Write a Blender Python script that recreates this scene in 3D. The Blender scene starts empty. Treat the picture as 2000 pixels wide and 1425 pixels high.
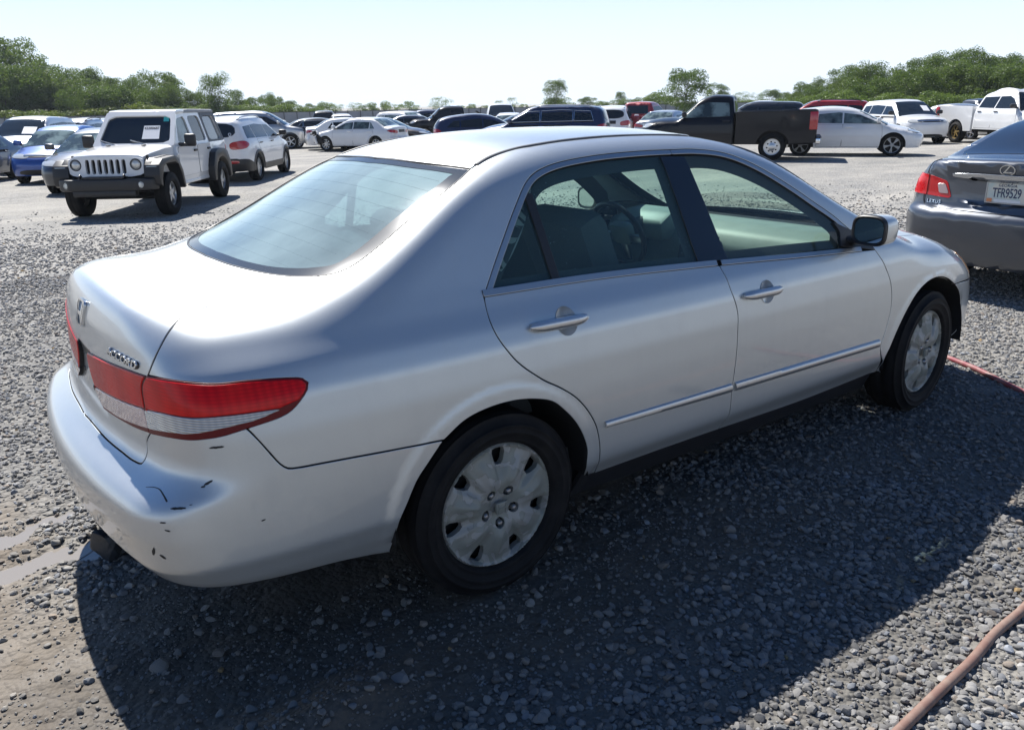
import bpy, bmesh, math, random
import numpy as np
from mathutils import Vector, Matrix, Euler
from mathutils.geometry import delaunay_2d_cdt
rad = math.radians
C = bpy.context.scene.collection
scene = bpy.context.scene
# ---------------------------------------------------------------- camera, sky, sun, exposure
cd = bpy.data.cameras.new('camera'); cam = bpy.data.objects.new('camera', cd); C.objects.link(cam)
cd.sensor_width = 36; cd.lens = 28.53; cd.clip_start = .05; cd.clip_end = 3000
def cam_axes(yaw, pitch, roll):
    cy, sy, cp, sp = math.cos(yaw), math.sin(yaw), math.cos(pitch), math.sin(pitch)
    f = Vector((cy*cp, sy*cp, sp)); r = Vector((sy, -cy, 0)); u = r.cross(f)
    cr, sr = math.cos(roll), math.sin(roll)
    return cr*r+sr*u, -sr*r+cr*u, f
_r, _u, _f = cam_axes(rad(53.577), rad(-17.838), rad(-1.0085))
CAM = Vector((-1.4023, -2.8669, 1.5928))
cam.matrix_world = Matrix(((_r.x, _u.x, -_f.x, CAM.x), (_r.y, _u.y, -_f.y, CAM.y), (_r.z, _u.z, -_f.z, CAM.z), (0, 0, 0, 1)))
scene.camera = cam
SUN = Vector((.12, .85, 1.0)).normalized()
world = bpy.data.worlds.new("World"); scene.world = world; world.use_nodes = True
wn = world.node_tree.nodes; bg = wn['Background']
sky = wn.new('ShaderNodeTexSky'); sky.sky_type = 'NISHITA'; sky.sun_disc = False
sky.sun_elevation = math.asin(SUN.z); sky.sun_rotation = math.atan2(SUN.x, SUN.y)
sky.air_density = 1.0; sky.dust_density = .25; sky.ozone_density = 1.0; sky.altitude = 30
wl = world.node_tree.links
wt = wn.new('ShaderNodeMix'); wt.data_type = 'RGBA'; wt.blend_type = 'MULTIPLY'; wt.inputs[0].default_value = 1; wt.inputs[7].default_value = (.58, .86, 1.20, 1); wl.new(sky.outputs[0], wt.inputs[6])
wc = wn.new('ShaderNodeTexCoord'); wz = wn.new('ShaderNodeSeparateXYZ'); wl.new(wc.outputs['Generated'], wz.inputs[0])
wr = wn.new('ShaderNodeMapRange'); wr.interpolation_type = 'SMOOTHERSTEP'; wr.inputs['From Min'].default_value = -.02; wr.inputs['From Max'].default_value = .34; wr.inputs['To Min'].default_value = .92; wr.inputs['To Max'].default_value = .0; wl.new(wz.outputs['Z'], wr.inputs['Value'])
wm = wn.new('ShaderNodeMix'); wm.data_type = 'RGBA'; wl.new(wr.outputs[0], wm.inputs[0]); wl.new(wt.outputs[2], wm.inputs[6]); wm.inputs[7].default_value = (11.5, 12.8, 14.6, 1)
wl.new(wm.outputs[2], bg.inputs[0]); bg.inputs[1].default_value = .052
sl = bpy.data.lights.new('sun', 'SUN'); sl.energy = 5.0; sl.angle = rad(.55); sl.color = (1, .968, .92)
so = bpy.data.objects.new('sun', sl); C.objects.link(so); so.rotation_euler = SUN.to_track_quat('Z', 'Y').to_euler()
vs = scene.view_settings; vs.view_transform = 'Standard'; vs.look = 'None'; vs.gamma = 1; vs.use_curve_mapping = False
vs.exposure = .80
scene.render.engine = 'CYCLES'
scene.render.resolution_x = 1024; scene.render.resolution_y = 729
# ---------------------------------------------------------------- objects, names, labels
def link(name, me, parent=None, mat=None):
    o = bpy.data.objects.new(name, me); C.objects.link(o)
    if mat is not None and me is not None:
        for m in (mat if isinstance(mat, (list, tuple)) else [mat]): me.materials.append(m)
    if parent: o.parent = parent
    return o
def tag(o, label=None, cat=None, group=None, kind=None):
    for k, v in (('label', label), ('category', cat), ('group', group), ('kind', kind)):
        if v: o[k] = v
    return o
def thing(name, label, cat, loc=(0, 0, 0), rz=0, group=None):
    o = bpy.data.objects.new(name, None); C.objects.link(o); o.empty_display_size = .2
    o.location = loc; o.rotation_euler = (0, 0, rz)
    return tag(o, label, cat, group)
def mesh(name, V, F, N=None, smooth=True):
    me = bpy.data.meshes.new(name); V = np.asarray(V, float)
    me.from_pydata(V.tolist(), [], [list(map(int, f)) for f in F] if not isinstance(F, np.ndarray) else F.tolist())
    me.update()
    if smooth: me.polygons.foreach_set('use_smooth', [True]*len(me.polygons))
    if N is not None: me.normals_split_custom_set_from_vertices(np.asarray(N, float).tolist())
    return me
def join(parts):
    """parts: list of (V, F) -> one (V, F)"""
    V, F, n = [], [], 0
    for v, f in parts:
        v = np.asarray(v, float); V.append(v); F += [[int(i)+n for i in q] for q in f]; n += len(v)
    return np.concatenate(V), F
def box(c, s, rz=0, bev=0, R=None):
    """bevelled box (chamfered edges) as (V, F)"""
    bm = bmesh.new(); bmesh.ops.create_cube(bm, size=1)
    bmesh.ops.scale(bm, vec=s, verts=bm.verts)
    if bev: bmesh.ops.bevel(bm, geom=bm.edges[:], offset=bev, segments=2, affect='EDGES', profile=.5)
    M = R if R is not None else Matrix.Rotation(rz, 3, 'Z')
    bmesh.ops.rotate(bm, matrix=M, verts=bm.verts); bmesh.ops.translate(bm, vec=c, verts=bm.verts)
    bm.verts.index_update(); out = ([v.co[:] for v in bm.verts], [[v.index for v in f.verts] for f in bm.faces]); bm.free(); return out
def tube(pts, r, n=10, closed=False, cap=True):
    P = np.asarray(pts, float); m = len(P); r = np.broadcast_to(np.asarray(r, float), (m,))
    if closed: T = np.roll(P, -1, 0)-np.roll(P, 1, 0)
    else: T = np.gradient(P, axis=0)
    T /= np.linalg.norm(T, axis=1, keepdims=True)+1e-12
    V = []; up = np.array([0, 0, 1.]) if abs(T[0, 2]) < .9 else np.array([1., 0, 0])
    a = np.cross(T[0], up); a /= np.linalg.norm(a)
    for i in range(m):
        a = a-T[i]*(a@T[i]); a /= np.linalg.norm(a)+1e-12; b = np.cross(T[i], a)
        for k in range(n):
            t = 2*math.pi*k/n; V.append(P[i]+r[i]*(math.cos(t)*a+math.sin(t)*b))
    F = []
    for i in range(m if closed else m-1):
        j = (i+1) % m
        for k in range(n): F.append([i*n+k, i*n+(k+1) % n, j*n+(k+1) % n, j*n+k])
    if cap and not closed: F += [list(range(n))[::-1], [(m-1)*n+k for k in range(n)]]
    return np.array(V), F
def lathe(prof, n=48, axis='y', closed=False):
    """prof: (radius, offset) pairs turned about an axis"""
    V, F = [], []; m = len(prof)
    for k in range(n):
        t = 2*math.pi*k/n; c, s = math.cos(t), math.sin(t)
        for r, o in prof:
            V.append((r*c, o, r*s) if axis == 'y' else ((r*c, r*s, o) if axis == 'z' else (o, r*c, r*s)))
    for k in range(n):
        k2 = (k+1) % n
        for i in range(m if closed else m-1):
            j = (i+1) % m; F.append([k*m+i, k*m+j, k2*m+j, k2*m+i])
    return np.array(V), F
def prism(poly, y0, y1, axis=1, bev=0):
    """closed polygon in a plane pushed along an axis"""
    bm = bmesh.new(); lo = []
    for a, b in poly:
        lo.append(bm.verts.new((a, y0, b) if axis == 1 else ((y0, a, b) if axis == 0 else (a, b, y0))))
    f = bm.faces.new(lo); r = bmesh.ops.extrude_face_region(bm, geom=[f])
    d = [0, 0, 0]; d[axis] = y1-y0
    bmesh.ops.translate(bm, vec=d, verts=[g for g in r['geom'] if isinstance(g, bmesh.types.BMVert)])
    if bev: bmesh.ops.bevel(bm, geom=bm.edges[:], offset=bev, segments=2, affect='EDGES', profile=.5)
    bmesh.ops.recalc_face_normals(bm, faces=bm.faces)
    bm.verts.index_update(); out = ([v.co[:] for v in bm.verts], [[v.index for v in f.verts] for f in bm.faces]); bm.free(); return out
def fix_normals(me):
    bm = bmesh.new(); bm.from_mesh(me); bmesh.ops.recalc_face_normals(bm, faces=bm.faces); bm.to_mesh(me); bm.free(); return me
def part(name, VF, mat, parent, smooth=False, fix=True):
    me = mesh(name, VF[0], VF[1], smooth=smooth)
    if fix: fix_normals(me)
    if smooth == 'auto':
        me.set_sharp_from_angle(angle=rad(35))
    return link(name, me, parent, mat)
# ---------------------------------------------------------------- curves and panels
def crm(P, step=.014, closed=False):
    """Catmull-Rom through points, resampled"""
    P = np.asarray(P, float); n = len(P)
    if n == 2 and not closed:
        m = max(2, int(np.linalg.norm(P[1]-P[0])/step)+1); return P[0]+(P[1]-P[0])*np.linspace(0, 1, m)[:, None]
    Q = np.vstack([P[-1], P, P[0], P[1]]) if closed else np.vstack([2*P[0]-P[1], P, 2*P[-1]-P[-2]])
    out = []
    for i in range(n if closed else n-1):
        p0, p1, p2, p3 = Q[i], Q[i+1], Q[i+2], Q[i+3]
        d = np.linalg.norm(p2-p1); m = max(1, int(d/step+.5))
        # centripetal weights keep uneven traces from looping
        t0 = 0; t1 = t0+max(np.linalg.norm(p1-p0), 1e-6)**.5; t2 = t1+max(d, 1e-6)**.5; t3 = t2+max(np.linalg.norm(p3-p2), 1e-6)**.5
        for k in range(m):
            t = t1+(t2-t1)*k/m
            A1 = (t1-t)/(t1-t0)*p0+(t-t0)/(t1-t0)*p1; A2 = (t2-t)/(t2-t1)*p1+(t-t1)/(t2-t1)*p2; A3 = (t3-t)/(t3-t2)*p2+(t-t2)/(t3-t2)*p3
            B1 = (t2-t)/(t2-t0)*A1+(t-t0)/(t2-t0)*A2; B2 = (t3-t)/(t3-t1)*A2+(t-t1)/(t3-t1)*A3
            out.append((t2-t)/(t2-t1)*B1+(t-t1)/(t2-t1)*B2)
    if not closed: out.append(P[-1])
    return np.array(out)
def chain(*cs):
    """join curves end to start, dropping doubled points"""
    out = []
    for c in cs:
        for p in np.asarray(c, float):
            if not out or np.linalg.norm(p-out[-1]) > .0025: out.append(p)
    if np.linalg.norm(out[0]-out[-1]) < .0025: out.pop()
    return np.array(out)
mir = lambda P: np.asarray(P)*np.array([1, -1, 1])
def inpoly(Q, poly):
    x, y = Q[:, 0], Q[:, 1]; ins = np.zeros(len(Q), bool); a = poly; b = np.roll(poly, -1, 0)
    for (x0, y0), (x1, y1) in zip(a, b):
        if y0 == y1: continue
        c = ((y0 > y) != (y1 > y)) & (x < (x1-x0)*(y-y0)/(y1-y0)+x0); ins ^= c
    return ins
def dist_poly(Q, poly):
    d = np.full(len(Q), 1e9); a = poly; b = np.roll(poly, -1, 0)
    for p, q in zip(a, b):
        e = q-p; L = e@e
        if L < 1e-12: continue
        t = np.clip((Q-p)@e/L, 0, 1); d = np.minimum(d, np.linalg.norm(Q-(p+t[:, None]*e), axis=1))
    return d
def area2(p): x, y = p[:, 0], p[:, 1]; return .5*np.sum(x*np.roll(y, -1)-np.roll(x, -1)*y)
def inset2(p, d):
    """shrink a counter-clockwise polygon by d"""
    if d == 0: return p
    e0 = p-np.roll(p, 1, 0); e1 = np.roll(p, -1, 0)-p
    n0 = np.stack([-e0[:, 1], e0[:, 0]], 1); n1 = np.stack([-e1[:, 1], e1[:, 0]], 1)
    n0 /= np.linalg.norm(n0, axis=1, keepdims=True)+1e-12; n1 /= np.linalg.norm(n1, axis=1, keepdims=True)+1e-12
    m = n0+n1; m /= np.linalg.norm(m, axis=1, keepdims=True)+1e-12
    c = np.clip(np.sum(m*n0, 1), .45, 1)
    return p+m*(d/c)[:, None]
def fill2(outer, holes=(), h=.03):
    """triangulate a polygon with a regular inner grid: points, triangles, boundary loops"""
    loops = []; P = []
    for i, l in enumerate((outer,)+tuple(holes)):
        l = np.asarray(l, float)
        if (area2(l) > 0) != (i == 0): l = l[::-1]
        loops.append(list(range(len(P), len(P)+len(l)))); P += l.tolist()
    lo = np.min(outer, 0); hi = np.max(outer, 0)
    ys = np.arange(lo[1]+h*.5, hi[1], h*.866); G = []
    for j, y in enumerate(ys):
        xs = np.arange(lo[0]+(h*.5 if j % 2 else 0), hi[0], h); G += [(x, y) for x in xs]
    if G:
        G = np.array(G); k = inpoly(G, np.asarray(outer)) & (dist_poly(G, np.asarray(outer)) > h*.5)
        for l in holes: k &= ~inpoly(G, np.asarray(l)) & (dist_poly(G, np.asarray(l)) > h*.5)
        G = G[k].tolist()
    edges = [(l[i], l[(i+1) % len(l)]) for l in loops for i in range(len(l))]
    r = delaunay_2d_cdt([Vector(p) for p in P+list(G)], edges, [], 0, 1e-6)
    V = np.array([v[:] for v in r[0]]); T = [f for f in r[2] if len(f) == 3]
    T = np.array(T); c = V[T].mean(1); k = inpoly(c, np.asarray(outer))
    for l in holes: k &= ~inpoly(c, np.asarray(l))
    T = T[k]; a = V[T]
    s = (a[:, 1, 0]-a[:, 0, 0])*(a[:, 2, 1]-a[:, 0, 1])-(a[:, 2, 0]-a[:, 0, 0])*(a[:, 1, 1]-a[:, 0, 1])
    T[s < 0] = T[s < 0][:, ::-1]; T = T[np.abs(s) > 1e-10]
    back = {}
    for new, olds in enumerate(r[3]):
        for o in olds: back[o] = new
    L2 = []
    for l in loops:
        q = []
        for i in l:
            j = back.get(i, None)
            if j is not None and (not q or q[-1] != j): q.append(j)
        L2.append(q)
    return V, T, L2
def panel(B, pts, d, h=.03, inset=.0038, off=0.0, flange=.018, holes=(), keep_mid=False, rnd=.0022, offf=None):
    """a sheet-metal, glass or lens panel: outline projected along d onto the body surface and filled; edges turned inwards.
    returns V, F, N"""
    d = np.asarray(d, float); d /= np.linalg.norm(d)
    a = np.array([0, 0, 1.]) if abs(d[2]) < .9 else np.array([0, 1., 0])
    u = np.cross(a, d); u /= np.linalg.norm(u); v = np.cross(d, u)
    to2 = lambda P: np.stack([np.asarray(P)@u, np.asarray(P)@v], 1)
    o2 = to2(pts)
    if area2(o2) < 0: o2 = o2[::-1]
    m2 = inset2(o2, inset)
    if keep_mid:                              # outline runs along the car's centre plane: leave those points on it
        nm = np.abs((np.asarray(pts) if area2(to2(pts)) > 0 else np.asarray(pts)[::-1])[:, 1]) < 1e-4
        m2[nm] = o2[nm]
    hs = tuple(to2(q) for q in holes)
    V2, T, L = fill2(m2, hs, h)
    P = V2[:, :1]*u+V2[:, 1:]*v+d*(d@np.mean(pts, 0))
    S, ok = B.hit(P, d)
    N = B.nrm(S)
    o = off if offf is None else off+offf(S)
    S = S+N*(np.asarray(o)[..., None] if np.ndim(o) else o)
    F = T.tolist()
    if flange:
        VV, NN = [S], [N]; n = len(S); dk = []
        for l in L:
            m = len(l); idx = np.array(l)
            p = S[idx]; nn = N[idx]
            if keep_mid:
                edge_mid = (np.abs(p[:, 1]) < .004) & (np.abs(np.roll(p, -1, 0)[:, 1]) < .004)
            e = np.roll(p, -1, 0)-np.roll(p, 1, 0); out = np.cross(e, nn); out /= np.linalg.norm(out, axis=1, keepdims=True)+1e-12
            # rounded lip, then the turned-in edge
            r1 = p+out*rnd*.7-nn*rnd*.3; r2 = p+out*rnd-nn*rnd; r3 = p+out*rnd-nn*flange
            n1 = nn*.7+out*.7; base = n
            for rr, q in ((p, nn), (r1, n1), (r2, out), (r2, out), (r3, out)):
                VV.append(rr); NN.append(q)
            for k in range(m):
                k2 = (k+1) % m
                if keep_mid and edge_mid[k]: continue
                for a_, b_ in ((0, 1), (1, 2), (3, 4)):
                    (dk if a_ == 3 else F).append([base+a_*m+k2, base+a_*m+k, base+b_*m+k, base+b_*m+k2])
            n += 5*m
        S = np.concatenate(VV); N = np.concatenate(NN)
        nd = len(F); F = FL(F+dk); F.dark = nd
    return S, F, N
class FL(list): dark = None
def mirror_vfn(S, F, N):
    G = FL([f[::-1] for f in F]); G.dark = getattr(F, 'dark', None); return S*np.array([1, -1, 1]), G, N*np.array([1, -1, 1])
def skin(name, S, F, N, mat, parent):
    me = mesh(name, S, F, N); k = getattr(F, 'dark', None)
    if k is None or isinstance(mat, list) and len(mat) > 1: return link(name, me, parent, mat)
    idx = np.zeros(len(F), np.int32); idx[k:] = 1; o = link(name, me, parent, [mat[0] if isinstance(mat, list) else mat, M['dark']]); me.polygons.foreach_set('material_index', idx); return o
def put(name, vfn, mat, parent, both=False, merge=False):
    """link a panel; both: also its mirror image as a second object; merge: halves joined into one mesh"""
    S, F, N = vfn
    if merge:
        S2, F2, N2 = mirror_vfn(S, F, N); n = len(S)
        k = F.dark; sh = lambda L: [[i+n for i in f] for f in L]
        G = FL(F[:k]+sh(F2[:k])+F[k:]+sh(F2[k:])); G.dark = 2*k
        return skin(name, np.concatenate([S, S2]), G, np.concatenate([N, N2]), mat, parent)
    o = skin(name, S, F, N, mat, parent)
    if both:
        S2, F2, N2 = mirror_vfn(S, F, N); return o, skin(name, S2, F2, N2, mat, parent)
    return o
def band2(curve, w, side=1):
    """closed outline of a strip of width w beside a 3-D curve, offset in the x-z plane"""
    c = np.asarray(curve, float); t = np.gradient(c, axis=0); n = np.stack([-t[:, 2], 0*t[:, 0], t[:, 0]], 1)
    n /= np.linalg.norm(n, axis=1, keepdims=True)+1e-12
    return np.concatenate([c, (c+n*w*side)[::-1]])
# ---------------------------------------------------------------- body surfaces
def ncub(kn, n=1400, s=0.0, ext=0.3):
    """smooth 1-D curve through knots (natural cubic), tabulated; s = softening width"""
    k = np.array(sorted(kn), float); x, y = k[:, 0], k[:, 1]
    m = len(x)
    if m == 2:
        sec = lambda q: np.interp(q, x, y)
        xs = np.linspace(x[0], x[-1], n); ys = sec(xs)
    else:
        h = np.diff(x); A = np.zeros((m, m)); b = np.zeros(m); A[0, 0] = A[-1, -1] = 1
        for i in range(1, m - 1):
            A[i, i-1], A[i, i], A[i, i+1] = h[i-1], 2*(h[i-1]+h[i]), h[i]
            b[i] = 6*((y[i+1]-y[i])/h[i] - (y[i]-y[i-1])/h[i-1])
        M = np.linalg.solve(A, b)
        xs = np.linspace(x[0], x[-1], n)
        j = np.clip(np.searchsorted(x, xs) - 1, 0, m - 2)
        hh = h[j]; a = (x[j+1]-xs)/hh; c = (xs-x[j])/hh
        ys = a*y[j] + c*y[j+1] + ((a**3-a)*M[j] + (c**3-c)*M[j+1])*hh*hh/6
    return tab(xs, ys, s)

def mono(kn, n=1400, s=0.03):
    """monotone cubic through knots: no overshoot between them"""
    k = np.array(sorted(kn), float); x, y = k[:, 0], k[:, 1]; h = np.diff(x); d = np.diff(y)/h; m = np.zeros(len(x)); m[0], m[-1] = d[0], d[-1]
    for i in range(1, len(x)-1):
        if d[i-1]*d[i] > 0: w1, w2 = 2*h[i]+h[i-1], h[i]+2*h[i-1]; m[i] = (w1+w2)/(w1/d[i-1]+w2/d[i])
    xs = np.linspace(x[0], x[-1], n); j = np.clip(np.searchsorted(x, xs)-1, 0, len(h)-1); t = (xs-x[j])/h[j]
    ys = (1+2*t)*(1-t)**2*y[j]+t*(1-t)**2*h[j]*m[j]+t*t*(3-2*t)*y[j+1]+t*t*(t-1)*h[j]*m[j+1]
    return tab(xs, ys, s)

def lin(kn, n=1400, s=0.03):
    """straight pieces between knots, corners rounded over width s"""
    k = np.array(sorted(kn), float); xs = np.linspace(k[0, 0], k[-1, 0], n)
    return tab(xs, np.interp(xs, k[:, 0], k[:, 1]), s)

def tab(xs, ys, s):
    d = xs[1]-xs[0]; pad = int(max(0.3, 3*s)/d)
    g0 = (ys[3]-ys[0])/(3*d); g1 = (ys[-1]-ys[-4])/(3*d)
    X = np.concatenate([xs[0]-d*np.arange(pad, 0, -1), xs, xs[-1]+d*np.arange(1, pad+1)])
    Y = np.concatenate([ys[0]-g0*d*np.arange(pad, 0, -1), ys, ys[-1]+g1*d*np.arange(1, pad+1)])
    if s > 0:
        r = int(3*s/d)+1; kk = np.exp(-0.5*(np.arange(-r, r+1)*d/s)**2); kk /= kk.sum()
        Yp = np.concatenate([Y[0]-g0*d*np.arange(r, 0, -1), Y, Y[-1]+g1*d*np.arange(1, r+1)])
        Y = np.convolve(Yp, kk, 'valid')
    return lambda q: np.interp(q, X, Y)

def smax(a, b, k):
    h = np.maximum(k-np.abs(a-b), 0)/k
    return np.maximum(a, b)+h*h*h*k/6
def sstep(x, a, b):
    t = np.clip((x-a)/(b-a), 0, 1); return t*t*(3-2*t)

class Body:
    """car skin as a smooth blend of side, top, rear and front surfaces; x forward, y left, z up"""
    def __init__(s, top, crown, side, taper, rear, front, kst, kend=0.28, cr=(.19, .1), cf=(.25, .2), ktop=.06, rtop=None, bottom=.16, wheels=(), arch=.36, gtaper=None, recess=None, lip=.006, kendf=None, crease=None):
        s.kendf = kendf; s.crease = crease
        s.top, s.crown, s.side, s.taper, s.rear, s.front, s.kst = top, crown, side, taper, rear, front, kst
        s.kend, s.cr, s.cf, s.ktop, s.bottom, s.wheels, s.arch, s.gtaper, s.recess, s.lip = kend, cr, cf, ktop, bottom, wheels, arch, gtaper, recess, lip
    def f(s, P):
        x, y, z = P[..., 0], P[..., 1], P[..., 2]
        q = np.sqrt(y*y+1e-8)
        w = s.side(z)-s.taper(x)
        if s.gtaper: w = w-s.gtaper(x)*sstep(z, .95, 1.3)
        for wx, wz in s.wheels:
            r = np.sqrt((x-wx)**2+(z-wz)**2)
            w = w+s.lip*(1-sstep(r, s.arch+.03, s.arch+.065))
        cz = .028*(1-np.exp(-s.crease(x, z)/.028)) if s.crease is not None else 0.
        w = w-cz
        e = .01
        ws = (s.side(z+e)-s.side(z-e))/(2*e); wx_ = (s.taper(x+e)-s.taper(x-e))/(2*e)
        S = (q-w)/np.sqrt(1+ws*ws+wx_*wx_)
        ts = (s.top(x+e)-s.top(x-e))/(2*e)
        T = (z-s.top(x)+s.crown(x)*y*y)/np.sqrt(1+ts*ts)
        zr = np.clip(z, .1, 1.9)
        xr = s.rear(zr)+s.cr[0]*y*y+s.cr[1]*y**4
        xr = xr+cz
        if s.recess is not None: xr = xr+s.recess(y, z)
        xf = s.front(zr)-s.cf[0]*y*y-s.cf[1]*y**4
        Er = (xr-x); Ef = (x-xf)
        k = s.kst(x)
        ST = smax(S, T, k)
        # ends meet the top with a tight lip and the sides with a wide corner
        we = sstep(q, .35, .8)
        ke = s.ktop+(s.kend-s.ktop)*we; kf = s.ktop*1.6+((s.kendf or s.kend)-s.ktop)*we
        out = smax(ST, Er, ke); out = smax(out, Ef, kf)
        return smax(out, (s.bottom(x) if callable(s.bottom) else s.bottom)-z, .05)
    def nrm(s, P, e=.004):
        g = np.stack([s.f(P+np.eye(3)[i]*e)-s.f(P-np.eye(3)[i]*e) for i in range(3)], -1)
        return g/(np.linalg.norm(g, axis=-1, keepdims=True)+1e-12)
    def hit(s, P, d, L=1.6, n=64):
        """first surface point met coming in along -d; P and d are (N,3) (d may be one vector)"""
        P = np.asarray(P, float); d = np.broadcast_to(np.asarray(d, float), P.shape)
        d = d/np.linalg.norm(d, axis=-1, keepdims=True)
        ts = np.linspace(L, -L, n); F = np.stack([s.f(P+d*t) for t in ts], 0)
        ins = F < 0; ok = ins.any(0); i = np.where(ok, ins.argmax(0), F.argmin(0)); i = np.maximum(i, 1)
        hi = ts[i-1].copy(); lo = ts[i].copy()
        for _ in range(14):
            m = (hi+lo)/2; v = s.f(P+d*m[..., None]) < 0
            lo = np.where(v, m, lo); hi = np.where(v, hi, m)
        return P+d*((hi+lo)/2)[..., None], ok
ACC = Body(
    top=ncub([(-1.3, 1.02), (-1.05, 1.052), (-.85, 1.078), (-.66, 1.094), (-.52, 1.135), (-.2, 1.28), (.12, 1.418), (.32, 1.465), (.7, 1.492), (1.05, 1.493), (1.4, 1.468), (1.65, 1.402), (2.0, 1.232), (2.4, 1.055), (2.62, .985), (2.85, .965), (3.1, .90), (3.35, .80), (3.55, .67), (3.8, .50)], s=.03),
    crown=ncub([(-1.2, .09), (-.7, .09), (-.35, .19), (.1, .17), (.5, .13), (.9, .12), (1.4, .12), (2.0, .13), (2.5, .12), (3.0, .14), (3.7, .18)], s=.05),
    side=lin([(.10, .80), (.20, .838), (.28, .866), (.345, .897), (.40, .9025), (.55, .9055), (.66, .907), (.76, .904), (.86, .889), (.93, .862), (.98, .822), (1.05, .785), (1.2, .715), (1.35, .640), (1.6, .50)], s=.012),
    taper=ncub([(-1.3, .13), (-.9, .058), (-.6, .022), (-.2, .006), (.3, 0), (1.2, -.004), (2.2, 0), (2.74, .008), (3.0, .025), (3.3, .075), (3.6, .16)], s=.05),
    rear=lin([(.10, -.98), (.20, -1.035), (.30, -1.09), (.385, -1.128), (.50, -1.145), (.565, -1.14), (.597, -1.12), (.63, -1.062), (.655, -1.035), (.69, -1.024), (.75, -1.021), (.86, -1.018), (.97, -1.005), (1.03, -.985), (1.10, -.95), (1.5, -.7)], s=.010),
    front=lin([(.10, 3.52), (.25, 3.64), (.40, 3.69), (.55, 3.69), (.65, 3.66), (.75, 3.60), (.9, 3.45)], s=.03),
    kst=ncub([(-1.2, .26), (-.8, .24), (-.5, .15), (-.1, .10), (.3, .10), (1.0, .13), (1.6, .10), (2.3, .08), (2.7, .16), (3.3, .22)], s=.05),
    cr=(.135, .03), cf=(.22, .25), kend=.23, kendf=.24, ktop=.05, bottom=ncub([(-1.2, .335), (-.9, .305), (-.4, .25), (0, .20), (1, .17), (2.7, .17), (3.6, .19)], s=.05), wheels=((0, .318), (2.738, .318)), arch=.375, crease=lambda x, z: .60*.006*np.log1p(np.exp(np.clip((.362+.036*sstep(-x, -.2, .5)-z)/.006, -40, 40))),
    recess=lambda y, z: .011*sstep(np.abs(y), .095+1.05*(.865-z), .075+1.05*(.865-z))*sstep(z, .70, .725)*(1-sstep(z, .845, .865)))
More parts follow.
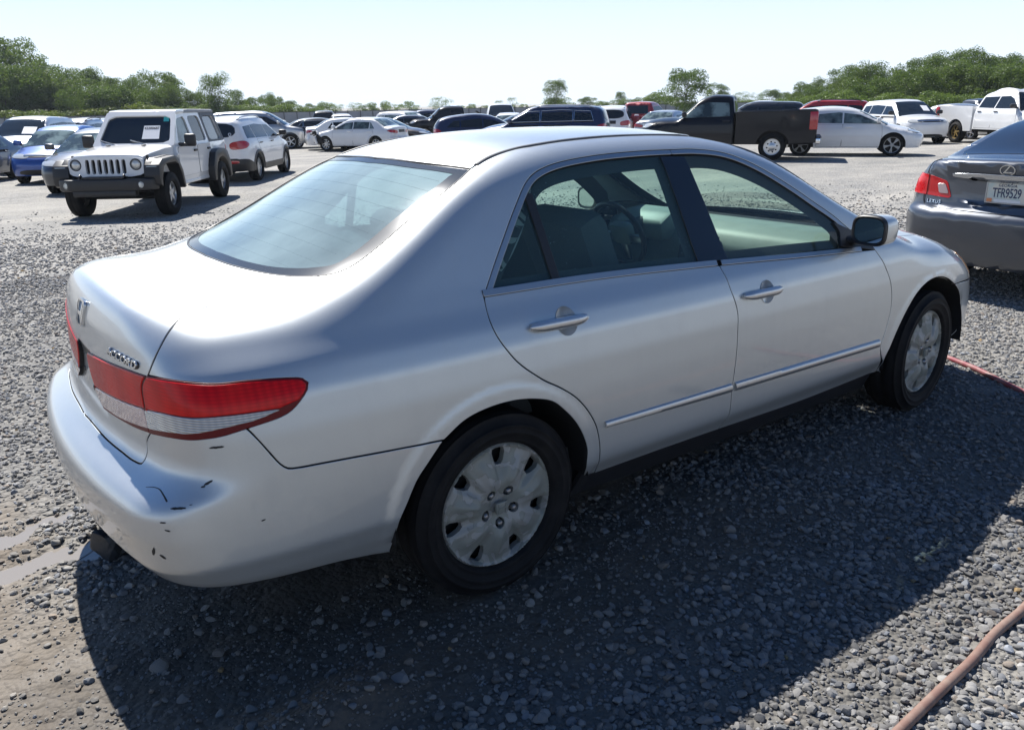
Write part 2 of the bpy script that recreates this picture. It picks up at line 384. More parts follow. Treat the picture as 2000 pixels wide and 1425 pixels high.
KV = {
 'tl_side': [(-0.958, -0.606, 0.91), (-0.934, -0.677, 0.914), (-0.903, -0.732, 0.915), (-0.836, -0.795, 0.911), (-0.759, -0.823, 0.91), (-0.649, -0.845, 0.899), (-0.622, -0.851, 0.893), (-0.61, -0.857, 0.881), (-0.617, -0.863, 0.865), (-0.64, -0.866, 0.84), (-0.667, -0.867, 0.819), (-0.698, -0.865, 0.807), (-0.788, -0.852, 0.792)],
 'tl_bot': [(-0.788, -0.852, 0.792), (-0.848, -0.83, 0.779), (-0.883, -0.806, 0.773), (-0.908, -0.777, 0.767), (-0.944, -0.704, 0.759), (-0.971, -0.589, 0.741)],
 'tl_split': [(-0.971, -0.589, 0.741), (-0.97, -0.584, 0.823), (-0.967, -0.581, 0.878), (-0.958, -0.606, 0.91)],
 'tl_mid': [(-0.971, -0.58, 0.808), (-0.947, -0.684, 0.822), (-0.9, -0.778, 0.826), (-0.854, -0.819, 0.829), (-0.833, -0.83, 0.83), (-0.758, -0.853, 0.829), (-0.695, -0.863, 0.827)],
 'tl_wbot': [(-0.971, -0.588, 0.755), (-0.943, -0.706, 0.775), (-0.906, -0.777, 0.784), (-0.84, -0.831, 0.8), (-0.753, -0.857, 0.812), (-0.695, -0.863, 0.827)],
 'll_top': [(-1.016, -0.083, 0.868), (-1.003, -0.293, 0.887), (-0.981, -0.477, 0.902), (-0.958, -0.606, 0.91)],
 'll_in': [(-1.016, -0.083, 0.868), (-1.018, -0.076, 0.84), (-1.018, -0.121, 0.772), (-1.017, -0.209, 0.711)],
 'll_bot': [(-1.017, -0.209, 0.711), (-1.001, -0.391, 0.723), (-0.985, -0.509, 0.732), (-0.971, -0.589, 0.741)],
 'll_mid': [(-1.019, -0.121, 0.762), (-0.997, -0.406, 0.79), (-0.971, -0.577, 0.809)],
 'll_wbot': [(-1.017, -0.201, 0.719), (-1.001, -0.385, 0.731), (-0.984, -0.51, 0.745), (-0.971, -0.588, 0.755)],
 'lid_low': [(-0.971, -0.589, 0.741), (-0.979, -0.556, 0.706), (-0.982, -0.56, 0.679), (-0.991, -0.56, 0.658), (-1.0, -0.557, 0.647), (-1.013, -0.508, 0.642), (-1.024, -0.428, 0.642), (-1.039, -0.282, 0.641), (-1.048, -0.085, 0.643), (-1.05, 0.088, 0.641), (-1.05, 0.233, 0.635)],
 'lid_edge': [(-0.438, -0.589, 1.11), (-0.471, -0.596, 1.098), (-0.534, -0.582, 1.083), (-0.643, -0.538, 1.068), (-0.736, -0.536, 1.061), (-0.78, -0.55, 1.058), (-0.818, -0.555, 1.056), (-0.849, -0.583, 1.046), (-0.885, -0.609, 1.025), (-0.919, -0.624, 0.988), (-0.95, -0.616, 0.932), (-0.958, -0.606, 0.91)],
 'bl_right': [(-0.438, -0.589, 1.11), (-0.403, -0.616, 1.116), (-0.35, -0.63, 1.133), (-0.249, -0.618, 1.18), (-0.14, -0.598, 1.238), (-0.03, -0.585, 1.295), (0.092, -0.561, 1.354), (0.167, -0.527, 1.387)],
 'bl_bot': [(-0.59, -0.01, 1.112), (-0.576, -0.243, 1.109), (-0.529, -0.434, 1.105), (-0.483, -0.533, 1.106), (-0.438, -0.589, 1.11)],
 'bl_top': [(0.167, -0.527, 1.387), (0.147, -0.456, 1.392), (0.108, -0.289, 1.4), (0.079, -0.097, 1.402)],
 'trim': [(0.167, -0.527, 1.387), (0.262, -0.499, 1.417), (0.382, -0.487, 1.44), (0.458, -0.493, 1.449), (0.633, -0.486, 1.461), (0.866, -0.478, 1.466), (1.107, -0.487, 1.462), (1.22, -0.495, 1.457)],
 'rarch_f': [(-0.216, -0.906, 0.622), (-0.137, -0.908, 0.668), (-0.048, -0.908, 0.686), (0.045, -0.91, 0.688), (0.127, -0.911, 0.675), (0.206, -0.912, 0.648), (0.26, -0.912, 0.603), (0.312, -0.911, 0.544), (0.348, -0.911, 0.482), (0.366, -0.91, 0.428), (0.366, -0.906, 0.372), (0.39, -0.863, 0.302)],
 'rarch_b': [(-0.216, -0.906, 0.622), (-0.271, -0.904, 0.562), (-0.312, -0.902, 0.515), (-0.353, -0.9, 0.443), (-0.379, -0.877, 0.356), (-0.39, -0.823, 0.248)],
 'sill_q': [(0.39, -0.863, 0.302), (0.455, -0.851, 0.291)],
 'qbgap': [(-0.216, -0.906, 0.622), (-0.432, -0.894, 0.636), (-0.519, -0.89, 0.643), (-0.613, -0.883, 0.649), (-0.673, -0.878, 0.653), (-0.696, -0.875, 0.657), (-0.715, -0.873, 0.674), (-0.739, -0.868, 0.713), (-0.762, -0.863, 0.752), (-0.786, -0.852, 0.791)],
 'rdoor_back': [(0.017, -0.801, 1.015), (0.009, -0.861, 0.922), (0.062, -0.892, 0.825), (0.166, -0.904, 0.735), (0.245, -0.906, 0.687), (0.315, -0.907, 0.635), (0.374, -0.906, 0.568), (0.413, -0.905, 0.499), (0.431, -0.904, 0.421), (0.435, -0.897, 0.361), (0.455, -0.851, 0.291)],
 'belt': [(0.017, -0.801, 1.015), (0.511, -0.81, 1.006), (1.118, -0.829, 0.978), (1.648, -0.85, 0.948), (2.178, -0.865, 0.921)],
 'bgap': [(1.118, -0.829, 0.978), (1.132, -0.885, 0.88), (1.156, -0.902, 0.8), (1.157, -0.909, 0.739), (1.157, -0.91, 0.611), (1.149, -0.908, 0.467), (1.15, -0.85, 0.285)],
 'fdoor_front': [(2.178, -0.865, 0.921), (2.229, -0.89, 0.851), (2.278, -0.902, 0.771), (2.306, -0.906, 0.691), (2.311, -0.906, 0.604), (2.292, -0.905, 0.522), (2.27, -0.903, 0.432), (2.349, -0.851, 0.284)],
 'doorbot': [(0.455, -0.851, 0.291), (0.772, -0.853, 0.291), (1.15, -0.85, 0.285), (1.724, -0.841, 0.27), (2.349, -0.851, 0.284)],
 'dframe': [(0.017, -0.801, 1.015), (0.13, -0.738, 1.148), (0.239, -0.68, 1.269), (0.314, -0.644, 1.341), (0.365, -0.627, 1.367), (0.456, -0.613, 1.39), (0.652, -0.601, 1.408), (0.881, -0.596, 1.413), (1.061, -0.598, 1.411), (1.199, -0.601, 1.407), (1.371, -0.617, 1.384), (1.545, -0.655, 1.323), (1.723, -0.702, 1.231), (1.846, -0.736, 1.158), (1.974, -0.771, 1.082), (2.058, -0.803, 1.017)],
 'gr_l': [(0.046, -0.793, 1.029), (0.085, -0.772, 1.073), (0.188, -0.725, 1.177), (0.293, -0.673, 1.284)],
 'gr_rear': [(0.046, -0.793, 1.029), (0.138, -0.748, 1.127), (0.243, -0.698, 1.233), (0.326, -0.66, 1.311), (0.379, -0.643, 1.344), (0.463, -0.631, 1.366), (0.634, -0.621, 1.382), (0.861, -0.618, 1.389), (0.991, -0.617, 1.389)],
 'gr_front': [(0.991, -0.617, 1.389), (1.017, -0.815, 1.001)],
 'gr_bot': [(0.046, -0.793, 1.029), (0.258, -0.797, 1.026), (0.518, -0.803, 1.02), (0.806, -0.81, 1.009), (1.017, -0.815, 1.001)],
 'bp_front': [(1.119, -0.622, 1.383), (1.183, -0.819, 0.994)],
 'gf_top': [(1.119, -0.622, 1.383), (1.219, -0.623, 1.38), (1.351, -0.635, 1.36), (1.531, -0.668, 1.3), (1.712, -0.712, 1.211), (1.835, -0.746, 1.138), (1.95, -0.782, 1.06)],
 'gf_fr': [(1.95, -0.782, 1.06), (1.973, -0.803, 1.019), (1.94, -0.838, 0.962)],
 'gf_bot': [(1.183, -0.819, 0.994), (1.429, -0.824, 0.985), (1.674, -0.829, 0.975), (1.94, -0.838, 0.962)],
 'divbar': [(0.305, -0.664, 1.303), (0.319, -0.8, 1.022)],
 'fdf_up': [(2.178, -0.865, 0.921), (2.141, -0.833, 0.967), (2.058, -0.803, 1.017)],
 'farch_a': [(2.415, -0.841, 0.265), (2.323, -0.9, 0.363), (2.356, -0.908, 0.439), (2.402, -0.91, 0.518), (2.46, -0.91, 0.596), (2.539, -0.91, 0.671), (2.643, -0.906, 0.713), (2.75, -0.903, 0.72), (2.853, -0.898, 0.697), (2.957, -0.891, 0.651)],
 'fsill': [(2.349, -0.851, 0.284), (2.415, -0.841, 0.265)],
 'moldtop': [(0.449, -0.906, 0.516), (1.138, -0.909, 0.507), (2.242, -0.904, 0.486)],
 'moldbot': [(0.455, -0.906, 0.491), (1.143, -0.908, 0.469), (2.253, -0.903, 0.445)],
}
# ---------------------------------------------------------------- materials
class NT:
    def __init__(s, name):
        s.m = bpy.data.materials.new(name); s.m.use_nodes = True; s.t = s.m.node_tree; s.n = s.t.nodes
        s.b = s.n['Principled BSDF']; s.out = s.n['Material Output']
    def __call__(s, typ, **kw):
        nd = s.n.new('ShaderNode'+typ)
        for k, v in kw.items():
            if k.startswith('i_'):
                key = k[2:]; key = int(key) if key.isdigit() else key.replace('_', ' ')
                if hasattr(v, 'bl_idname') or isinstance(v, bpy.types.NodeSocket): s.l(v, nd.inputs[key])
                else: nd.inputs[key].default_value = v
            else: setattr(nd, k, v)
        return nd
    def l(s, a, b): s.t.links.new(a if isinstance(a, bpy.types.NodeSocket) else a.outputs[0], b)
    def coord(s, kind='Object'): return s('TexCoord').outputs[kind]
    def noise(s, vec, scale, detail=4, rough=.55, dist=0):
        nd = s('TexNoise', i_Scale=scale, i_Detail=detail, i_Roughness=rough, i_Distortion=dist); s.l(vec, nd.inputs['Vector']); return nd.outputs['Fac']
    def vor(s, vec, scale, feature='F1', rnd=1.0):
        nd = s('TexVoronoi', feature=feature); nd.inputs['Scale'].default_value = scale; nd.inputs['Randomness'].default_value = rnd; s.l(vec, nd.inputs['Vector']); return nd
    def ramp(s, fac, stops, interp='LINEAR'):
        nd = s('ValToRGB'); nd.color_ramp.interpolation = interp; e = nd.color_ramp.elements
        while len(e) < len(stops): e.new(.5)
        for k, (p, c) in enumerate(stops):
            e[k].position = p; e[k].color = (c, c, c, 1) if np.isscalar(c) else (*c, 1)
        s.l(fac, nd.inputs[0]); return nd.outputs[0]
    def mix(s, fac, a, b, blend='MIX'):
        nd = s('Mix', data_type='RGBA', blend_type=blend)
        for k, v in ((0, fac), (6, a), (7, b)):
            if isinstance(v, (int, float)): nd.inputs[k].default_value = v if k == 0 else (v, v, v, 1)
            elif isinstance(v, tuple): nd.inputs[k].default_value = (*v, 1)
            else: s.l(v, nd.inputs[k])
        return nd.outputs[2]
    def math(s, op, a, b=0.0, clamp=False):
        nd = s('Math', operation=op, use_clamp=clamp)
        for k, v in ((0, a), (1, b)):
            if isinstance(v, (int, float)): nd.inputs[k].default_value = v
            else: s.l(v, nd.inputs[k])
        return nd.outputs[0]
    def bump(s, h, strength=.3, dist=.01):
        nd = s('Bump'); (s.l(strength, nd.inputs['Strength']) if isinstance(strength, bpy.types.NodeSocket) else setattr(nd.inputs['Strength'], 'default_value', strength)); nd.inputs['Distance'].default_value = dist; s.l(h, nd.inputs['Height']); return nd.outputs[0]
    def set(s, **kw):
        for k, v in kw.items():
            key = {'color': 'Base Color', 'rough': 'Roughness', 'metal': 'Metallic', 'coat': 'Coat Weight', 'coatr': 'Coat Roughness', 'normal': 'Normal', 'spec': 'Specular IOR Level', 'trans': 'Transmission Weight', 'ior': 'IOR', 'alpha': 'Alpha', 'emit': 'Emission Color', 'emits': 'Emission Strength', 'sss': 'Subsurface Weight', 'coatn': 'Coat Normal'}[k]
            i = s.b.inputs[key]
            if isinstance(v, (bpy.types.NodeSocket,)): s.l(v, i)
            elif isinstance(v, tuple): i.default_value = (*v, 1)
            else: i.default_value = v
        return s.m
def plain(name, color, rough=.5, metal=0, coat=0, grain=0, spec=.5, gscale=60):
    t = NT(name); vec = t.coord(); n = t.noise(vec, gscale, 3)
    k = 1+.0; c = t.mix(n, tuple(x*(1-.5*grain) for x in color), tuple(min(1, x*(1+.5*grain)) for x in color)) if grain else color
    return t.set(color=c, rough=rough, metal=metal, coat=coat, coatr=.04, spec=spec)
def paint(name, color, metal=0.0, rough=.35, coat=1.0, dust=.06, dustc=(.33, .30, .26), coatr=.03):
    """car paint: flakes under a clear coat, light dust"""
    t = NT(name); vec = t.coord()
    fl = t.vor(vec, 900).outputs['Color']; f = t.math('MULTIPLY', t.noise(vec, 1.4, 5), 1.0)
    c = t.mix(t.math('MULTIPLY', fl, .25 if metal > .3 else 0.0), color, tuple(x*.55 for x in color))
    du = t.math('MULTIPLY', t.ramp(t.noise(vec, 3.1, 6, .65), [(.35, 0), (.75, 1)]), dust)
    c = t.mix(du, c, dustc)
    r = t.math('ADD', t.math('MULTIPLY', f, .08), rough-.03)
    cr = t.math('ADD', t.math('MULTIPLY', t.noise(vec, 2.3, 4), .05), coatr)
    return t.set(color=c, rough=r, metal=metal, coat=coat, coatr=cr)
def glass(name, tint=(.75, .82, .80), dust=.10, dustc=(.45, .48, .47), drops=0.0, rough=.0, refl=1.0):
    """thin window glass: tinted see-through, sharp reflection, dust film, dried drops"""
    t = NT(name); vec = t.coord(); t.n.remove(t.b)
    tr = t('BsdfTransparent'); tr.inputs[0].default_value = (*tint, 1)
    gl = t('BsdfGlossy'); gl.inputs['Roughness'].default_value = rough; gl.inputs['Color'].default_value = (1, 1, 1, 1)
    lw = t('LayerWeight', i_Blend=.5); fr5 = t.math('ADD', .045, t.math('MULTIPLY', t.math('POWER', lw.outputs['Facing'], 5.0), .955)); m1 = t('MixShader'); t.l(t.math('MULTIPLY', fr5, refl, True), m1.inputs[0]); t.l(tr, m1.inputs[1]); t.l(gl, m1.inputs[2])
    df = t('BsdfDiffuse'); df.inputs[0].default_value = (*dustc, 1); tl = t('BsdfTranslucent'); tl.inputs[0].default_value = (*dustc, 1)
    ad = t('MixShader'); ad.inputs[0].default_value = .4; t.l(df, ad.inputs[1]); t.l(tl, ad.inputs[2])
    n = t.ramp(t.noise(vec, 2.5, 5), [(.3, .55), (.8, 1.3)])
    fac = t.math('MULTIPLY', n, dust)
    if drops:
        v = t.vor(vec, 120); d = t.ramp(v.outputs['Distance'], [(.10, 1), (.22, 0)])
        sp = t.ramp(v.outputs['Color'], [(.62, 0), (.68, 1)], 'CONSTANT'); z = t.ramp(t.noise(vec, 5, 4), [(.48, 0), (.62, 1)])
        dd = t.math('MULTIPLY', t.math('MULTIPLY', d, sp), z); fac = t.math('MAXIMUM', fac, t.math('MULTIPLY', dd, drops))
    m2 = t('MixShader'); t.l(fac, m2.inputs[0]); t.l(m1, m2.inputs[1]); t.l(ad, m2.inputs[2]); t.l(m2, t.out.inputs[0])
    return t.m
M = {}
def mats():
    # weathered silver metallic of the near car: chalky clear coat, dirt towards the sills
    t = NT('silver paint'); vec = t.coord()
    fl = t.vor(vec, 1100).outputs['Color']
    c = t.mix(t.math('MULTIPLY', fl, .22), (.57, .60, .605), (.37, .39, .40))
    z = t('SeparateXYZ', i_0=vec).outputs['Z']
    low = t.ramp(t.math('ADD', z, t.math('MULTIPLY', t.noise(vec, 4, 5), .25)), [(.22, 1), (.62, 0)])
    st = t.ramp(t.noise(vec, 2.2, 7, .7, .6), [(.42, 0), (.72, 1)])
    sx = t('Mapping', i_0=vec); sx.inputs['Scale'].default_value = (9, 9, 1.0)
    streak = t.ramp(t.noise(sx.outputs[0], 2.0, 5, .6), [(.5, 0), (.8, 1)])
    dirt = t.math('ADD', t.math('MULTIPLY', low, .30), t.math('MULTIPLY', t.math('ADD', st, streak), .06), True)
    c = t.mix(dirt, c, (.34, .33, .29))
    rr = t.math('ADD', .36, t.math('MULTIPLY', dirt, .5))
    M['silver'] = t.set(color=c, rough=rr, metal=t.math('SUBTRACT', .62, t.math('MULTIPLY', dirt, .6)), coat=1.0, coatr=t.math('ADD', .012, t.math('MULTIPLY', t.noise(vec, 3, 4), .06)))
    M['chrome'] = plain('bright trim', (.66, .68, .70), .16, 1)
    M['dullchrome'] = plain('satin trim', (.50, .52, .54), .32, 1)
    M['black_trim'] = plain('black trim plastic', (.018, .018, .020), .42, grain=.3)
    M['rubber'] = plain('rubber', (.022, .022, .022), .7, grain=.4)
    M['dark'] = plain('shadowed underside', (.012, .012, .013), .85)
    M['gloss_black'] = plain('black pillar film', (.010, .010, .012), .12, coat=.5)
    M['gasket'] = plain('dark red lamp edge', (.13, .003, .005), .4, coat=.15, spec=.2)
    t = NT('red lens'); vec = t.coord(); w = t.vor(vec, 70).outputs['Distance']
    mp = t('Mapping', i_0=vec); mp.inputs['Scale'].default_value = (1, 1, 1); wv = t('TexWave', bands_direction='Z', i_Scale=34.0, i_Distortion=.3); t.l(vec, wv.inputs['Vector'])
    wx_ = t('TexWave', bands_direction='X', i_Scale=14.0, i_Distortion=1.2); t.l(vec, wx_.inputs['Vector']); blob = t.ramp(t.noise(vec, 7, 2), [(.42, 0), (.62, 1)])
    c = t.mix(t.math('MULTIPLY', wv.outputs['Fac'], .5), (.74, .008, .012), (.44, .003, .006)); c = t.mix(t.math('MULTIPLY', wx_.outputs['Fac'], .45), c, (.36, .002, .004)); c = t.mix(t.math('MULTIPLY', blob, .5), c, (.80, .03, .02))
    M['red_lens'] = t.set(color=c, rough=.25, coat=.22, coatr=.02, spec=.1, normal=t.bump(wv.outputs['Fac'], .05, .002))
    t = NT('clear lens'); vec = t.coord(); wv = t('TexWave', bands_direction='Z', i_Scale=46.0, i_Distortion=.5); t.l(vec, wv.inputs['Vector'])
    wx = t('TexWave', bands_direction='X', i_Scale=20.0, i_Distortion=.8); t.l(vec, wx.inputs['Vector'])
    am = t.ramp(t('SeparateXYZ', i_0=vec).outputs['X'], [(.0, 0), (1, 0)])
    c = t.mix(wv.outputs['Fac'], (.30, .31, .31), (.66, .66, .64)); c = t.mix(t.math('MULTIPLY', wx.outputs['Fac'], .30), c, (.24, .26, .30))
    M['clear_lens'] = t.set(color=c, rough=.14, metal=.45, coat=1, coatr=.02, normal=t.bump(wv.outputs['Fac'], .35, .004))
    M['amber'] = plain('amber lens', (.70, .24, .02), .2, coat=1)
    M['headlamp'] = plain('headlamp lens', (.62, .62, .58), .15, .3, coat=1, grain=.3)
    M['glass_side'] = glass('side window glass', (.62, .82, .79), .075, (.34, .56, .54), drops=.8)
    M['glass_front'] = glass('front window glass', (.76, .88, .82), .06, (.50, .62, .56), drops=.5)
    M['glass_far'] = glass('windscreen glass', (.42, .50, .50), .06)
    M['tint'] = glass('tinted glass', (.10, .11, .12), .05, refl=1.3)
    # tyre with wear and dust
    t = NT('tyre rubber'); vec = t.coord(); n = t.noise(vec, 9, 6, .6)
    c = t.mix(t.ramp(n, [(.45, 0), (.8, 1)]), (.007, .007, .008), (.022, .021, .020))
    M['tyre'] = t.set(color=c, rough=.75, spec=.25, normal=t.bump(t.noise(vec, 70, 4), .25, .004))
    M['cloth'] = plain('dark grey seat cloth', (.085, .095, .10), .9, grain=.5, gscale=200)
    M['dash'] = plain('grey dashboard plastic', (.20, .24, .22), .55, grain=.5, gscale=9)
    M['lining'] = plain('pale grey roof lining', (.30, .30, .29), .9)
    M['lining_dark'] = plain('dark door lining', (.045, .048, .052), .8)
    M['paper'] = plain('white paper', (.80, .80, .80), .7)
    M['ink'] = plain('black ink', (.02, .02, .03), .6)
    M['steel'] = plain('bare steel', (.42, .42, .42), .4, .9, grain=.3)
    M['alloy'] = plain('silver alloy', (.58, .59, .60), .3, .85, grain=.15)
    M['dark_alloy'] = plain('dark machined alloy', (.30, .31, .32), .35, .7, grain=.2)
    M['gold'] = plain('bronze alloy', (.46, .33, .13), .4, .5, grain=.2)
    M['red_far'] = plain('red lamp lens', (.42, .012, .018), .2, coat=1)
mats()
# ---------------------------------------------------------------- ground
def vnoise(x, y, s, seed=0):
    """smooth value noise"""
    x = np.asarray(x)/s; y = np.asarray(y)/s
    xi = np.floor(x).astype(np.int64); yi = np.floor(y).astype(np.int64); fx = x-xi; fy = y-yi
    fx = fx*fx*(3-2*fx); fy = fy*fy*(3-2*fy)
    def h(a, b):
        n = (a*374761393+b*668265263+seed*1442695041) & 0x7fffffff; n = ((n ^ (n >> 13))*1274126177) & 0x7fffffff
        return ((n ^ (n >> 16)) & 0xffff)/65535.0
    return (h(xi, yi)*(1-fx)+h(xi+1, yi)*fx)*(1-fy)+(h(xi, yi+1)*(1-fx)+h(xi+1, yi+1)*fx)*fy
def fbm(x, y, s, seed=0, o=4):
    r = 0; a = .5; t_ = 0
    for k in range(o): r = r+a*vnoise(x, y, s/2**k, seed+k*7); t_ += a; a *= .5
    return r/t_
def mudmask(x, y):
    """1 where fine wet silt shows instead of stones: along the near side of the car, and the yard's drain behind it"""
    n = fbm(x, y, .55, 3)
    a = .85*sstep(y+.5*(n-.5), -1.62, -1.15)*(1-sstep(y, -.2, .3))*sstep(-x, -1.6-1.2*n, -.3)*sstep(x, -2.1, -1.2)
    b = sstep(-x+.5*(n-.5), 1.05, 1.35)*sstep(y+.4*n, -1.6, -1.0)*(1-sstep(y+.3*n, .95, 1.35))*.9
    d = sstep(n, .60, .72)*sstep(-x, .9, 1.5)*(1-sstep(y, .2, 1.))*.9
    return np.clip(np.maximum(np.maximum(a, b), d), 0, 1)
def damp_shade(x, y):
    """shade painted into ground and stone colour beside the car, plus wetness; ragged edge"""
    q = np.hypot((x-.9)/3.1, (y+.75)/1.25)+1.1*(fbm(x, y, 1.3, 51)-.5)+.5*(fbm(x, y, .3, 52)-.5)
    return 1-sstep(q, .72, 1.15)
PUD = [(-1.40, .60, .30, .085, .22), (-1.30, .33, .22, .09, .25), (-.95, .35, .26, .12, .2), (7.45, .55, .35, .05, .3)]
def puddle(x, y):
    r = np.zeros_like(x)
    for cx, cy, a, b, t_ in PUD:
        u = (x-cx)*math.cos(t_)+(y-cy)*math.sin(t_); v = -(x-cx)*math.sin(t_)+(y-cy)*math.cos(t_)
        q = np.sqrt((u/a)**2+(v/b)**2)+1.5*(fbm(x, y, .16, 21)-.5)+.5*(fbm(x, y, .04, 22)-.5); r = np.maximum(r, 1-sstep(q, .75, 1.15))
    return r
def gheight(x, y):
    near = 1-sstep(np.hypot(x, y+.5), 5, 11)
    z = (.030*(fbm(x, y, 1.1, 1)-.5)+.022*(fbm(x, y, .22, 9)-.5)*(.4+mudmask(x, y)))*near+.07*(fbm(x, y, 9, 5)-.5)*sstep(np.hypot(x, y), 10, 25)
    # the yard falls away gently beyond the near rows, more to the left
    dx, dy = x-CAM.x, y-CAM.y; rr = np.hypot(dx, dy); az = np.degrees(np.arctan2(dy, dx))
    z = z-sstep(rr, 8, 17)*(.12+.16*sstep(az, 30, 75)*sstep(-az, -150, -95))-.15*sstep(rr, 25, 50)
    for wx in (0, 2.738):
        for s in (-.785, .785):
            z = z*sstep(np.hypot((x-wx)*.8, y-s), .05, .28)
    # rut ridge thrown up by the rear wheel
    z = z+.045*np.exp(-((x+.75)/.34)**2-((y+1.10)/.10)**2)*(.5+fbm(x, y, .1, 4))
    p = puddle(x, y)
    return z*(1-p)-.022*p
def ground():
    def axis(lo, hi, f, far):
        a = list(np.arange(lo, hi, f)); s = f; q = hi
        while q < far: s *= 1.22; q += s; a.append(q)
        s = f; q = lo; b = []
        while q > -far: s *= 1.22; q -= s; b.append(q)
        return np.array(b[::-1]+a)
    X = axis(-2.8, 4.5, .024, 900); Y = axis(-2.4, 2.6, .024, 900)
    gx, gy = np.meshgrid(X, Y); z = gheight(gx, gy); nx, ny = len(X), len(Y)
    V = np.stack([gx, gy, z], -1).reshape(-1, 3)
    i = np.arange(nx*ny).reshape(ny, nx); F = np.stack([i[:-1, :-1], i[:-1, 1:], i[1:, 1:], i[1:, :-1]], -1).reshape(-1, 4)
    me = bpy.data.meshes.new('ground'); me.vertices.add(len(V)); me.vertices.foreach_set('co', V.astype(np.float32).ravel())
    me.loops.add(F.size); me.loops.foreach_set('vertex_index', F.astype(np.int32).ravel()); me.polygons.add(len(F)); me.polygons.foreach_set('loop_start', np.arange(0, F.size, 4, dtype=np.int32)); me.polygons.foreach_set('loop_total', np.full(len(F), 4, np.int32)); me.update()
    me.polygons.foreach_set('use_smooth', [True]*len(F))
    at = me.attributes.new('wet', 'FLOAT', 'POINT'); m = mudmask(V[:, 0], V[:, 1])*(1-sstep(np.hypot(V[:, 0], V[:, 1]), 6, 9)); at.data.foreach_set('value', m.astype(np.float32))
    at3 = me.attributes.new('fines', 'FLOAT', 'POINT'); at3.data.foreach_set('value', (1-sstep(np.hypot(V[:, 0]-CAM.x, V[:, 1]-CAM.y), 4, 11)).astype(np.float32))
    at2 = me.attributes.new('damp_shade', 'FLOAT', 'POINT'); at2.data.foreach_set('value', (damp_shade(V[:, 0], V[:, 1])).astype(np.float32))
    t = NT('gravel yard'); vec = t.coord('Object')
    v1 = t.vor(vec, 26); v2 = t.vor(vec, 58); v3 = t.vor(vec, 9)
    big = t.noise(vec, .22, 5, .6); mid = t.noise(vec, 1.3, 5, .6); fine = t.noise(vec, 9, 6, .65)
    stone = t.ramp(v1.outputs['Color'], [(0, (.15, .148, .145)), (.5, (.27, .265, .25)), (1, (.40, .39, .365))])
    stone2 = t.ramp(v2.outputs['Color'], [(0, (.19, .187, .18)), (1, (.38, .37, .345))])
    c = t.mix(t.ramp(fine, [(.42, 0), (.58, 1)]), stone, stone2)
    gap = t.math('MULTIPLY', t.ramp(v1.outputs['Distance'], [(.35, 0), (.75, 1)]), .65); c = t.mix(gap, c, (.105, .10, .093))
    silt = t.ramp(t.math('ADD', t.math('MULTIPLY', big, .5), t.math('MULTIPLY', mid, .5)), [(.44, 0), (.60, 1)])
    c = t.mix(t.math('MULTIPLY', silt, .6), c, (.38, .355, .31))
    # tyre-packed lanes of pale fines
    mp = t('Mapping', i_0=vec); mp.inputs['Rotation'].default_value = (0, 0, rad(35)); mp.inputs['Scale'].default_value = (.03, .55, 1)
    lane = t.ramp(t.noise(mp.outputs[0], 1.4, 4, .6, .4), [(.45, 0), (.65, 1)]); c = t.mix(t.math('MULTIPLY', lane, .45), c, (.45, .42, .37))
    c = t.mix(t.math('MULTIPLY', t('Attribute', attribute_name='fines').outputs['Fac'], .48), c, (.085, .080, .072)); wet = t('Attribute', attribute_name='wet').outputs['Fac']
    mudc = t.mix(t.noise(vec, 5, 6, .65), (.085, .066, .047), (.20, .165, .125)); c = t.mix(wet, c, mudc); c = t.mix(t.math('MULTIPLY', t('Attribute', attribute_name='damp_shade').outputs['Fac'], .42), c, (.0, .0, .0))  # last mix darkens the ground with the painted shade mask
    hgt = t.math('ADD', t.math('MULTIPLY', v1.outputs['Distance'], -1.0), t.math('MULTIPLY', v2.outputs['Distance'], -.5))
    hgt = t.math('ADD', hgt, t.math('MULTIPLY', v3.outputs['Distance'], -.8))
    hgt = t.math('ADD', hgt, t.math('MULTIPLY', fine, .6))
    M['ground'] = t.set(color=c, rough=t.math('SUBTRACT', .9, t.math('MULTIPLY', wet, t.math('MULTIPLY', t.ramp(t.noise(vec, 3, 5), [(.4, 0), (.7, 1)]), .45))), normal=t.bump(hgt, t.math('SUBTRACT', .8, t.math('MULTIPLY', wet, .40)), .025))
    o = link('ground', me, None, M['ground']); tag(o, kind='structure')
    # puddles: sheets of still water lying in the hollows
    t = NT('muddy water'); M['water'] = t.set(color=(.26, .235, .205), rough=.05, spec=.6, normal=t.bump(t.noise(t.coord(), 14, 3), .04, .01))
    V, F = [], []
    for ip, (cx, cy, a, b, th) in enumerate(PUD):
        zw = -.012-.002*ip; n0 = len(V); V.append((cx, cy, zw))
        for k in range(40):
            q = 2*math.pi*k/40; u, v = 1.25*a*math.cos(q), 1.25*b*math.sin(q); V.append((cx+u*math.cos(th)-v*math.sin(th), cy+u*math.sin(th)+v*math.cos(th), zw))
        F += [[n0, n0+1+k, n0+1+(k+1) % 40] for k in range(40)]
    w = link('puddle_water', mesh('puddle_water', V, F), None, M['water']); tag(w, kind='structure')
def ico(sub):
    bm = bmesh.new(); bmesh.ops.create_icosphere(bm, subdivisions=sub, radius=1); V = np.array([v.co[:] for v in bm.verts]); F = np.array([[v.index for v in f.verts] for f in bm.faces]); bm.free(); return V, F
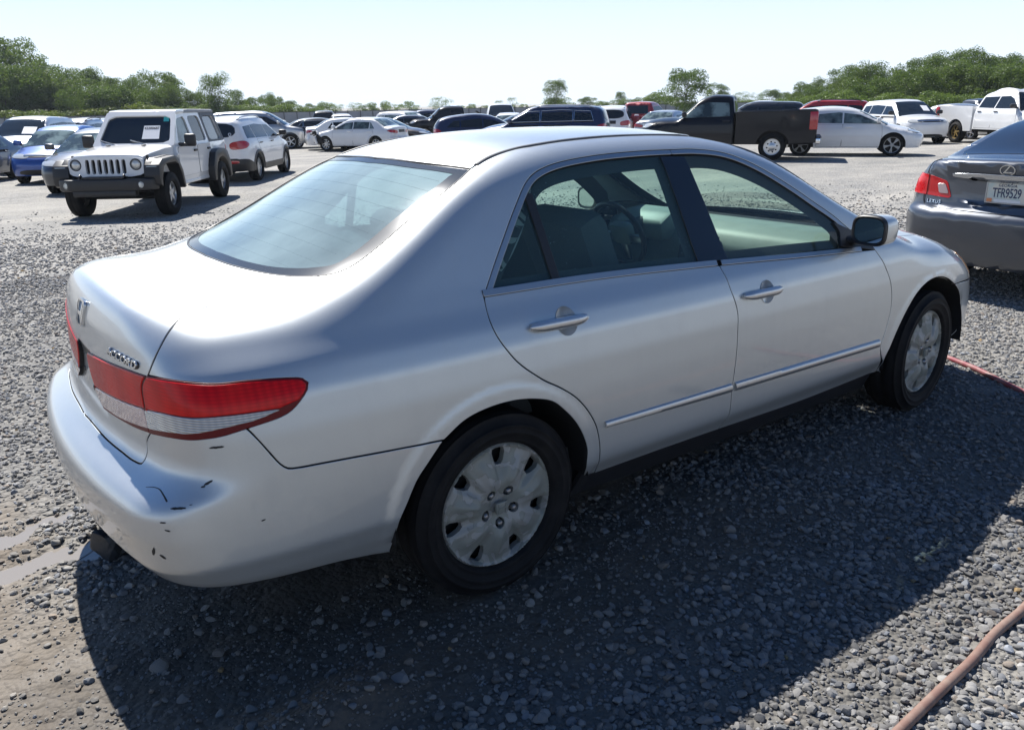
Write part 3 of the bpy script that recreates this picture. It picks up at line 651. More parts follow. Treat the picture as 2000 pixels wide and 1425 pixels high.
def stones(name, X, Y, S, sub, seed, lift=.35, flat=.62):
    """loose stones as one mesh; each with its own shape, turn and colour"""
    rng = np.random.default_rng(seed); n = len(X); V0, F0 = ico(sub); m = len(V0); nf = len(F0)
    var = []
    for k in range(24):
        r = np.random.default_rng(900+k); dirs = r.normal(size=(10, 3)); dirs /= np.linalg.norm(dirs, axis=1, keepdims=True); cutd = r.uniform(.50, .88, 10)
        P = V0*(1+.10*np.sin(V0@r.normal(size=3)*2.5+k)[:, None])
        for q in range(10):
            e = P@dirs[q]-cutd[q]; P = P-np.maximum(e, 0)[:, None]*dirs[q]*.97
        P = P*np.array([1, r.uniform(.65, .95), flat*r.uniform(.75, 1.2)]); var.append(P)
    var = np.array(var); idx = rng.integers(0, 24, n); P = var[idx]*S[:, None, None]
    a = rng.uniform(0, 2*np.pi, n); tx = rng.normal(0, .30, n); ty = rng.normal(0, .30, n)
    ca, sa = np.cos(a)[:, None], np.sin(a)[:, None]
    x, y, z = P[..., 0], P[..., 1], P[..., 2]
    z2 = z*np.cos(tx)[:, None]+y*np.sin(tx)[:, None]; y = y*np.cos(tx)[:, None]-z*np.sin(tx)[:, None]
    z3 = z2*np.cos(ty)[:, None]-x*np.sin(ty)[:, None]; x = x*np.cos(ty)[:, None]+z2*np.sin(ty)[:, None]
    W = np.stack([x*ca-y*sa+X[:, None], x*sa+y*ca+Y[:, None], z3+(gheight(X, Y)+S*lift*flat)[:, None]], -1).reshape(-1, 3)
    F = (F0[None]+(np.arange(n)*m)[:, None, None]).reshape(-1, 3)
    me = bpy.data.meshes.new(name); me.vertices.add(len(W)); me.vertices.foreach_set('co', W.astype(np.float32).ravel())
    me.loops.add(F.size); me.loops.foreach_set('vertex_index', F.astype(np.int32).ravel()); me.polygons.add(len(F)); me.polygons.foreach_set('loop_start', np.arange(0, F.size, 3, dtype=np.int32)); me.polygons.foreach_set('loop_total', np.full(len(F), 3, np.int32)); me.update()
    me.polygons.foreach_set('use_smooth', [sub > 1]*len(F))
    if sub > 1: me.set_sharp_from_angle(angle=rad(27))
    g = np.clip(rng.normal(.26, .085, n), .08, .54); col = np.stack([g*1.0, g*.975, g*.93, np.ones(n)], 1)
    br = rng.random(n); k = br > .93; col[k, :3] = np.stack([g[k]*1.15, g[k]*.92, g[k]*.70], 1); k = br < .10; col[k, :3] = np.stack([g[k]*.85, g[k]*.93, g[k]*1.05], 1)
    k = br > .9985; col[k, :3] = (.42, .26, .07)
    wet = mudmask(X, Y)[:, None]; col[:, :3] *= (1+.12*wet)*(1-wet*np.array((.0, .06, .16)))*(1-.42*damp_shade(X, Y))[:, None]  # stones take the same painted shade as the ground
    at = me.attributes.new('tone', 'FLOAT_COLOR', 'POINT'); at.data.foreach_set('color', np.repeat(col, m, 0).astype(np.float32).ravel())
    return tag(link(name, me, None, M['stone']), 'loose grey gravel and pebbles strewn over the yard', 'gravel', kind='stuff')
def gravel():
    t = NT('stone'); vec = t.coord(); c = t('Attribute', attribute_name='tone').outputs['Color']
    c = t.mix(t.math('MULTIPLY', t.noise(vec, 55, 5, .65), .7), c, (.16, .155, .15)); M['stone'] = t.set(color=c, rough=.82, normal=t.bump(t.noise(vec, 160, 4), .3, .003))
    rng = np.random.default_rng(5)
    def scatter(n, box_, smin, smax, dens, maxd=99, mind=0):
        x = rng.uniform(box_[0], box_[1], n); y = rng.uniform(box_[2], box_[3], n); d = np.hypot(x-CAM.x, y-CAM.y)
        v = np.array([x-CAM.x, y-CAM.y]).T@np.array([_f.x, _f.y])/math.hypot(_f.x, _f.y); w = np.array([x-CAM.x, y-CAM.y]).T@np.array([_r.x, _r.y])
        k = (v > .3) & (rng.random(n) > sstep(np.abs(w), v*.66+.7, v*.95+2.4)) & (d < maxd) & (d >= mind) & (rng.random(n) < dens(x, y)) & (puddle(x, y) < .45+.4*rng.random(n)*(rng.random(n) < .25))
        x, y = x[k], y[k]; s = smin+(smax-smin)*rng.random(len(x))**2.8; return x, y, s
    # bare strip under the car needs none
    under = lambda x, y: 1-((np.abs(y) < .55) & (x > -.7) & (x < 3.3))*.93
    de = lambda x, y: under(x, y)*np.clip(1-1.05*mudmask(x, y), .09, 1)*np.clip(.35+1.3*fbm(x, y, .8, 33), .3, 1)
    x, y, s = scatter(175000, (-4.2, 4.2, -3.0, 2.2), .0055, .021, de, 3.6); stones('gravel', x, y, s, 2, 1)
    x, y, s = scatter(400000, (-7, 9, -3.4, 9.0), .007, .021, de, 9.5, 3.3); stones('gravel_beyond', x, y, s, 1, 2)
    x, y, s = scatter(520000, (-14, 26, -4, 24), .012, .032, lambda x, y: np.clip(.30+.9*fbm(x, y, 2.2, 61), 0, 1)*(1-sstep(np.hypot(x-CAM.x, y-CAM.y), 9, 19)), 19, 8.8); stones('gravel_farther', x, y, s, 1, 9)
    x, y, s = scatter(95000, (-3.4, 4, -2.8, 2.0), .003, .009, lambda x, y: under(x, y)*.95*(mudmask(x, y)*.9+.2)*np.clip(2.0*fbm(x, y, .35, 71)-.3, .1, 1), 3.6); stones('grit', x, y, s, 1, 3)
    x, y, s = scatter(420, (-3, 5, -2.5, 3), .022, .036, lambda x, y: .5*under(x, y)); stones('cobbles', x, y, s, 2, 7, .3)
ground(); gravel()
# ---------------------------------------------------------------- wheels
def tyre_mesh(R=.318, w=.205, rim=.205, n=72):
    """tyre about the y axis, outer face towards -y"""
    h = w/2; sh = R-.018
    prof = [(rim-.004, -h*.72), (rim+.004, -h*.86), (rim+.010, -h*.93), (rim+.013, -h*.90), (rim+.022, -h*.97), (rim+.034, -h*1.0), (rim+.036, -h*1.025), (rim+.040, -h*1.025), (rim+.042, -h*1.01), (rim+.058, -h*1.01), (rim+.060, -h*1.03), (rim+.063, -h*1.03), (rim+.065, -h*.995), (sh-.012, -h*.93), (sh+.004, -h*.86), (R-.004, -h*.74)]
    for a in (-.52, -.46, -.40, -.10, -.04, .02, .30, .36, .42):
        prof.append((R-(.007 if round(a*100) in (-46, -4, 36) else 0), a*2*h*.75+.0))
    prof += [(R-.004, h*.74), (sh+.004, h*.86), (sh-.012, h*.93), (rim+.075, h*1.0), (rim+.05, h*1.02), (rim+.02, h*.95), (rim-.004, h*.72)]
    return lathe(prof, n)
def disc_sheet(outer, holes, zf, h, depth, n_edge=True):
    """flat plate in x-z with holes, raised towards -y by zf(x, z); rims turned in by depth"""
    V2, T, L = fill2(outer, holes, h)
    y = zf(V2); S = np.stack([V2[:, 0], -y, V2[:, 1]], 1); F = T.tolist(); S = [S]; n = len(V2)
    for l in L:
        m = len(l); p = S[0][l]; q = p.copy(); q[:, 1] += depth; S += [p, q]
        for k in range(m):
            k2 = (k+1) % m; F.append([n+k2, n+k, n+m+k, n+m+k2])
        n += 2*m
    return np.concatenate(S), F
def ring_pts(r, n, c=(0, 0), a0=0): return np.array([(c[0]+r*math.cos(a0+2*math.pi*k/n), c[1]+r*math.sin(a0+2*math.pi*k/n)) for k in range(n)])
def sector(r0, r1, a, wa0, wa1, rr=.006):
    """rounded window between two radii"""
    P = []
    for r, w, s in ((r0, wa0, -1), (r1, wa1, 1)):
        t = np.linspace(-w, w, 7)*(1 if s < 0 else -1)
        P += [(r*math.cos(a+q), r*math.sin(a+q)) for q in t]
    P = np.array(P); P = .5*P+.25*np.roll(P, 1, 0)+.25*np.roll(P, -1, 0)
    return P
t = NT('flaking wheel cover'); vec = t.coord()
v = t.noise(vec, 11, 3, .45, 1.5); e = t.ramp(v, [(.47, 0), (.475, 1)]); ed = t.ramp(v, [(.455, 1), (.47, .45), (.475, .45), (.485, 1)])
c = t.mix(e, (.31, .315, .30), (.225, .24, .215)); c = t.mix(t.math('MULTIPLY', t.math('SUBTRACT', 1, ed), 1.0, True), c, (.17, .16, .14))
c = t.mix(t.math('MULTIPLY', t.ramp(t.noise(vec, 22, 5), [(.4, 0), (.8, 1)]), .5), c, (.30, .28, .24))
M['cover'] = t.set(color=c, rough=.5, metal=.15, normal=t.bump(e, .5, .0016))
def accord_wheel(parent, x, y, side, steer=0, spin=0):
    w = bpy.data.objects.new('wheel', None); C.objects.link(w); w.parent = parent
    w.location = (x, y, .318); w.rotation_euler = (0, spin, 0)
    w.rotation_euler = Euler((0, 0, steer+(math.pi if side > 0 else 0))).to_matrix().to_4x4().to_euler()
    part('tyre', tyre_mesh(.320, .196, .224), M['tyre'], w, smooth=True)
    Rc = .223; a7 = [spin+2*math.pi*k/7 for k in range(7)]; a5 = [spin+.3+2*math.pi*k/5 for k in range(5)]
    holes = [sector(.146, .204, a, .10, .165) for a in a7]+[ring_pts(.0185, 18, (.060*math.cos(a), .060*math.sin(a))) for a in a5]
    def zf(V):
        r = np.hypot(V[:, 0], V[:, 1]); th = np.arctan2(V[:, 1], V[:, 0]); u7 = np.abs(((7*(th-spin)/(2*math.pi)) % 1)-.5)*2; q = 2*u7-1
        dome = .072+.020*sstep(r, .02, .10)-.020*sstep(r, .10, .20)
        dip = -.016*np.clip((q-.1)/.6, 0, 1)*sstep(r, .065, .13)*(1-sstep(r, .203, .211))
        ridge = .010*np.clip((-q-.2)/.8, 0, 1)*sstep(r, .07, .11)*(1-sstep(r, .16, .2))
        rimz = .006*sstep(r, .206, .211)-.014*sstep(r, .214, .223)
        return dome+dip+ridge+rimz
    S, F = disc_sheet(ring_pts(Rc, 96), holes, zf, .0065, .022)
    S = S+np.array([0, -.0, 0]); part('wheel_cover', (S, F), M['cover'], w, smooth='auto')
    part('steel_disc', lathe([(.001, -.028), (.06, -.034), (.11, -.022), (.16, -.010), (.20, -.022), (.204, .07)], 40), M['dark'], w, smooth=True)
    for a in a5:
        p = lathe([(.0, -.090), (.006, -.089), (.0095, -.084), (.0105, -.070), (.0125, -.068), (.0125, -.03)], 14)
        V = p[0]+np.array([.060*math.cos(a), 0, .060*math.sin(a)]); part('lug_nut', (V, p[1]), M['steel'], w, smooth='auto')
    b = .021
    em = [prism([(-b, -b), (b, -b), (b*1.1, b), (-b*1.1, b)], -.0965, -.084, 1, .003)]
    part('hub_badge', join(em), M['cover'], w, smooth='auto')
    ins = [prism([(-b*.75, -b*.8), (-b*.75+.003, -b*.8), (-b*.82+.003, b*.8), (-b*.82, b*.8)], -.099, -.096), prism([(b*.75-.003, -b*.8), (b*.75, -b*.8), (b*.82, b*.8), (b*.82-.003, b*.8)], -.099, -.096), prism([(-b*.7, -.002), (b*.7, -.002), (b*.7, .002), (-b*.7, .002)], -.099, -.096)]
    part('hub_mark', join(ins), M['cover'], w)
    return w
def text_mesh(s, size, depth, shear=0, bold=.0, spacing=1.0, align='CENTER', bev=0):
    cu = bpy.data.curves.new('letters', 'FONT'); cu.body = s; cu.size = size; cu.extrude = depth; cu.shear = shear; cu.offset = bold
    cu.space_character = spacing; cu.align_x = align; cu.align_y = 'CENTER'; cu.bevel_depth = bev
    o = bpy.data.objects.new('letters', cu); C.objects.link(o); dg = bpy.context.evaluated_depsgraph_get(); dg.update()
    me = bpy.data.meshes.new_from_object(o.evaluated_get(dg)); bpy.data.objects.remove(o); bpy.data.curves.remove(cu); me.name = 'letters'; me.materials.clear()
    return me
def lay(me, o, n, up):
    """turn a flat mesh (x right, y up, z towards viewer) to stand at o facing n"""
    n = Vector(n).normalized(); up = Vector(up); r = up.cross(n).normalized(); u = n.cross(r)
    me.transform(Matrix(((r.x, u.x, n.x, o[0]), (r.y, u.y, n.y, o[1]), (r.z, u.z, n.z, o[2]), (0, 0, 0, 1)))); return me
def wrap_text(B, me, y0, z0, off=.003, d=(-1, 0, 0), sgn=-1):
    """bend raised letters onto the tail of a car: letter x runs towards -y seen from behind"""
    n = len(me.vertices); co = np.empty(n*3, np.float32); me.vertices.foreach_get('co', co); co = co.reshape(-1, 3).astype(float)
    P = np.stack([np.full(n, -1.3 if d[0] < 0 else 4.2), y0+sgn*co[:, 0], z0+co[:, 1]], 1); S, ok = B.hit(P, np.array(d, float)); N = B.nrm(S)
    S = S+N*(co[:, 2]+off)[:, None]; me.vertices.foreach_set('co', S.astype(np.float32).ravel()); me.update(); return me
# ---------------------------------------------------------------- the silver sedan
def build_accord():
    B = ACC; import copy; BL = copy.copy(ACC); BL.recess = None
    K = {k: crm(v) for k, v in KV.items()}
    on = lambda pts, d: B.hit(np.array(pts, float), np.array(d, float))[0]
    root = thing('sedan_car', 'large silver four-door sedan with scuffed rear bumper and red tail lamps, nearest the viewer', 'car')
    Si = M['silver']; H = .016
    # curves made by hand on the unseen side and front
    trim_end = on([(1.55, -.60, 1.42), (1.75, -.64, 1.33), (2.0, -.70, 1.20), (2.25, -.745, 1.08), (2.45, -.765, .985)], (0, -.55, .83))
    trimA = K['trim']; trimB = crm(np.vstack([KV['trim'][-1:], trim_end]))
    hood_side = crm(on([(2.45, -.765, .985), (2.60, -.75, .98), (2.9, -.72, .94), (3.15, -.68, .87), (3.38, -.62, .78)], (0, -.4, .9)))
    ws_top = crm(np.vstack([KV['trim'][-1:], on([(1.50, -.3, 1.43), (1.53, 0, 1.44)], (0, 0, 1))]))
    cowl = crm(on([(2.45, -.765, .985), (2.58, -.45, 1.0), (2.63, -.2, 1.0), (2.64, 0, 1.0)], (0, 0, 1)))
    i0 = KV['bl_bot'][1:]
    blb = crm(np.vstack([on([(-.592, 0, 1.11)], (-.3, 0, 1)), i0])); blb[0, 1] = 0
    blt = crm(np.vstack([KV['bl_top'][:-1], on([(.085, 0, 1.40)], (-.2, 0, 1))])); blt[-1, 1] = 0
    low = [p for p in KV['lid_low'] if p[1] < -.05]
    lidlow = crm(np.vstack([low, on([(-1.05, 0, .64)], (-.8, 0, .5))])); lidlow[-1, 1] = 0
    # ---- outer skin
    side = chain(trimA[::-1], K['bl_right'][::-1], K['lid_edge'], K['tl_side'], K['qbgap'][::-1], K['rarch_f'], K['sill_q'], K['rdoor_back'][::-1], K['dframe'], crm([KV['dframe'][-1], trim_end[-1]]), trimB[::-1])
    put('side_panel', panel(B, side, (-.22, -.80, .50), H), Si, root, both=True)
    roof = chain(trimA, ws_top, mir(ws_top[::-1]), mir(trimA[::-1]), mir(blt), blt[::-1])
    put('roof', panel(B, roof, (0, 0, 1), .05, inset=.006), Si, root)
    lid = chain(blb, K['lid_edge'], K['tl_split'][::-1], lidlow, mir(lidlow[::-1]), mir(K['tl_split']), mir(K['lid_edge'][::-1]), mir(blb[::-1]))
    trunk = put('trunk_lid', panel(B, lid, (-.75, 0, .66), .022), Si, root)
    bl = chain(blb, K['bl_right'], blt, mir(blt[::-1]), mir(K['bl_right'][::-1]), mir(blb[::-1]))
    S, F, N = panel(B, bl, (-.3, 0, .95), .03, inset=.004, off=-.004, flange=.006)
    rw = link('rear_window', mesh('rear_window', S, F, N), root, [M['backlight']])
    Ps = np.vstack([bl, bl[:1]]); Pn = B.nrm(Ps); part('window_seal', tube((Ps-Pn*.003)[:-1], .0048, 6, True), M['black_trim'], root, smooth=True)
    for q_ in (K['lid_edge'], mir(K['lid_edge'])): part('lid_gap_shade', tube(q_-B.nrm(q_)*.0042, .0042, 6), M['black_trim'], root, smooth=True)  # dark tube added in the lid gap to read as its shade
    # dark printed border and heater lines are pieces on the glass
    c = np.mean(bl, 0)
    P2 = bl.copy(); inner = []
    cc = np.array([-.22, 0, 0])
    tt = np.roll(bl, -1, 0)-np.roll(bl, 1, 0); nn = np.stack([-tt[:, 1], tt[:, 0]], 1); nn /= np.linalg.norm(nn, axis=1, keepdims=True)
    if area2(bl[:, :2]) < 0: nn = -nn
    wdt = .042+.016*sstep(np.abs(bl[:, 1]), .35, .6)
    inner = bl.copy(); inner[:, :2] += nn*wdt[:, None]
    keep = dist_poly(inner[:, :2], bl[:, :2]) > wdt*.93; inner = inner[keep]
    S, F, N = panel(B, bl, (-.3, 0, .95), .03, inset=.006, off=-.0025, flange=0, holes=(inner,))
    link('window_border', mesh('window_border', S, F, N), rw, M['frit'])
    lines = []
    for k in range(11):
        x0 = -.50+.058*k
        yy = np.linspace(-.52, .52, 40); xs = x0+.06*(np.abs(yy)/.5)**2*.6
        P = np.stack([xs, yy, np.full(40, 1.2)], 1); k2 = inpoly(P[:, :2], inner[:, :2]); P = P[k2]
        if len(P) < 6: continue
        S, _ = B.hit(P, np.array((0, 0, 1.))); Nn = B.nrm(S); S = S+Nn*-.0042
        lines.append(tube(S, .0004, 4))
    part('heater_lines', join(lines), M['frit'], rw)
    ws = chain(trimB, cowl, mir(cowl[::-1]), mir(trimB[::-1]), mir(ws_top), ws_top[::-1])
    put('windscreen', panel(B, ws, (.4, 0, .9), .05, inset=.004, off=-.004, flange=.006), M['glass_front'], root)
    wsp = ws; tt = np.roll(wsp, -1, 0)-np.roll(wsp, 1, 0); nn = np.stack([-tt[:, 1], tt[:, 0]], 1); nn /= np.linalg.norm(nn, axis=1, keepdims=True)+1e-9
    if area2(wsp[:, :2]) < 0: nn = -nn
    inn = wsp.copy(); inn[:, :2] += nn*.085; inn = inn[dist_poly(inn[:, :2], wsp[:, :2]) > .079]
    S, F, N = panel(B, wsp, (.4, 0, .9), .06, inset=.006, off=-.009, flange=0, holes=(inn,)); link('windscreen_border', mesh('windscreen_border', S, F, N), root, M['black_trim'])
    hoodfront = crm(on([(3.38, -.62, .78), (3.50, -.40, .72), (3.56, 0, .70)], (.5, 0, .8)))
    hoodrear = cowl+np.array([.05, 0, 0]); hoodrear = on(hoodrear, (0, 0, 1)); hoodrear[-1, 1] = 0; hoodfront[-1, 1] = 0
    hs = hood_side[hood_side[:, 0] > hoodrear[0, 0]]
    put('hood', panel(B, chain(hoodrear[::-1], hs, hoodfront, mir(hoodfront[::-1]), mir(hs[::-1]), mir(hoodrear)), (.3, 0, .95), .05), Si, root)
    put('cowl', panel(B, chain(cowl, hoodrear[::-1], mir(hoodrear), mir(cowl[::-1])), (.3, 0, .95), .05, off=-.012, inset=-.004), M['black_trim'], root)
    lamp_rear = crm(on([(3.38, -.62, .78), (3.28, -.70, .81), (3.12, -.80, .80), (3.08, -.815, .765)], (.3, -.8, .5)))
    lamp_low = crm(on([(3.08, -.815, .765), (3.20, -.82, .68), (3.32, -.80, .615)], (.4, -.85, .3)))
    bgapf = crm(np.vstack([lamp_low[-1:], KV['farch_a'][-1:]]))
    fender = chain(K['fsill'][::-1], K['fdoor_front'][::-1], K['fdf_up'], crm([KV['dframe'][-1], trim_end[-1]]), hood_side, lamp_rear, lamp_low, bgapf, K['farch_a'][::-1])
    put('fender', panel(B, fender, (.12, -.85, .5), .022), Si, root, both=True)
    lamp_front = crm(on([(3.32, -.80, .615), (3.50, -.60, .60), (3.56, -.48, .62), (3.50, -.46, .72), (3.38, -.62, .78)], (.7, -.55, .4)))
    put('headlight', panel(B, chain(lamp_rear, lamp_low, lamp_front), (.6, -.7, .35), .02, off=.002), M['headlamp'], root, both=True)
    am = on([(3.10, -.81, .785), (3.20, -.77, .79), (3.30, -.70, .775), (3.36, -.74, .69), (3.30, -.79, .645), (3.18, -.82, .70)], (.5, -.75, .4))
    put('turn_signal', panel(B, crm(am, .01, True), (.5, -.75, .4), .015, off=.005), M['amber'], root, both=True)
    arch_f2 = crm(np.vstack([KV['farch_a'][-1:], on([(3.085, -.87, .56), (3.115, -.86, .45), (3.11, -.85, .33), (3.085, -.82, .235)], (0, -1, 0))]))
    fb_bot = crm(on([(3.085, -.82, .235), (3.30, -.74, .23), (3.50, -.5, .23), (3.62, 0, .23)], (.6, -.75, .1))); fb_bot[-1, 1] = 0
    fb_top = crm(on([(3.56, 0, .70), (3.50, -.46, .69)], (.8, 0, .5))); fb_top[0, 1] = 0
    lf = lamp_front[:np.argmin(np.linalg.norm(lamp_front-fb_top[-1], axis=1))+1]
    fmid = on([(4.2, 0, z) for z in np.arange(.25, .68, .02)], (1, 0, 0))
    put('front_bumper', panel(B, chain(arch_f2, fb_bot, fmid, fb_top, lf[::-1], bgapf), (.68, -.68, .2), .03, keep_mid=True), Si, root, merge=True)
    put('front_door', panel(B, chain(K['belt'][K['belt'][:, 0] >= KV['bgap'][0][0]-.001], K['fdoor_front'], K['doorbot'][K['doorbot'][:, 0] > KV['bgap'][-1][0]][::-1], K['bgap'][::-1]), (0, -1, .08), H), Si, root, both=True)
    put('rear_door', panel(B, chain(K['belt'][K['belt'][:, 0] <= KV['bgap'][0][0]+.001], K['bgap'], K['doorbot'][K['doorbot'][:, 0] <= KV['bgap'][-1][0]][::-1], K['rdoor_back'][::-1]), (0, -1, .08), H), Si, root, both=True)
    fd = [o for o in root.children if o.name.startswith('front_door')]; rd = [o for o in root.children if o.name.startswith('rear_door')]
    rb_bot = crm(on([KV['rarch_b'][-1], (-.55, -.83, .285), (-.75, -.805, .30), (-.92, -.75, .325), (-1.02, -.60, .345), (-1.07, -.35, .35), (-1.085, 0, .35)], (-.6, -.75, -.1))); rb_bot[-1, 1] = 0
    rmid = on([(-1.3, 0, z) for z in np.arange(.365, .64, .015)], (-1, 0, 0)); rmid = rmid[(rmid[:, 2] > rb_bot[-1, 2]+.006)]
    bump = chain(lidlow[::-1], K['tl_bot'][::-1], K['qbgap'][::-1], K['rarch_b'], rb_bot, rmid)
    rb = put('rear_bumper', panel(B, bump, (-.66, -.66, .36), .013, keep_mid=True), Si, root, merge=True)
    rock = crm([KV['rarch_f'][-1], (.44, -.88, .30), (1.12, -.88, .295), (2.31, -.87, .292), (2.325, -.87, .29)])
    rock2 = crm([(2.33, -.84, .19), (1.12, -.84, .195), (.36, -.84, .205)])
    put('sill', panel(B, chain(rock, rock2), (0, -1, .1), .03, off=-.008, inset=.001), M['black_trim'], root, both=True)
    # ---- door frames, windows and trim
    for sgn, doors in ((0, None),):
        pass
    belt = K['belt']; cut = lambda a, b: belt[(belt[:, 0] >= a) & (belt[:, 0] <= b)]
    df = K['dframe']; j = np.argmin(np.linalg.norm(df-np.array(KV['dframe'][8]), axis=1))
    def window_parts(idx, lo, doors, frame, glassline, name):
        pass
    d = (0, -.92, .38)
    rglass = chain(K['gr_rear'], K['gr_front'], K['gr_bot'][::-1])
    fglass = chain(K['gf_top'], K['gf_fr'], K['gf_bot'][::-1], K['bp_front'][::-1])
    pil = chain(K['gr_front'], crm([KV['gr_front'][-1], KV['gf_bot'][0]]), K['bp_front'][::-1], crm([KV['bp_front'][0], KV['gr_front'][0]]))
    bar = K['divbar']; barp = chain(bar+np.array([-.014, 0, 0]), (bar+np.array([.016, 0, 0]))[::-1])
    sail = chain(K['gf_fr'][::-1], crm([KV['gf_top'][-1], KV['dframe'][-1]]), K['fdf_up'][::-1], crm([KV['fdf_up'][0], KV['gf_bot'][-1]]))
    chR = chain(df[:j+1], band_in(df[:j+1], K['gr_rear'])[::-1]); chF = chain(df[j:], band_in(df[j:], K['gf_top'])[::-1])
    btR = band2(cut(-.1, KV['bgap'][0][0]-.002), .021); btF = band2(cut(KV['bgap'][0][0]+.002, 2.08), .019)
    for mside in (0, 1):
        par_r, par_f = rd[mside], fd[mside]
        def pp(name, vfn, mat, par):
            return put(name, mirror_vfn(*vfn) if mside else vfn, mat, par)
        pp('window_glass', panel(B, rglass, d, .03, off=-.008, flange=.004, inset=-.004), M['glass_side'], par_r)
        for g_, wd, pr2 in ((rglass, .032, par_r), (fglass, .034, par_f)):
            u_ = np.array((1., 0, 0)); v_ = np.array((0, -.38, -.92)); g2 = np.stack([g_[:, 0], g_[:, 2]], 1); g2 = g2 if area2(g2) > 0 else g2[::-1]; g3 = g_ if area2(np.stack([g_[:, 0], g_[:, 2]], 1)) > 0 else g_[::-1]
            n2 = inset2(g2, wd); kk = dist_poly(n2, g2) > wd*.93; hole = np.stack([n2[:, 0], np.interp(n2[:, 0], np.sort(g3[:, 0]), g3[np.argsort(g3[:, 0]), 1])*0-.75, n2[:, 1]], 1)[kk]
            hole, _ = B.hit(hole, np.array((0, -1., 0)))
            pp('window_surround', panel(B, g_, d, .04, off=-.030, flange=0, inset=-.05, holes=(hole,)), M['lining_dark'], pr2)
        pp('window_glass', panel(B, fglass, d, .03, off=-.008, flange=.004, inset=-.004), M['glass_front'], par_f)
        pp('door_pillar', panel(B, pil, d, .03, off=-.003, inset=.0), M['gloss_black'], par_f)
        pp('window_divider', panel(B, barp, d, .02, off=-.002, inset=0), M['black_trim'], par_r)
        pp('mirror_base', panel(B, sail, d, .02, off=.001, inset=.0), M['black_trim'], par_f)
        pp('window_trim', panel(B, chR, d, .012, off=-.001, inset=.003), M['trim_band'], par_r)
        pp('window_trim', panel(B, chF, d, .012, off=-.001, inset=.003), M['trim_band'], par_f)
        pp('belt_trim', panel(B, btR, d, .01, off=.005, inset=0), M['trim_band'], par_r)
        pp('belt_trim', panel(B, btF, d, .01, off=.005, inset=0), M['trim_band'], par_f)
        for a, b, par in ((KV['moldtop'][0][0], KV['bgap'][5][0]-.012, par_r), (KV['bgap'][5][0]+.012, KV['moldtop'][-1][0], par_f)):
            xs = np.linspace(a, b, 60); zt = np.interp(xs, [p[0] for p in KV['moldtop']], [p[2] for p in KV['moldtop']]); zb = np.interp(xs, [p[0] for p in KV['moldbot']], [p[2] for p in KV['moldbot']])
            rows = []
            for q, o in ((0, 0), (.06, .007), (.25, .0115), (.55, .012), (.85, .008), (1, 0)):
                P = np.stack([xs, np.full(60, -.9), zb+(zt-zb)*q], 1); S, _ = B.hit(P, np.array((0, -1., 0))); rows.append(S+B.nrm(S)*o)
            V = np.concatenate(rows); F = [[r*60+k, r*60+k+1, (r+1)*60+k+1, (r+1)*60+k] for r in range(5) for k in range(59)]
            F += [[r*60 for r in range(6)], [r*60+59 for r in range(6)][::-1]]
            if mside: V = mir(V)
            part('side_moulding', (V, F), M['moulding'], par, smooth='auto')
        for cx, cz, par, tilt in ((.262, .905, par_r, -.02), (1.312, .853, par_f, -.02)):
            handle(B, cx, cz, par, mside)
        # inner lining of the doors, seen through the windows
        for c1, par in ((chain(cut(KV['bgap'][0][0]+.02, 2.1), [(2.12, -.85, .60), (1.16, -.88, .60)]), par_f), (chain(cut(.06, KV['bgap'][0][0]-.02), [(1.12, -.88, .60), (.30, -.88, .60)]), par_r)):
            pp('door_lining', panel(B, c1, (0, -1, .1), .08, off=-.05, flange=0), M['lining_dark'], par)
    roofl = chain(trimA*np.array([1, .93, 1]), ws_top*np.array([1, .93, 1]), mir(ws_top[::-1])*np.array([1, .93, 1]), mir(trimA[::-1])*np.array([1, .93, 1]), mir(blt)*np.array([1, .93, 1]), (blt*np.array([1, .93, 1]))[::-1])
    put('roof_lining', panel(B, roofl, (0, 0, 1), .07, off=-.035, flange=0), M['lining'], root)
    for mside in (0, 1):
        S, F, N = panel(B, chain(crm([(.16, -.57, 1.36), (.36, -.60, 1.36), (.10, -.75, 1.05), (-.38, -.66, 1.06)])), (-.1, -.9, .4), .05, off=-.03, flange=0)
        put('pillar_lining', mirror_vfn(S, F, N) if mside else (S, F, N), M['lining'], root)
        # roof ditch moulding
        P = chain(trimA[2:], trimB[:-6]); N2 = B.nrm(P); T_ = np.gradient(P, axis=0); T_ /= np.linalg.norm(T_, axis=1, keepdims=True); sd = np.cross(T_, N2)
        rows = [P+sd*a+N2*o for a, o in ((-.011, -.004), (-.009, .003), (0, .005), (.009, .003), (.011, -.004))]
        V = np.concatenate(rows); m = len(P); F = [[r*m+k, r*m+k+1, (r+1)*m+k+1, (r+1)*m+k] for r in range(4) for k in range(m-1)]
        part('roof_moulding', (mir(V) if mside else V, F), M['roof_strip'], root, smooth=True)
    # ---- tail lamps
    for mside in (0, 1):
        def pq(name, vfn, mat, par): return put(name, mirror_vfn(*vfn) if mside else vfn, mat, par)
        dd = (-.62, -.78, .05)
        sl_ = pq('tail_light', panel(BL, chain(K['tl_split'], K['tl_side'], K['tl_bot']), dd, .02, off=.004, inset=.001, flange=.02), M['gasket'], root)
        mid = K['tl_mid']; split = K['tl_split']
        top = K['tl_side']; k3 = np.argmin(np.linalg.norm(top-np.array(KV['tl_side'][9]), axis=1))
        js = np.argmin(np.linalg.norm(split-mid[0], axis=1))
        pq('red_lens', panel(BL, chain(split[js:], top[:k3+1], crm([top[k3], mid[-1]]), mid[::-1]), dd, .018, off=.006, inset=.007, flange=.006, rnd=.004), M['red_lens'], sl_)
        pq('clear_lens', panel(BL, chain(mid, K['tl_wbot'][::-1]), dd, .014, off=.006, inset=.002, flange=.006, rnd=.003), M['clear_lens'], sl_)
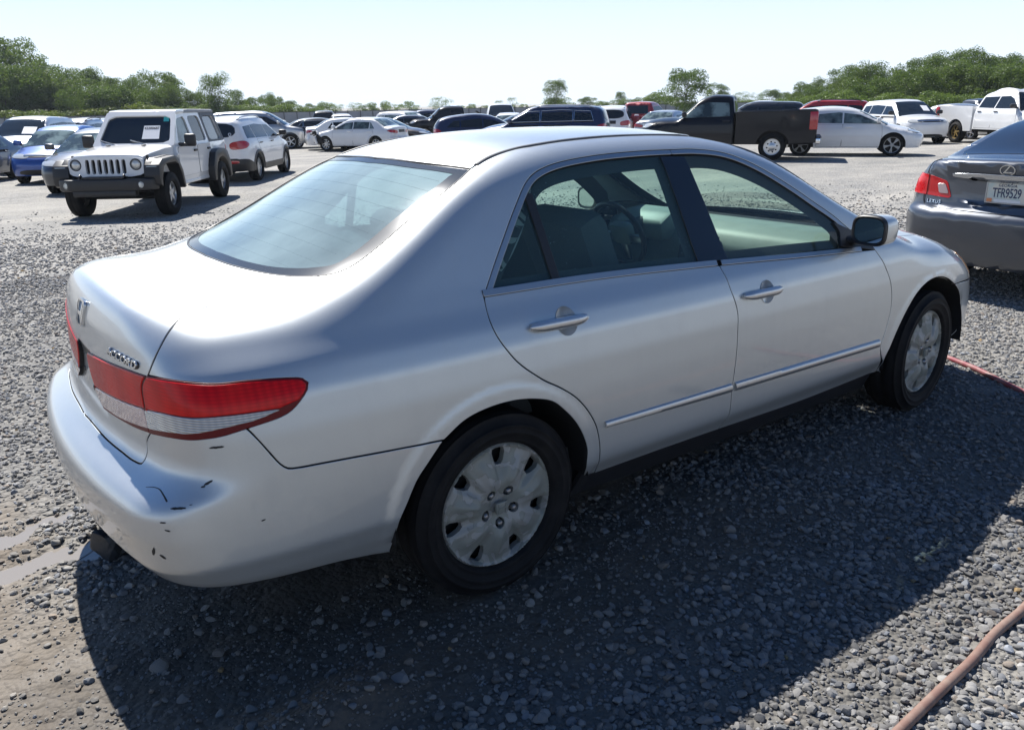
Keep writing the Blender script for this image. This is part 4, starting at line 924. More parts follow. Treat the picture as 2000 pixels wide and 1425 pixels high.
        bx = on([(-.852, -.775, .785)], dd)
        dl = (-.9, -.3, .1)
        ll = pq('lid_light', panel(BL, chain(K['ll_in'], K['ll_bot'], K['tl_split'], K['ll_top'][::-1]), dl, .02, off=.004, inset=.003, flange=.015), M['gasket'], trunk)
        jm = np.argmin(np.linalg.norm(K['ll_in']-np.array(KV['ll_mid'][0]), axis=1)); ks = np.argmin(np.linalg.norm(split-np.array(KV['ll_mid'][-1]), axis=1))
        pq('red_lens', panel(BL, chain(K['ll_mid'], split[ks:], K['ll_top'][::-1], K['ll_in'][:jm+1]), dl, .018, off=.006, inset=.007, flange=.006, rnd=.004), M['red_lens'], ll)
        pq('clear_lens', panel(BL, chain(K['ll_mid'], K['ll_wbot'][::-1]), dl, .014, off=.006, inset=.003, flange=.006, rnd=.003), M['clear_lens2'], ll)
    P, _ = B.hit(np.array([(-1.2, .10, .765), (-1.2, -.02, .77)]), np.array((-1., 0, 0)))
    part('trunk_lock', join([lathe([(0.001, -.004), (.009, -.003), (.011, 0)], 16, 'x')]), M['black_trim'], trunk); trunk.children[-1].location = P[0]
    part('plate_clip', box((P[1][0]-.003, -.06, .74), (.008, .012, .016), 0, .002), M['black_trim'], trunk)
    # ---- badge and lettering
    me = text_mesh('ACCORD', .030, .003, .25, .0004, 1.12, bev=.0006); me.transform(Matrix.Diagonal((1.62, 1, 1, 1))); me = wrap_text(B, me, -.437, .925, .004)
    link('lettering', me, trunk, M['badge'])
    me = text_mesh('ACCORD', .032, .001, .25, .0016, 1.07); me.transform(Matrix.Diagonal((1.60, 1, 1, 1))); me = wrap_text(B, me, -.437, .9235, .0012); link('lettering_shadow', me, trunk, M['black_trim'])
    bb = .038; fr = []
    def rr(w, h, k, n=8, r=.012):
        out = []
        for cx, cy, a0 in ((w-r, h-r, 0), (-w+r, h-r, 90), (-w*k+r, -h+r, 180), (w*k-r, -h+r, 270)):
            out += [(cx+r*math.cos(rad(a0+90*q/n)), cy+r*math.sin(rad(a0+90*q/n))) for q in range(n+1)]
        return out
    o_ = rr(.044, .037, .82); i_ = rr(.0385, .0315, .82)
    V2, T2, L2 = fill2(np.array(o_), (np.array(i_),), .008)
    bars = [[(-.030, .033), (-.019, .033), (-.0155, .004), (.0155, .004), (.019, .033), (.030, .033), (.0245, -.033), (.0145, -.033), (.0135, -.006), (-.0135, -.006), (-.0145, -.033), (-.0245, -.033)]]
    V3, T3, L3 = fill2(np.array(bars[0]), (), .007)
    for nm, V2, T2, L2 in (('emblem_ring', V2, T2, L2), ('emblem_letter', V3, T3, L3)):
        P = np.stack([np.full(len(V2), -1.3), -V2[:, 0]*1.12, .977+V2[:, 1]*1.12], 1); S, _ = B.hit(P, np.array((-1., 0, 0))); Nn = B.nrm(S)
        n = len(S); V = np.concatenate([S+Nn*.009, S+Nn*.001]); F = T2.tolist()
        for l in L2:
            for k in range(len(l)): a, b = l[k], l[(k+1) % len(l)]; F.append([b, a, a+n, b+n])
        part(nm, (V, F), M['chrome'], trunk, smooth='auto')
    # ---- scuffs on the bumper corner
    rng = random.Random(4)
    for (x, y, z), L_, w_, a in (((-.854, -.816, .746), .058, .010, .12), ((-.886, -.807, .650), .040, .012, .5), ((-.897, -.80, .640), .020, .008, .2), ((-.964, -.79, .594), .062, .010, .06), ((-1.001, -.769, .557), .026, .007, 0), ((-.995, -.778, .535), .024, .006, -.2), ((-.773, -.86, .522), .020, .006, .1), ((-1.027, -.732, .465), .03, .030, .9), ((-1.014, -.757, .453), .03, .012, -.5), ((-.93, -.80, .60), .012, .003, .1)):
        L_ *= .68; w_ *= .66; n = 22; base = np.array([(math.cos(q*2*math.pi/n)*L_/2*(1+.12*rng.uniform(-1, 1)), math.sin(q*2*math.pi/n)*w_/2*(1+.22*rng.uniform(-1, 1))) for q in range(n)])
        tx = np.array((math.cos(a)*.72, -math.cos(a)*.69, math.sin(a))); tx = tx if x < -.85 else np.array((math.cos(a), 0, math.sin(a)))
        P = np.array((x, y, z))+base[:, :1]*tx+base[:, 1:]*np.array((0, 0, 1.))
        S, F, N = panel(B, P, (-.66, -.72, .2), .006, inset=0, off=.0008, flange=0)
        link('scuff', mesh('scuff', S, F, N), rb, M['scuff'])
    for pts in ([(-1.014, -.657, .613), (-1.0, -.68, .617), (-.99, -.705, .617), (-.987, -.735, .609), (-.985, -.758, .599)],):
        P = on(crm(pts, .006), (-.5, -.5, .7)); part('scratch', tube(P, np.linspace(.0008, .0026, len(P)), 5), M['scuff'], rb)
    # ---- arches, floor and underside
    for wx in (0, 2.738):
        for s in (-1, 1):
            r = .392; prof = [(r*math.cos(t_), r*math.sin(t_)) for t_ in np.linspace(-.02, math.pi+.02, 30)]
            V = [(wx+a, s*y_, .318+b) for y_ in (.885, .52) for a, b in prof]; n = 30
            F = [[k, k+1, n+k+1, n+k] for k in range(n-1)]+[[n+k for k in range(n)]]
            part('arch_liner', (np.array(V), F), M['dark'], root, smooth=False)
    ub = [box((1.35, 0, .27), (2.0, 1.60, .10), 0, .02), box((-.70, 0, .40), (.58, 1.30, .22), 0, .05), box((-.55, .0, .60), (.85, 1.2, .5), 0, .05), box((3.02, 0, .5), (.55, 1.15, .5), 0, .05), box((1.35, 0, .24), (4.2, .9, .06), 0, .02)]
    part('underbody', join(ub), M['dark'], root)
    part('exhaust_pipe', tube([(-.35, .45, .25), (-.9, .45, .24), (-1.07, .45, .235)], .025, 14), M['steel'], root, smooth='auto')
    # ---- cabin
    part('cabin_floor', join([box((1.25, 0, .36), (2.3, 1.56, .06)), box((1.3, 0, .46), (2.0, .22, .18), 0, .03)]), M['lining_dark'], root)
    part('parcel_shelf', box((-.18, 0, .93), (.66, 1.30, .03), 0, .01), M['dash'], root)
    def seat(x, y, w, bench=False):
        s = bpy.data.objects.new('rear_seat' if bench else 'seat', None); C.objects.link(s); s.parent = root
        tilt = Matrix.Rotation(rad(-24 if not bench else -27), 3, 'Y')
        part('seat_cushion', box((x+.26, y, .56), (.54, w, .18), 0, .06), M['cloth'], s, smooth='auto')
        hb = .62 if not bench else .52
        part('backrest', box((x-.10, y, .60+hb/2), (.16, w*.96, hb), 0, .065, R=tilt), M['cloth'], s, smooth='auto')
        for yy in (((y,) if y > 0 else ()) if not bench else (y-.42, y+.42)):
            zz = .60+hb+.10; part('headrest', box((x-.10-.20, yy, zz-.02 if not bench else zz-.04), (.11, .25, .17), 0, .05, R=tilt), M['cloth'], s, smooth='auto')
            part('headrest_posts', join([tube([(x-.26, yy+q, zz-.20), (x-.30, yy+q, zz)], .006, 6) for q in (-.06, .06)]), M['steel'], s)
        return s
    seat(.87, -.40, .45); seat(1.13, .38, .50); seat(.24, 0, 1.26, True)
    dashp = [(2.05, .58), (1.98, .72), (1.96, .86), (2.02, .945), (2.16, .975), (2.40, .955), (2.58, .935), (2.58, .58)]
    dsh = part('dashboard', prism(dashp, -.74, .74, 1, .03), M['dash'], root, smooth='auto')
    part('instrument_hood', prism([(1.90, .86), (1.88, .96), (1.96, 1.01), (2.10, 1.02), (2.25, .97), (2.2, .86)], .20, .56, 1, .025), M['dash'], dsh, smooth='auto')
    for yy in (-.62, .62, -.06, .06):
        part('air_vent', join([box((1.975, yy, .885), (.02, .12, .062), 0, .006)]), M['black_trim'], dsh)
        part('vent_slats', join([box((1.963, yy, .868+.012*k), (.012, .11, .003)) for k in range(4)]), M['dash'], dsh)
    part('centre_stack', prism([(1.96, .50), (1.90, .55), (1.955, .86), (2.0, .86), (2.05, .5)], -.13, .13, 1, .01), M['lining_dark'], dsh)
    # steering wheel on the left side of the cabin, tilted towards the driver
    st = bpy.data.objects.new('steering_wheel', None); C.objects.link(st); st.parent = root; st.location = (1.74, .38, .90); st.rotation_euler = (0, rad(-24), 0)
    part('rim', tube([(0, .185*math.cos(a), .185*math.sin(a)) for a in np.linspace(0, 2*math.pi, 41)[:-1]], .0155, 10, True), M['black_trim'], st, smooth=True)
    part('hub', box((.03, 0, -.01), (.07, .15, .13), 0, .03), M['dash'], st, smooth='auto')
    part('spokes', join([box((.02, q*.11, -.03+(0 if abs(q) else -.08)), (.02, .11, .05), 0, .01) for q in (-1, 1)]+[box((.02, 0, -.11), (.02, .05, .12), 0, .01)]), M['dullchrome'], st, smooth='auto')
    part('steering_column', tube([(.04, 0, 0), (.40, 0, -.10)], .045, 14), M['lining_dark'], st, smooth='auto')
    vm = part('rear_view_mirror', box((1.66, 0, 1.315), (.035, .25, .075), 0, .015, R=Matrix.Rotation(rad(8), 3, 'Y')), M['black_trim'], root, smooth='auto')
    part('mirror_glass', box((1.641, 0, 1.315), (.002, .235, .062), 0, 0, R=Matrix.Rotation(rad(8), 3, 'Y')), M['mirror'], vm)
    part('mirror_stem', tube([(1.67, 0, 1.33), (1.74, 0, 1.39)], .012, 8), M['black_trim'], vm)
    part('wheel_lock_bar', tube([(1.90, .0, .84), (1.93, -.06, .80)], .012, 8), M['red_far'], dsh, smooth=True)
    # ---- door mirrors
    for s in (1, -1):
        y = -s
        mo = bpy.data.objects.new('door_mirror', None); C.objects.link(mo); mo.parent = root
        def sec(x, hw, hh, cy, cz, p=3.2, n=28):
            out = []
            for k in range(n):
                a = 2*math.pi*k/n; c_, s_ = math.cos(a), math.sin(a)
                out.append((x, y*(cy+hw*math.copysign(abs(c_)**(2/p), c_)), cz+hh*math.copysign(abs(s_)**(2/p), s_)))
            return out
        cy, cz = .930, 1.034; n = 28
        def lft(secs, cap0=True, cap1=True):
            V = [q for s_ in secs for q in s_]; F = [[r*n+k, r*n+(k+1) % n, (r+1)*n+(k+1) % n, (r+1)*n+k] for r in range(len(secs)-1) for k in range(n)]
            if cap0: F.append(list(range(n)))
            if cap1: F.append([(len(secs)-1)*n+k for k in range(n)])
            return V, F
        part('mirror_housing', lft([sec(1.995, .070, .056, cy, cz), sec(1.985, .075, .062, cy, cz), sec(1.99, .081, .067, cy, cz), sec(2.002, .082, .068, cy, cz)], True, False), M['black_trim'], mo, smooth='auto')
        part('mirror_shell', lft([sec(2.001, .083, .069, cy, cz), sec(2.075, .082, .066, cy+.004, cz), sec(2.11, .070, .056, cy, cz), sec(2.135, .044, .036, cy-.01, cz)], False, True), M['silver'], mo, smooth='auto')
        part('mirror_glass', lft([sec(1.992, .068, .053, cy, cz), sec(1.993, .068, .053, cy, cz)]), M['mirror'], mo)
        part('mirror_arm', lft([sec(2.03, .0, .0, .80, cz-.06)]+[[(2.03+a, y*yy, zz+b) for a, b in [(.035*math.cos(2*math.pi*k/n), .022*math.sin(2*math.pi*k/n)) for k in range(n)]] for yy, zz in ((.80, cz-.062), (.88, cz-.05))]), M['black_trim'], mo, smooth='auto')
    accord_wheel(root, 0, -.802, -1, 0, .62); accord_wheel(root, 2.738, -.802, -1, rad(4.5), 1.0)
    accord_wheel(root, 0, .802, 1, 0, .2); accord_wheel(root, 2.738, .802, 1, rad(4.5), .4)
    return root
def band_in(c, g):
    """line a finger's width inside the door frame line c"""
    c = np.asarray(c, float); t_ = np.gradient(c, axis=0); n = np.stack([t_[:, 2], 0*t_[:, 0], -t_[:, 0]], 1); n /= np.linalg.norm(n, axis=1, keepdims=True)
    q = c+n*.024
    return q
def handle(B, cx, cz, par, mside):
    L_ = .123
    f = mir if mside else (lambda v: np.asarray(v))
    # finger recess: a shallow domed dish in the door skin
    n, m = 26, 6; V, F = [], []
    for r in range(m):
        q = r/(m-1)
        for k in range(n):
            a = 2*math.pi*k/n; P = np.array([(cx+.035+.044*q*math.cos(a), -.9, cz-.004+.046*q*math.sin(a))])
            S, _ = B.hit(P, np.array((0, -1., 0))); N = B.nrm(S); V.append((S+N*(.0022-.0*(1-q)-.010*(1-q*q)*0+.0))[0]+N[0]*(-.0))
    for r in range(m-1):
        for k in range(n): F.append([r*n+k, r*n+(k+1) % n, (r+1)*n+(k+1) % n, (r+1)*n+k])
    V = np.array(V); q = np.repeat(np.linspace(0, 1, m), n)
    # dish normals: shaded as a hollow by its own curvature
    S = V.copy(); S[:, 1] += .016*(1-q**2)*0
    cc = np.array([cx+.035, 0, cz-.004]); rr = (V-cc); 
    Nn = B.nrm(V); Nn = Nn-1.25*np.stack([rr[:, 0], 0*rr[:, 0], rr[:, 2]], 1)/.046*np.array([1, 0, 1])*.75
    Nn /= np.linalg.norm(Nn, axis=1, keepdims=True)
    if mside: S = mir(S); Nn = mir(Nn); F = [g[::-1] for g in F]
    me = mesh('handle_recess', S, F, None); fix_normals(me); me.normals_split_custom_set_from_vertices(Nn.tolist()); link('handle_recess', me, par, M['silver'])
    xs = np.linspace(-L_, L_, 26); V = []; k = 14
    for x in xs:
        e = abs(x)/L_; hh = .0195*(1-e**5*.75); dep = .020+.014*(1-e**4); P = np.array([(cx+x, -.9, cz+.0)]); S, _ = B.hit(P, np.array((0, -1., 0)))
        for i in range(k):
            a = 2*math.pi*i/k; V.append((cx+x, S[0, 1]-dep*.62+math.cos(a)*.014*(1-e**6*.8), cz+math.sin(a)*hh-.010*0-.016*x))
    F = [[r*k+i, r*k+(i+1) % k, (r+1)*k+(i+1) % k, (r+1)*k+i] for r in range(25) for i in range(k)]+[list(range(k)), [25*k+i for i in range(k)]]
    part('door_handle', (f(np.array(V)), F), M['silver_handle'], par, smooth='auto')
    ft = []
    for x in (-.094, .098):
        P = np.array([(cx+x, -.9, cz)]); S, _ = B.hit(P, np.array((0, -1., 0))); ft.append(box((cx+x, S[0, 1]-.006, cz-.016*x), (.045, .026, .024), 0, .008))
    for V, F in ft: part('handle_foot', (f(np.array(V)), F), M['silver_handle'], par, smooth='auto')
    # key cylinder seam
t = NT('rear window glass'); vec = t.coord(); t.n.remove(t.b)
M['backlight'] = glass('hazy rear window glass', (.52, .66, .68), .56, (.60, .78, .82), drops=.8, rough=.07, refl=1.6)
M['frit'] = plain('dark window border print', (.055, .060, .065), .10, grain=.5, gscale=300)
M['trim_band'] = paint('silver window trim', (.46, .47, .48), .85, .3, .5)
M['moulding'] = paint('silver moulding', (.52, .525, .53), .8, .3, .7)
M['silver_handle'] = paint('silver handle', (.60, .605, .61), .8, .28, .8)
M['roof_strip'] = plain('weathered roof strip', (.085, .088, .092), .5, grain=.8, gscale=40)
M['badge'] = plain('chrome letters', (.62, .64, .66), .18, 1)
M['scuff'] = plain('bare black bumper plastic', (.012, .013, .015), .55)
M['mirror'] = plain('mirror glass', (.75, .80, .78), .03, 1)
t = NT('clear lid lens'); vec = t.coord(); wv = t('TexWave', bands_direction='Z', i_Scale=52.0, i_Distortion=.4); t.l(vec, wv.inputs['Vector'])
c = t.mix(wv.outputs['Fac'], (.46, .28, .26), (.66, .52, .48)); M['clear_lens2'] = t.set(color=c, rough=.16, metal=.3, coat=1, normal=t.bump(wv.outputs['Fac'], .35, .004))
sedan = build_accord()
# ---------------------------------------------------------------- the other vehicles in the yard
def at(px, d):
    """point on the ground seen in the photograph's column px (of 2000) at distance d"""
    a = rad(53.577)-math.atan((px-1000)*.9519/1585.); x, y = CAM.x+d*math.cos(a), CAM.y+d*math.sin(a); return x, y
def gz(x, y): return float(gheight(np.array([x]), np.array([y]))[0])
def interp_prof(pr, x): return np.interp(x, [p[0] for p in sorted(pr)], [p[1] for p in sorted(pr)])
class Spec: pass
def spec(kind, wb=2.7, ro=1.0, fo=.92, h=1.46, w=1.80, R=.33, belt=None, rw=None, nose=0, **kw):
    s = Spec(); s.kind, s.wb, s.ro, s.fo, s.h, s.w, s.R = kind, wb, ro, fo, h, w, R
    xr, xf = -ro, wb+fo; s.xr, s.xf = xr, xf
    s.belt = belt or {'sedan': .655, 'hatch': .645, 'suv': .645, 'van': .60, 'cab': .66}[kind]*h
    rw = rw or {'sedan': .60, 'hatch': .60, 'suv': .63, 'van': .68, 'cab': .66}[kind]; s.rw = rw
    c = lambda f: wb*f
    if kind == 'sedan':
        pr = [(xr-.2, .69*h), (xr+.07, .72*h), (xr+.48, .745*h), (c(.05), .945*h), (c(.18), .985*h), (c(.38), h), (c(.52), .975*h), (c(.61), .935*h), (c(.78), .80*h), (c(.95), .665*h), (c(1.05), .64*h), (c(1.18), .58*h), (xf-.10, .48*h), (xf+.1, .40*h)]
        s.dlo = dict(b=[(c(.03), .02), (c(.83), .0)], t=[(c(.17), .90), (c(.40), .915), (c(.60), .875)], pil=[c(.13), c(.45)])
        s.bl = (xr+.50, c(.06)); rear = [(.1, xr+.15), (.3, xr+.05), (.42, xr), (.55*h/1.46, xr), (.62, xr+.06), (.7*h, xr+.10), (.76*h, xr+.2), (2, xr+.8)]
    elif kind == 'hatch':
        pr = [(xr-.15, .52*h), (xr+.05, .66*h), (xr+.30, .875*h), (c(.05), .965*h), (c(.32), h), (c(.50), .98*h), (c(.62), .925*h), (c(.80), .78*h), (c(.98), .64*h), (c(1.10), .59*h), (c(1.22), .53*h), (xf-.08, .45*h), (xf+.1, .35*h)]
        s.dlo = dict(b=[(c(-.08), .04), (c(.86), .0)], t=[(c(.02), .86), (c(.40), .92), (c(.62), .865)], pil=[c(.12), c(.45)])
        s.bl = (xr+.10, xr+.36); rear = [(.1, xr+.12), (.3, xr+.02), (.5, xr), (.62, xr+.03), (.7*h, xr+.07), (.9*h, xr+.25), (2, xr+.8)]
    elif kind in ('suv', 'van'):
        v = kind == 'van'
        pr = [(xr-.15, .55*h), (xr+.03, .66*h), (xr+.22, .90*h), (xr+.45, .965*h), (c(.15), .99*h), (c(.42), h), (c(.55), .985*h), (c(.64), .945*h), (c(.80), .80*h), (c(.96), .655*h), (c(1.08), .63*h), (c(1.2), .585*h), (xf-.10, .51*h), (xf+.1, .40*h)]
        s.dlo = dict(b=[(c(-.20) if not v else xr+.25, .03), (c(.86), .0)], t=[(c(-.16) if not v else xr+.35, .875), (c(.2), .905), (c(.62), .875)], pil=[c(.05), c(.46)])
        s.bl = (xr+.08, xr+.26); rear = [(.1, xr+.16), (.35, xr+.03), (.5, xr), (.6, xr+.01), (.66*h, xr+.05), (.92*h, xr+.2), (2.2, xr+.9)]
    else:   # cab of a pickup: bed is a part of its own
        x0 = kw.get('cab0', c(.26)); s.cab0 = x0; xc = c(.93); n2 = kw.get('crew', False)
        pr = [(x0-.2, .93*h), (x0+.02, .95*h), (x0+.25, .99*h), ((x0+xc)/2-.15, h), (xc-.95, .99*h), (xc-.72, .955*h), (xc-.35, .79*h), (xc, .66*h), (c(1.05), .655*h), (c(1.18), .63*h), (xf-.10, .575*h), (xf+.1, .5*h)]
        s.dlo = dict(b=[(x0+.16, .02), (xc-.18, -.02)], t=[(x0+.22, .90), (xc-.9, .915), (xc-.66, .865)], pil=[(x0+xc)/2-.18] if n2 else [])
        s.bl = (x0, x0+.1); xr = x0; s.xr = x0; rear = [(.1, x0+.03), (.66*h, x0+.0), (.95*h, x0+.10), (2.2, x0+.35)]
    pr = [(x, z) for x, z in pr]; hw = w/2
    zf = interp_prof(pr, xf-.02)
    front = [(.1, xf-.16), (.28, xf-.06), (.42, xf), (.56*h/1.46, xf-.005), (.47*h+.08, xf-.05), (.62*h, xf-.22), (2, xf-.9)]
    if kind in ('suv', 'cab', 'van'): front = [(.1, xf-.18), (.3, xf-.05), (.48, xf), (.46*h, xf-.01), (.54*h, xf-.06), (.64*h, xf-.20), (2.2, xf-.9)]
    side = [(.1, hw-.08), (.26, hw-.035), (.42, hw-.008), (.62*h/1.46, hw), (s.belt-.14, hw-.022), (s.belt, hw-.075), (s.belt+.06, hw-.115), (.93*h, rw), (h+.15, rw-.10)]
    s.B = Body(top=mono(pr, s=.05), crown=ncub([(s.xr-.3, .09), (s.xr+.5, .10), (wb*.4, .09), (wb*.9, .13), (s.xf, .16)], s=.1), side=lin(side, s=.03),
               taper=ncub([(s.xr-.2, .10 if kind != 'cab' else .0), (s.xr+.25, .03 if kind != 'cab' else 0), (s.xr+.8, .0), (wb*.7, .0), (wb+.1, .012), (wb+.5, .06), (s.xf+.1, .17)], s=.08),
               rear=lin(rear, s=.015), front=lin(front, s=.02), kst=ncub([(s.xr-.2, .16), (s.xr+.6, .12), (wb*.4, .12), (wb*.8, .10), (wb*1.1, .16), (s.xf, .2)], s=.1),
               cr=(.14, .05) if kind != 'cab' else (.02, 0), cf=(.22, .22), kend=.22 if kind != 'cab' else .08, ktop=.06, bottom=.19 if kind not in ('cab',) else .30, wheels=((0, R), (wb, R)) if kind != 'cab' else ((wb, R),), arch=R+.055, lip=.008)
    s.sill = .24 if kind in ('sedan', 'hatch') else (.30 if kind != 'cab' else .42); s.arch = R+.055+(.02 if kind in ('suv', 'cab') else 0)
    return s
def shell(s, nth=13, step=.11):
    B = s.B; wheels = [0, s.wb] if s.kind != 'cab' else [s.wb]
    z0 = .45*s.h; x0, x1 = s.xr+(.48 if s.kind != 'cab' else .3), s.xf-.52
    def zb(x):
        z = s.sill
        for wx in wheels:
            d = s.arch**2-(x-wx)**2
            if d > 0: z = max(z, s.R+math.sqrt(d))
        return z
    xs = list(np.arange(x0, x1, step))+[x1]
    for wx in wheels:
        a = s.arch; xs = [x for x in xs if abs(x-wx) > a+.03]+[wx+a*math.cos(t) for t in np.linspace(.03, math.pi-.03, 15)]+[wx-a-.002, wx+a+.002]
    xs = sorted(xs); rows = []
    az = [(-1, q) for q in np.linspace(90, 0, 12)[:-1]]
    R = [(x0, -1, rad(q), x0) for q in np.linspace(90, 4, 11)]+[(x, 0, 0, x) for x in xs if x0 <= x <= x1]+[(x1, 1, rad(q), x1) for q in np.linspace(4, 90, 11)]
    O, D, zbs = [], [], []
    for xo, sg, phi, _ in R:
        hd = np.array([sg*math.sin(phi), -math.cos(phi), 0.]); O.append((xo, 0, z0)); D.append(hd)
        zz = s.sill if sg == 0 else None
        zbs.append(zb(xo) if sg == 0 else None)
    O, D = np.array(O), np.array(D)
    # lower edge; wheel arches of the ends reach into the fans
    zz = np.array([z if z is not None else s.sill for z in zbs])
    for it in range(3):
        P, ok = B.hit(np.stack([O[:, 0], O[:, 1], zz], 1), D, L=2.6, n=120)
        for i, z in enumerate(zbs):
            if z is None: zz[i] = max(zb(P[i, 0]) if abs(P[i, 1]) > .5 else s.sill, s.sill)
    P, ok = B.hit(np.stack([O[:, 0], O[:, 1], zz], 1), D, L=2.6, n=120)
    hd = np.hypot(P[:, 0]-O[:, 0], P[:, 1]-O[:, 1]); th0 = np.arctan2(zz-z0, hd)
    V = []; m = len(R); u = np.linspace(0, 1, nth)**.85
    T = th0[:, None]+(math.pi/2-th0)[:, None]*u[None]
    dirs = D[:, None]*np.cos(T)[..., None]+np.array([0, 0, 1.])*np.sin(T)[..., None]
    OO = np.broadcast_to(O[:, None], dirs.shape).reshape(-1, 3); S, ok = B.hit(OO, dirs.reshape(-1, 3), L=2.6, n=130)
    S = S.reshape(m, nth, 3); S[:, 0] = P; S[:, -1, 1] = 0; N = B.nrm(S.reshape(-1, 3))
    S = S.reshape(-1, 3); F = [[r*nth+k, (r+1)*nth+k, (r+1)*nth+k+1, r*nth+k+1] for r in range(m-1) for k in range(nth-1)]
    n = len(S); F2 = [[i+n for i in f][::-1] for f in F]
    # sills and arches turned in
    V = np.concatenate([S, mir(S)]); NN = np.concatenate([N, mir(N)])
    for b, sg in ((0, 1), (n, -1)):
        lo = V[b:b+n:nth]; inn = lo.copy(); inn[:, 1] *= .80; k0 = len(V); V = np.concatenate([V, lo, inn]); dn = np.tile([0, 0, -1.], (2*m, 1)); NN = np.concatenate([NN, dn])
        for r in range(m-1): q = [k0+r, k0+m+r, k0+m+r+1, k0+r+1]; F2.append(q if sg > 0 else q[::-1])
    return V, F+F2, NN
RIMS = {}
def rim_mesh(R, n, style):
    k = (round(R, 3), n, style)
    if k in RIMS: return RIMS[k]
    parts_ = [lathe([(R*.90, .06), (R*.90, -.055), (R*.935, -.072), (R, -.076), (R*1.0, -.06), (R*.97, .06)], 36)]
    if style == 'steel':
        holes = [ring_pts(R*.095, 10, (R*.60*math.cos(2*math.pi*q/n), R*.60*math.sin(2*math.pi*q/n))) for q in range(n)]
        parts_.append(disc_sheet(ring_pts(R*.92, 36), holes, lambda V: .045+.02*(1-sstep(np.hypot(V[:, 0], V[:, 1]), .2*R, .5*R)), R*.14, .02))
    else:
        for q in range(n):
            a = 2*math.pi*q/n; M_ = Matrix.Rotation(-a, 3, 'Y')
            if style == 'split':
                for t_ in (-.24, .24):
                    M2 = Matrix.Rotation(-(a+t_*.55), 3, 'Y'); c = M2@Vector((R*.68, -.052, 0)); parts_.append(box(c, (R*.52, .03, R*.10), R=Matrix.Rotation(-(a+t_), 3, 'Y')))
            w_ = {'spoke': .19, 'wide': .34, 'split': .15}[style]
            c = M_@Vector((R*.52, -.055, 0)); parts_.append(box(c, (R*.86, .03, R*w_), R=M_, bev=.004))
        parts_.append(lathe([(0, -.078), (R*.2, -.074), (R*.25, -.05), (R*.25, .0)], 20))
    V, F = join(parts_); me = mesh('rim', V, F, smooth=True); fix_normals(me); me.set_sharp_from_angle(angle=rad(35)); RIMS[k] = me; return me
TYRES = {}
def wheel(parent, x, y, R, w=.21, rimf=.66, n=5, style='spoke', mat='alloy', steer=0, spin=.2):
    o = bpy.data.objects.new('wheel', None); C.objects.link(o); o.parent = parent; o.location = (x, y, R)
    o.rotation_euler = (0, 0, steer+(math.pi if y > 0 else 0))
    k = (round(R, 3), w, rimf)
    if k not in TYRES:
        V, F = tyre_mesh(R, w, R*rimf, 40); me = mesh('tyre', V, F); fix_normals(me); me.materials.append(M['tyre']); TYRES[k] = me
        TYRES[k+('d',)] = mesh('hub_shadow', *lathe([(.001, -.01), (R*rimf*.9, -.01), (R*rimf*.92, -.06)], 24)); TYRES[k+('d',)].materials.append(M['dark'])
    link('tyre', TYRES[k], o)
    me = rim_mesh(R*rimf, n, style)
    rmk = (id(me), mat)
    if rmk not in RIMS: m2 = me.copy(); m2.materials.append(M[mat]); RIMS[rmk] = m2
    r = link('rim', RIMS[rmk], o); r.rotation_euler = (0, spin, 0); link('hub_shadow', TYRES[k+('d',)], o)
    return o
t = NT('dark car window'); M['car_glass'] = t.set(color=(.012, .016, .019), rough=.03, spec=.7)
t = NT('pale car window'); vec = t.coord(); c = t.mix(t.ramp(t.noise(vec, 2.3, 3), [(.42, 0), (.60, 1)]), (.035, .05, .052), (.19, .25, .24)); M['pale_glass'] = t.set(color=c, rough=.03, spec=.7)
PAINTS = {}
def pnt(key):
    if key == 'black' and key not in PAINTS: PAINTS[key] = plain('black car paint', (.006, .007, .011), .3, coat=.35, spec=.2)
    if key not in PAINTS:
        c, m = {'white': ((.78, .78, .77), 0), 'silver': ((.50, .51, .52), .7), 'black': ((.005, .006, .010), 0), 'navy': ((.014, .026, .075), .25), 'charcoal': ((.040, .045, .055), .45), 'blue': ((.012, .075, .33), .3), 'red': ((.36, .012, .016), .1), 'bronze': ((.105, .085, .068), .5), 'slate': ((.085, .105, .14), .5), 'cream': ((.60, .57, .50), .1), 'graphite': ((.055, .06, .07), .5)}[key]
        PAINTS[key] = paint(key+' car paint', c, m, .34 if m else .38, 1.0, .03 if max(c) < .1 else .10)
    return PAINTS[key]
def side_poly(s, pts, off=.004, h=.12, flange=.008, inset=0.):
    P = np.array([(x, -1.2, z) for x, z in pts]); S, _ = s.B.hit(P, np.array((0, -1., .12))); return panel(s.B, crm(np.vstack([S, S[:1]]), .06)[:-1] if False else dens(S, .06), (0, -1, .12), h, inset=inset, off=off, flange=flange)
def dens(P, st):
    P = np.asarray(P, float); Q = np.roll(P, -1, 0); out = []
    for a, b in zip(P, Q):
        n = max(1, int(np.linalg.norm(b-a)/st+.5)); out += [a+(b-a)*k/n for k in range(n)]
    return np.array(out)
def rounded(P, r=.25):
    """cut the corners of an outline once, twice"""
    P = np.asarray(P, float)
    for _ in range(2): P = np.stack([P*(1-r)+np.roll(P, -1, 0)*r, P*r+np.roll(P, -1, 0)*(1-r)], 1).reshape(-1, P.shape[1])
    return P
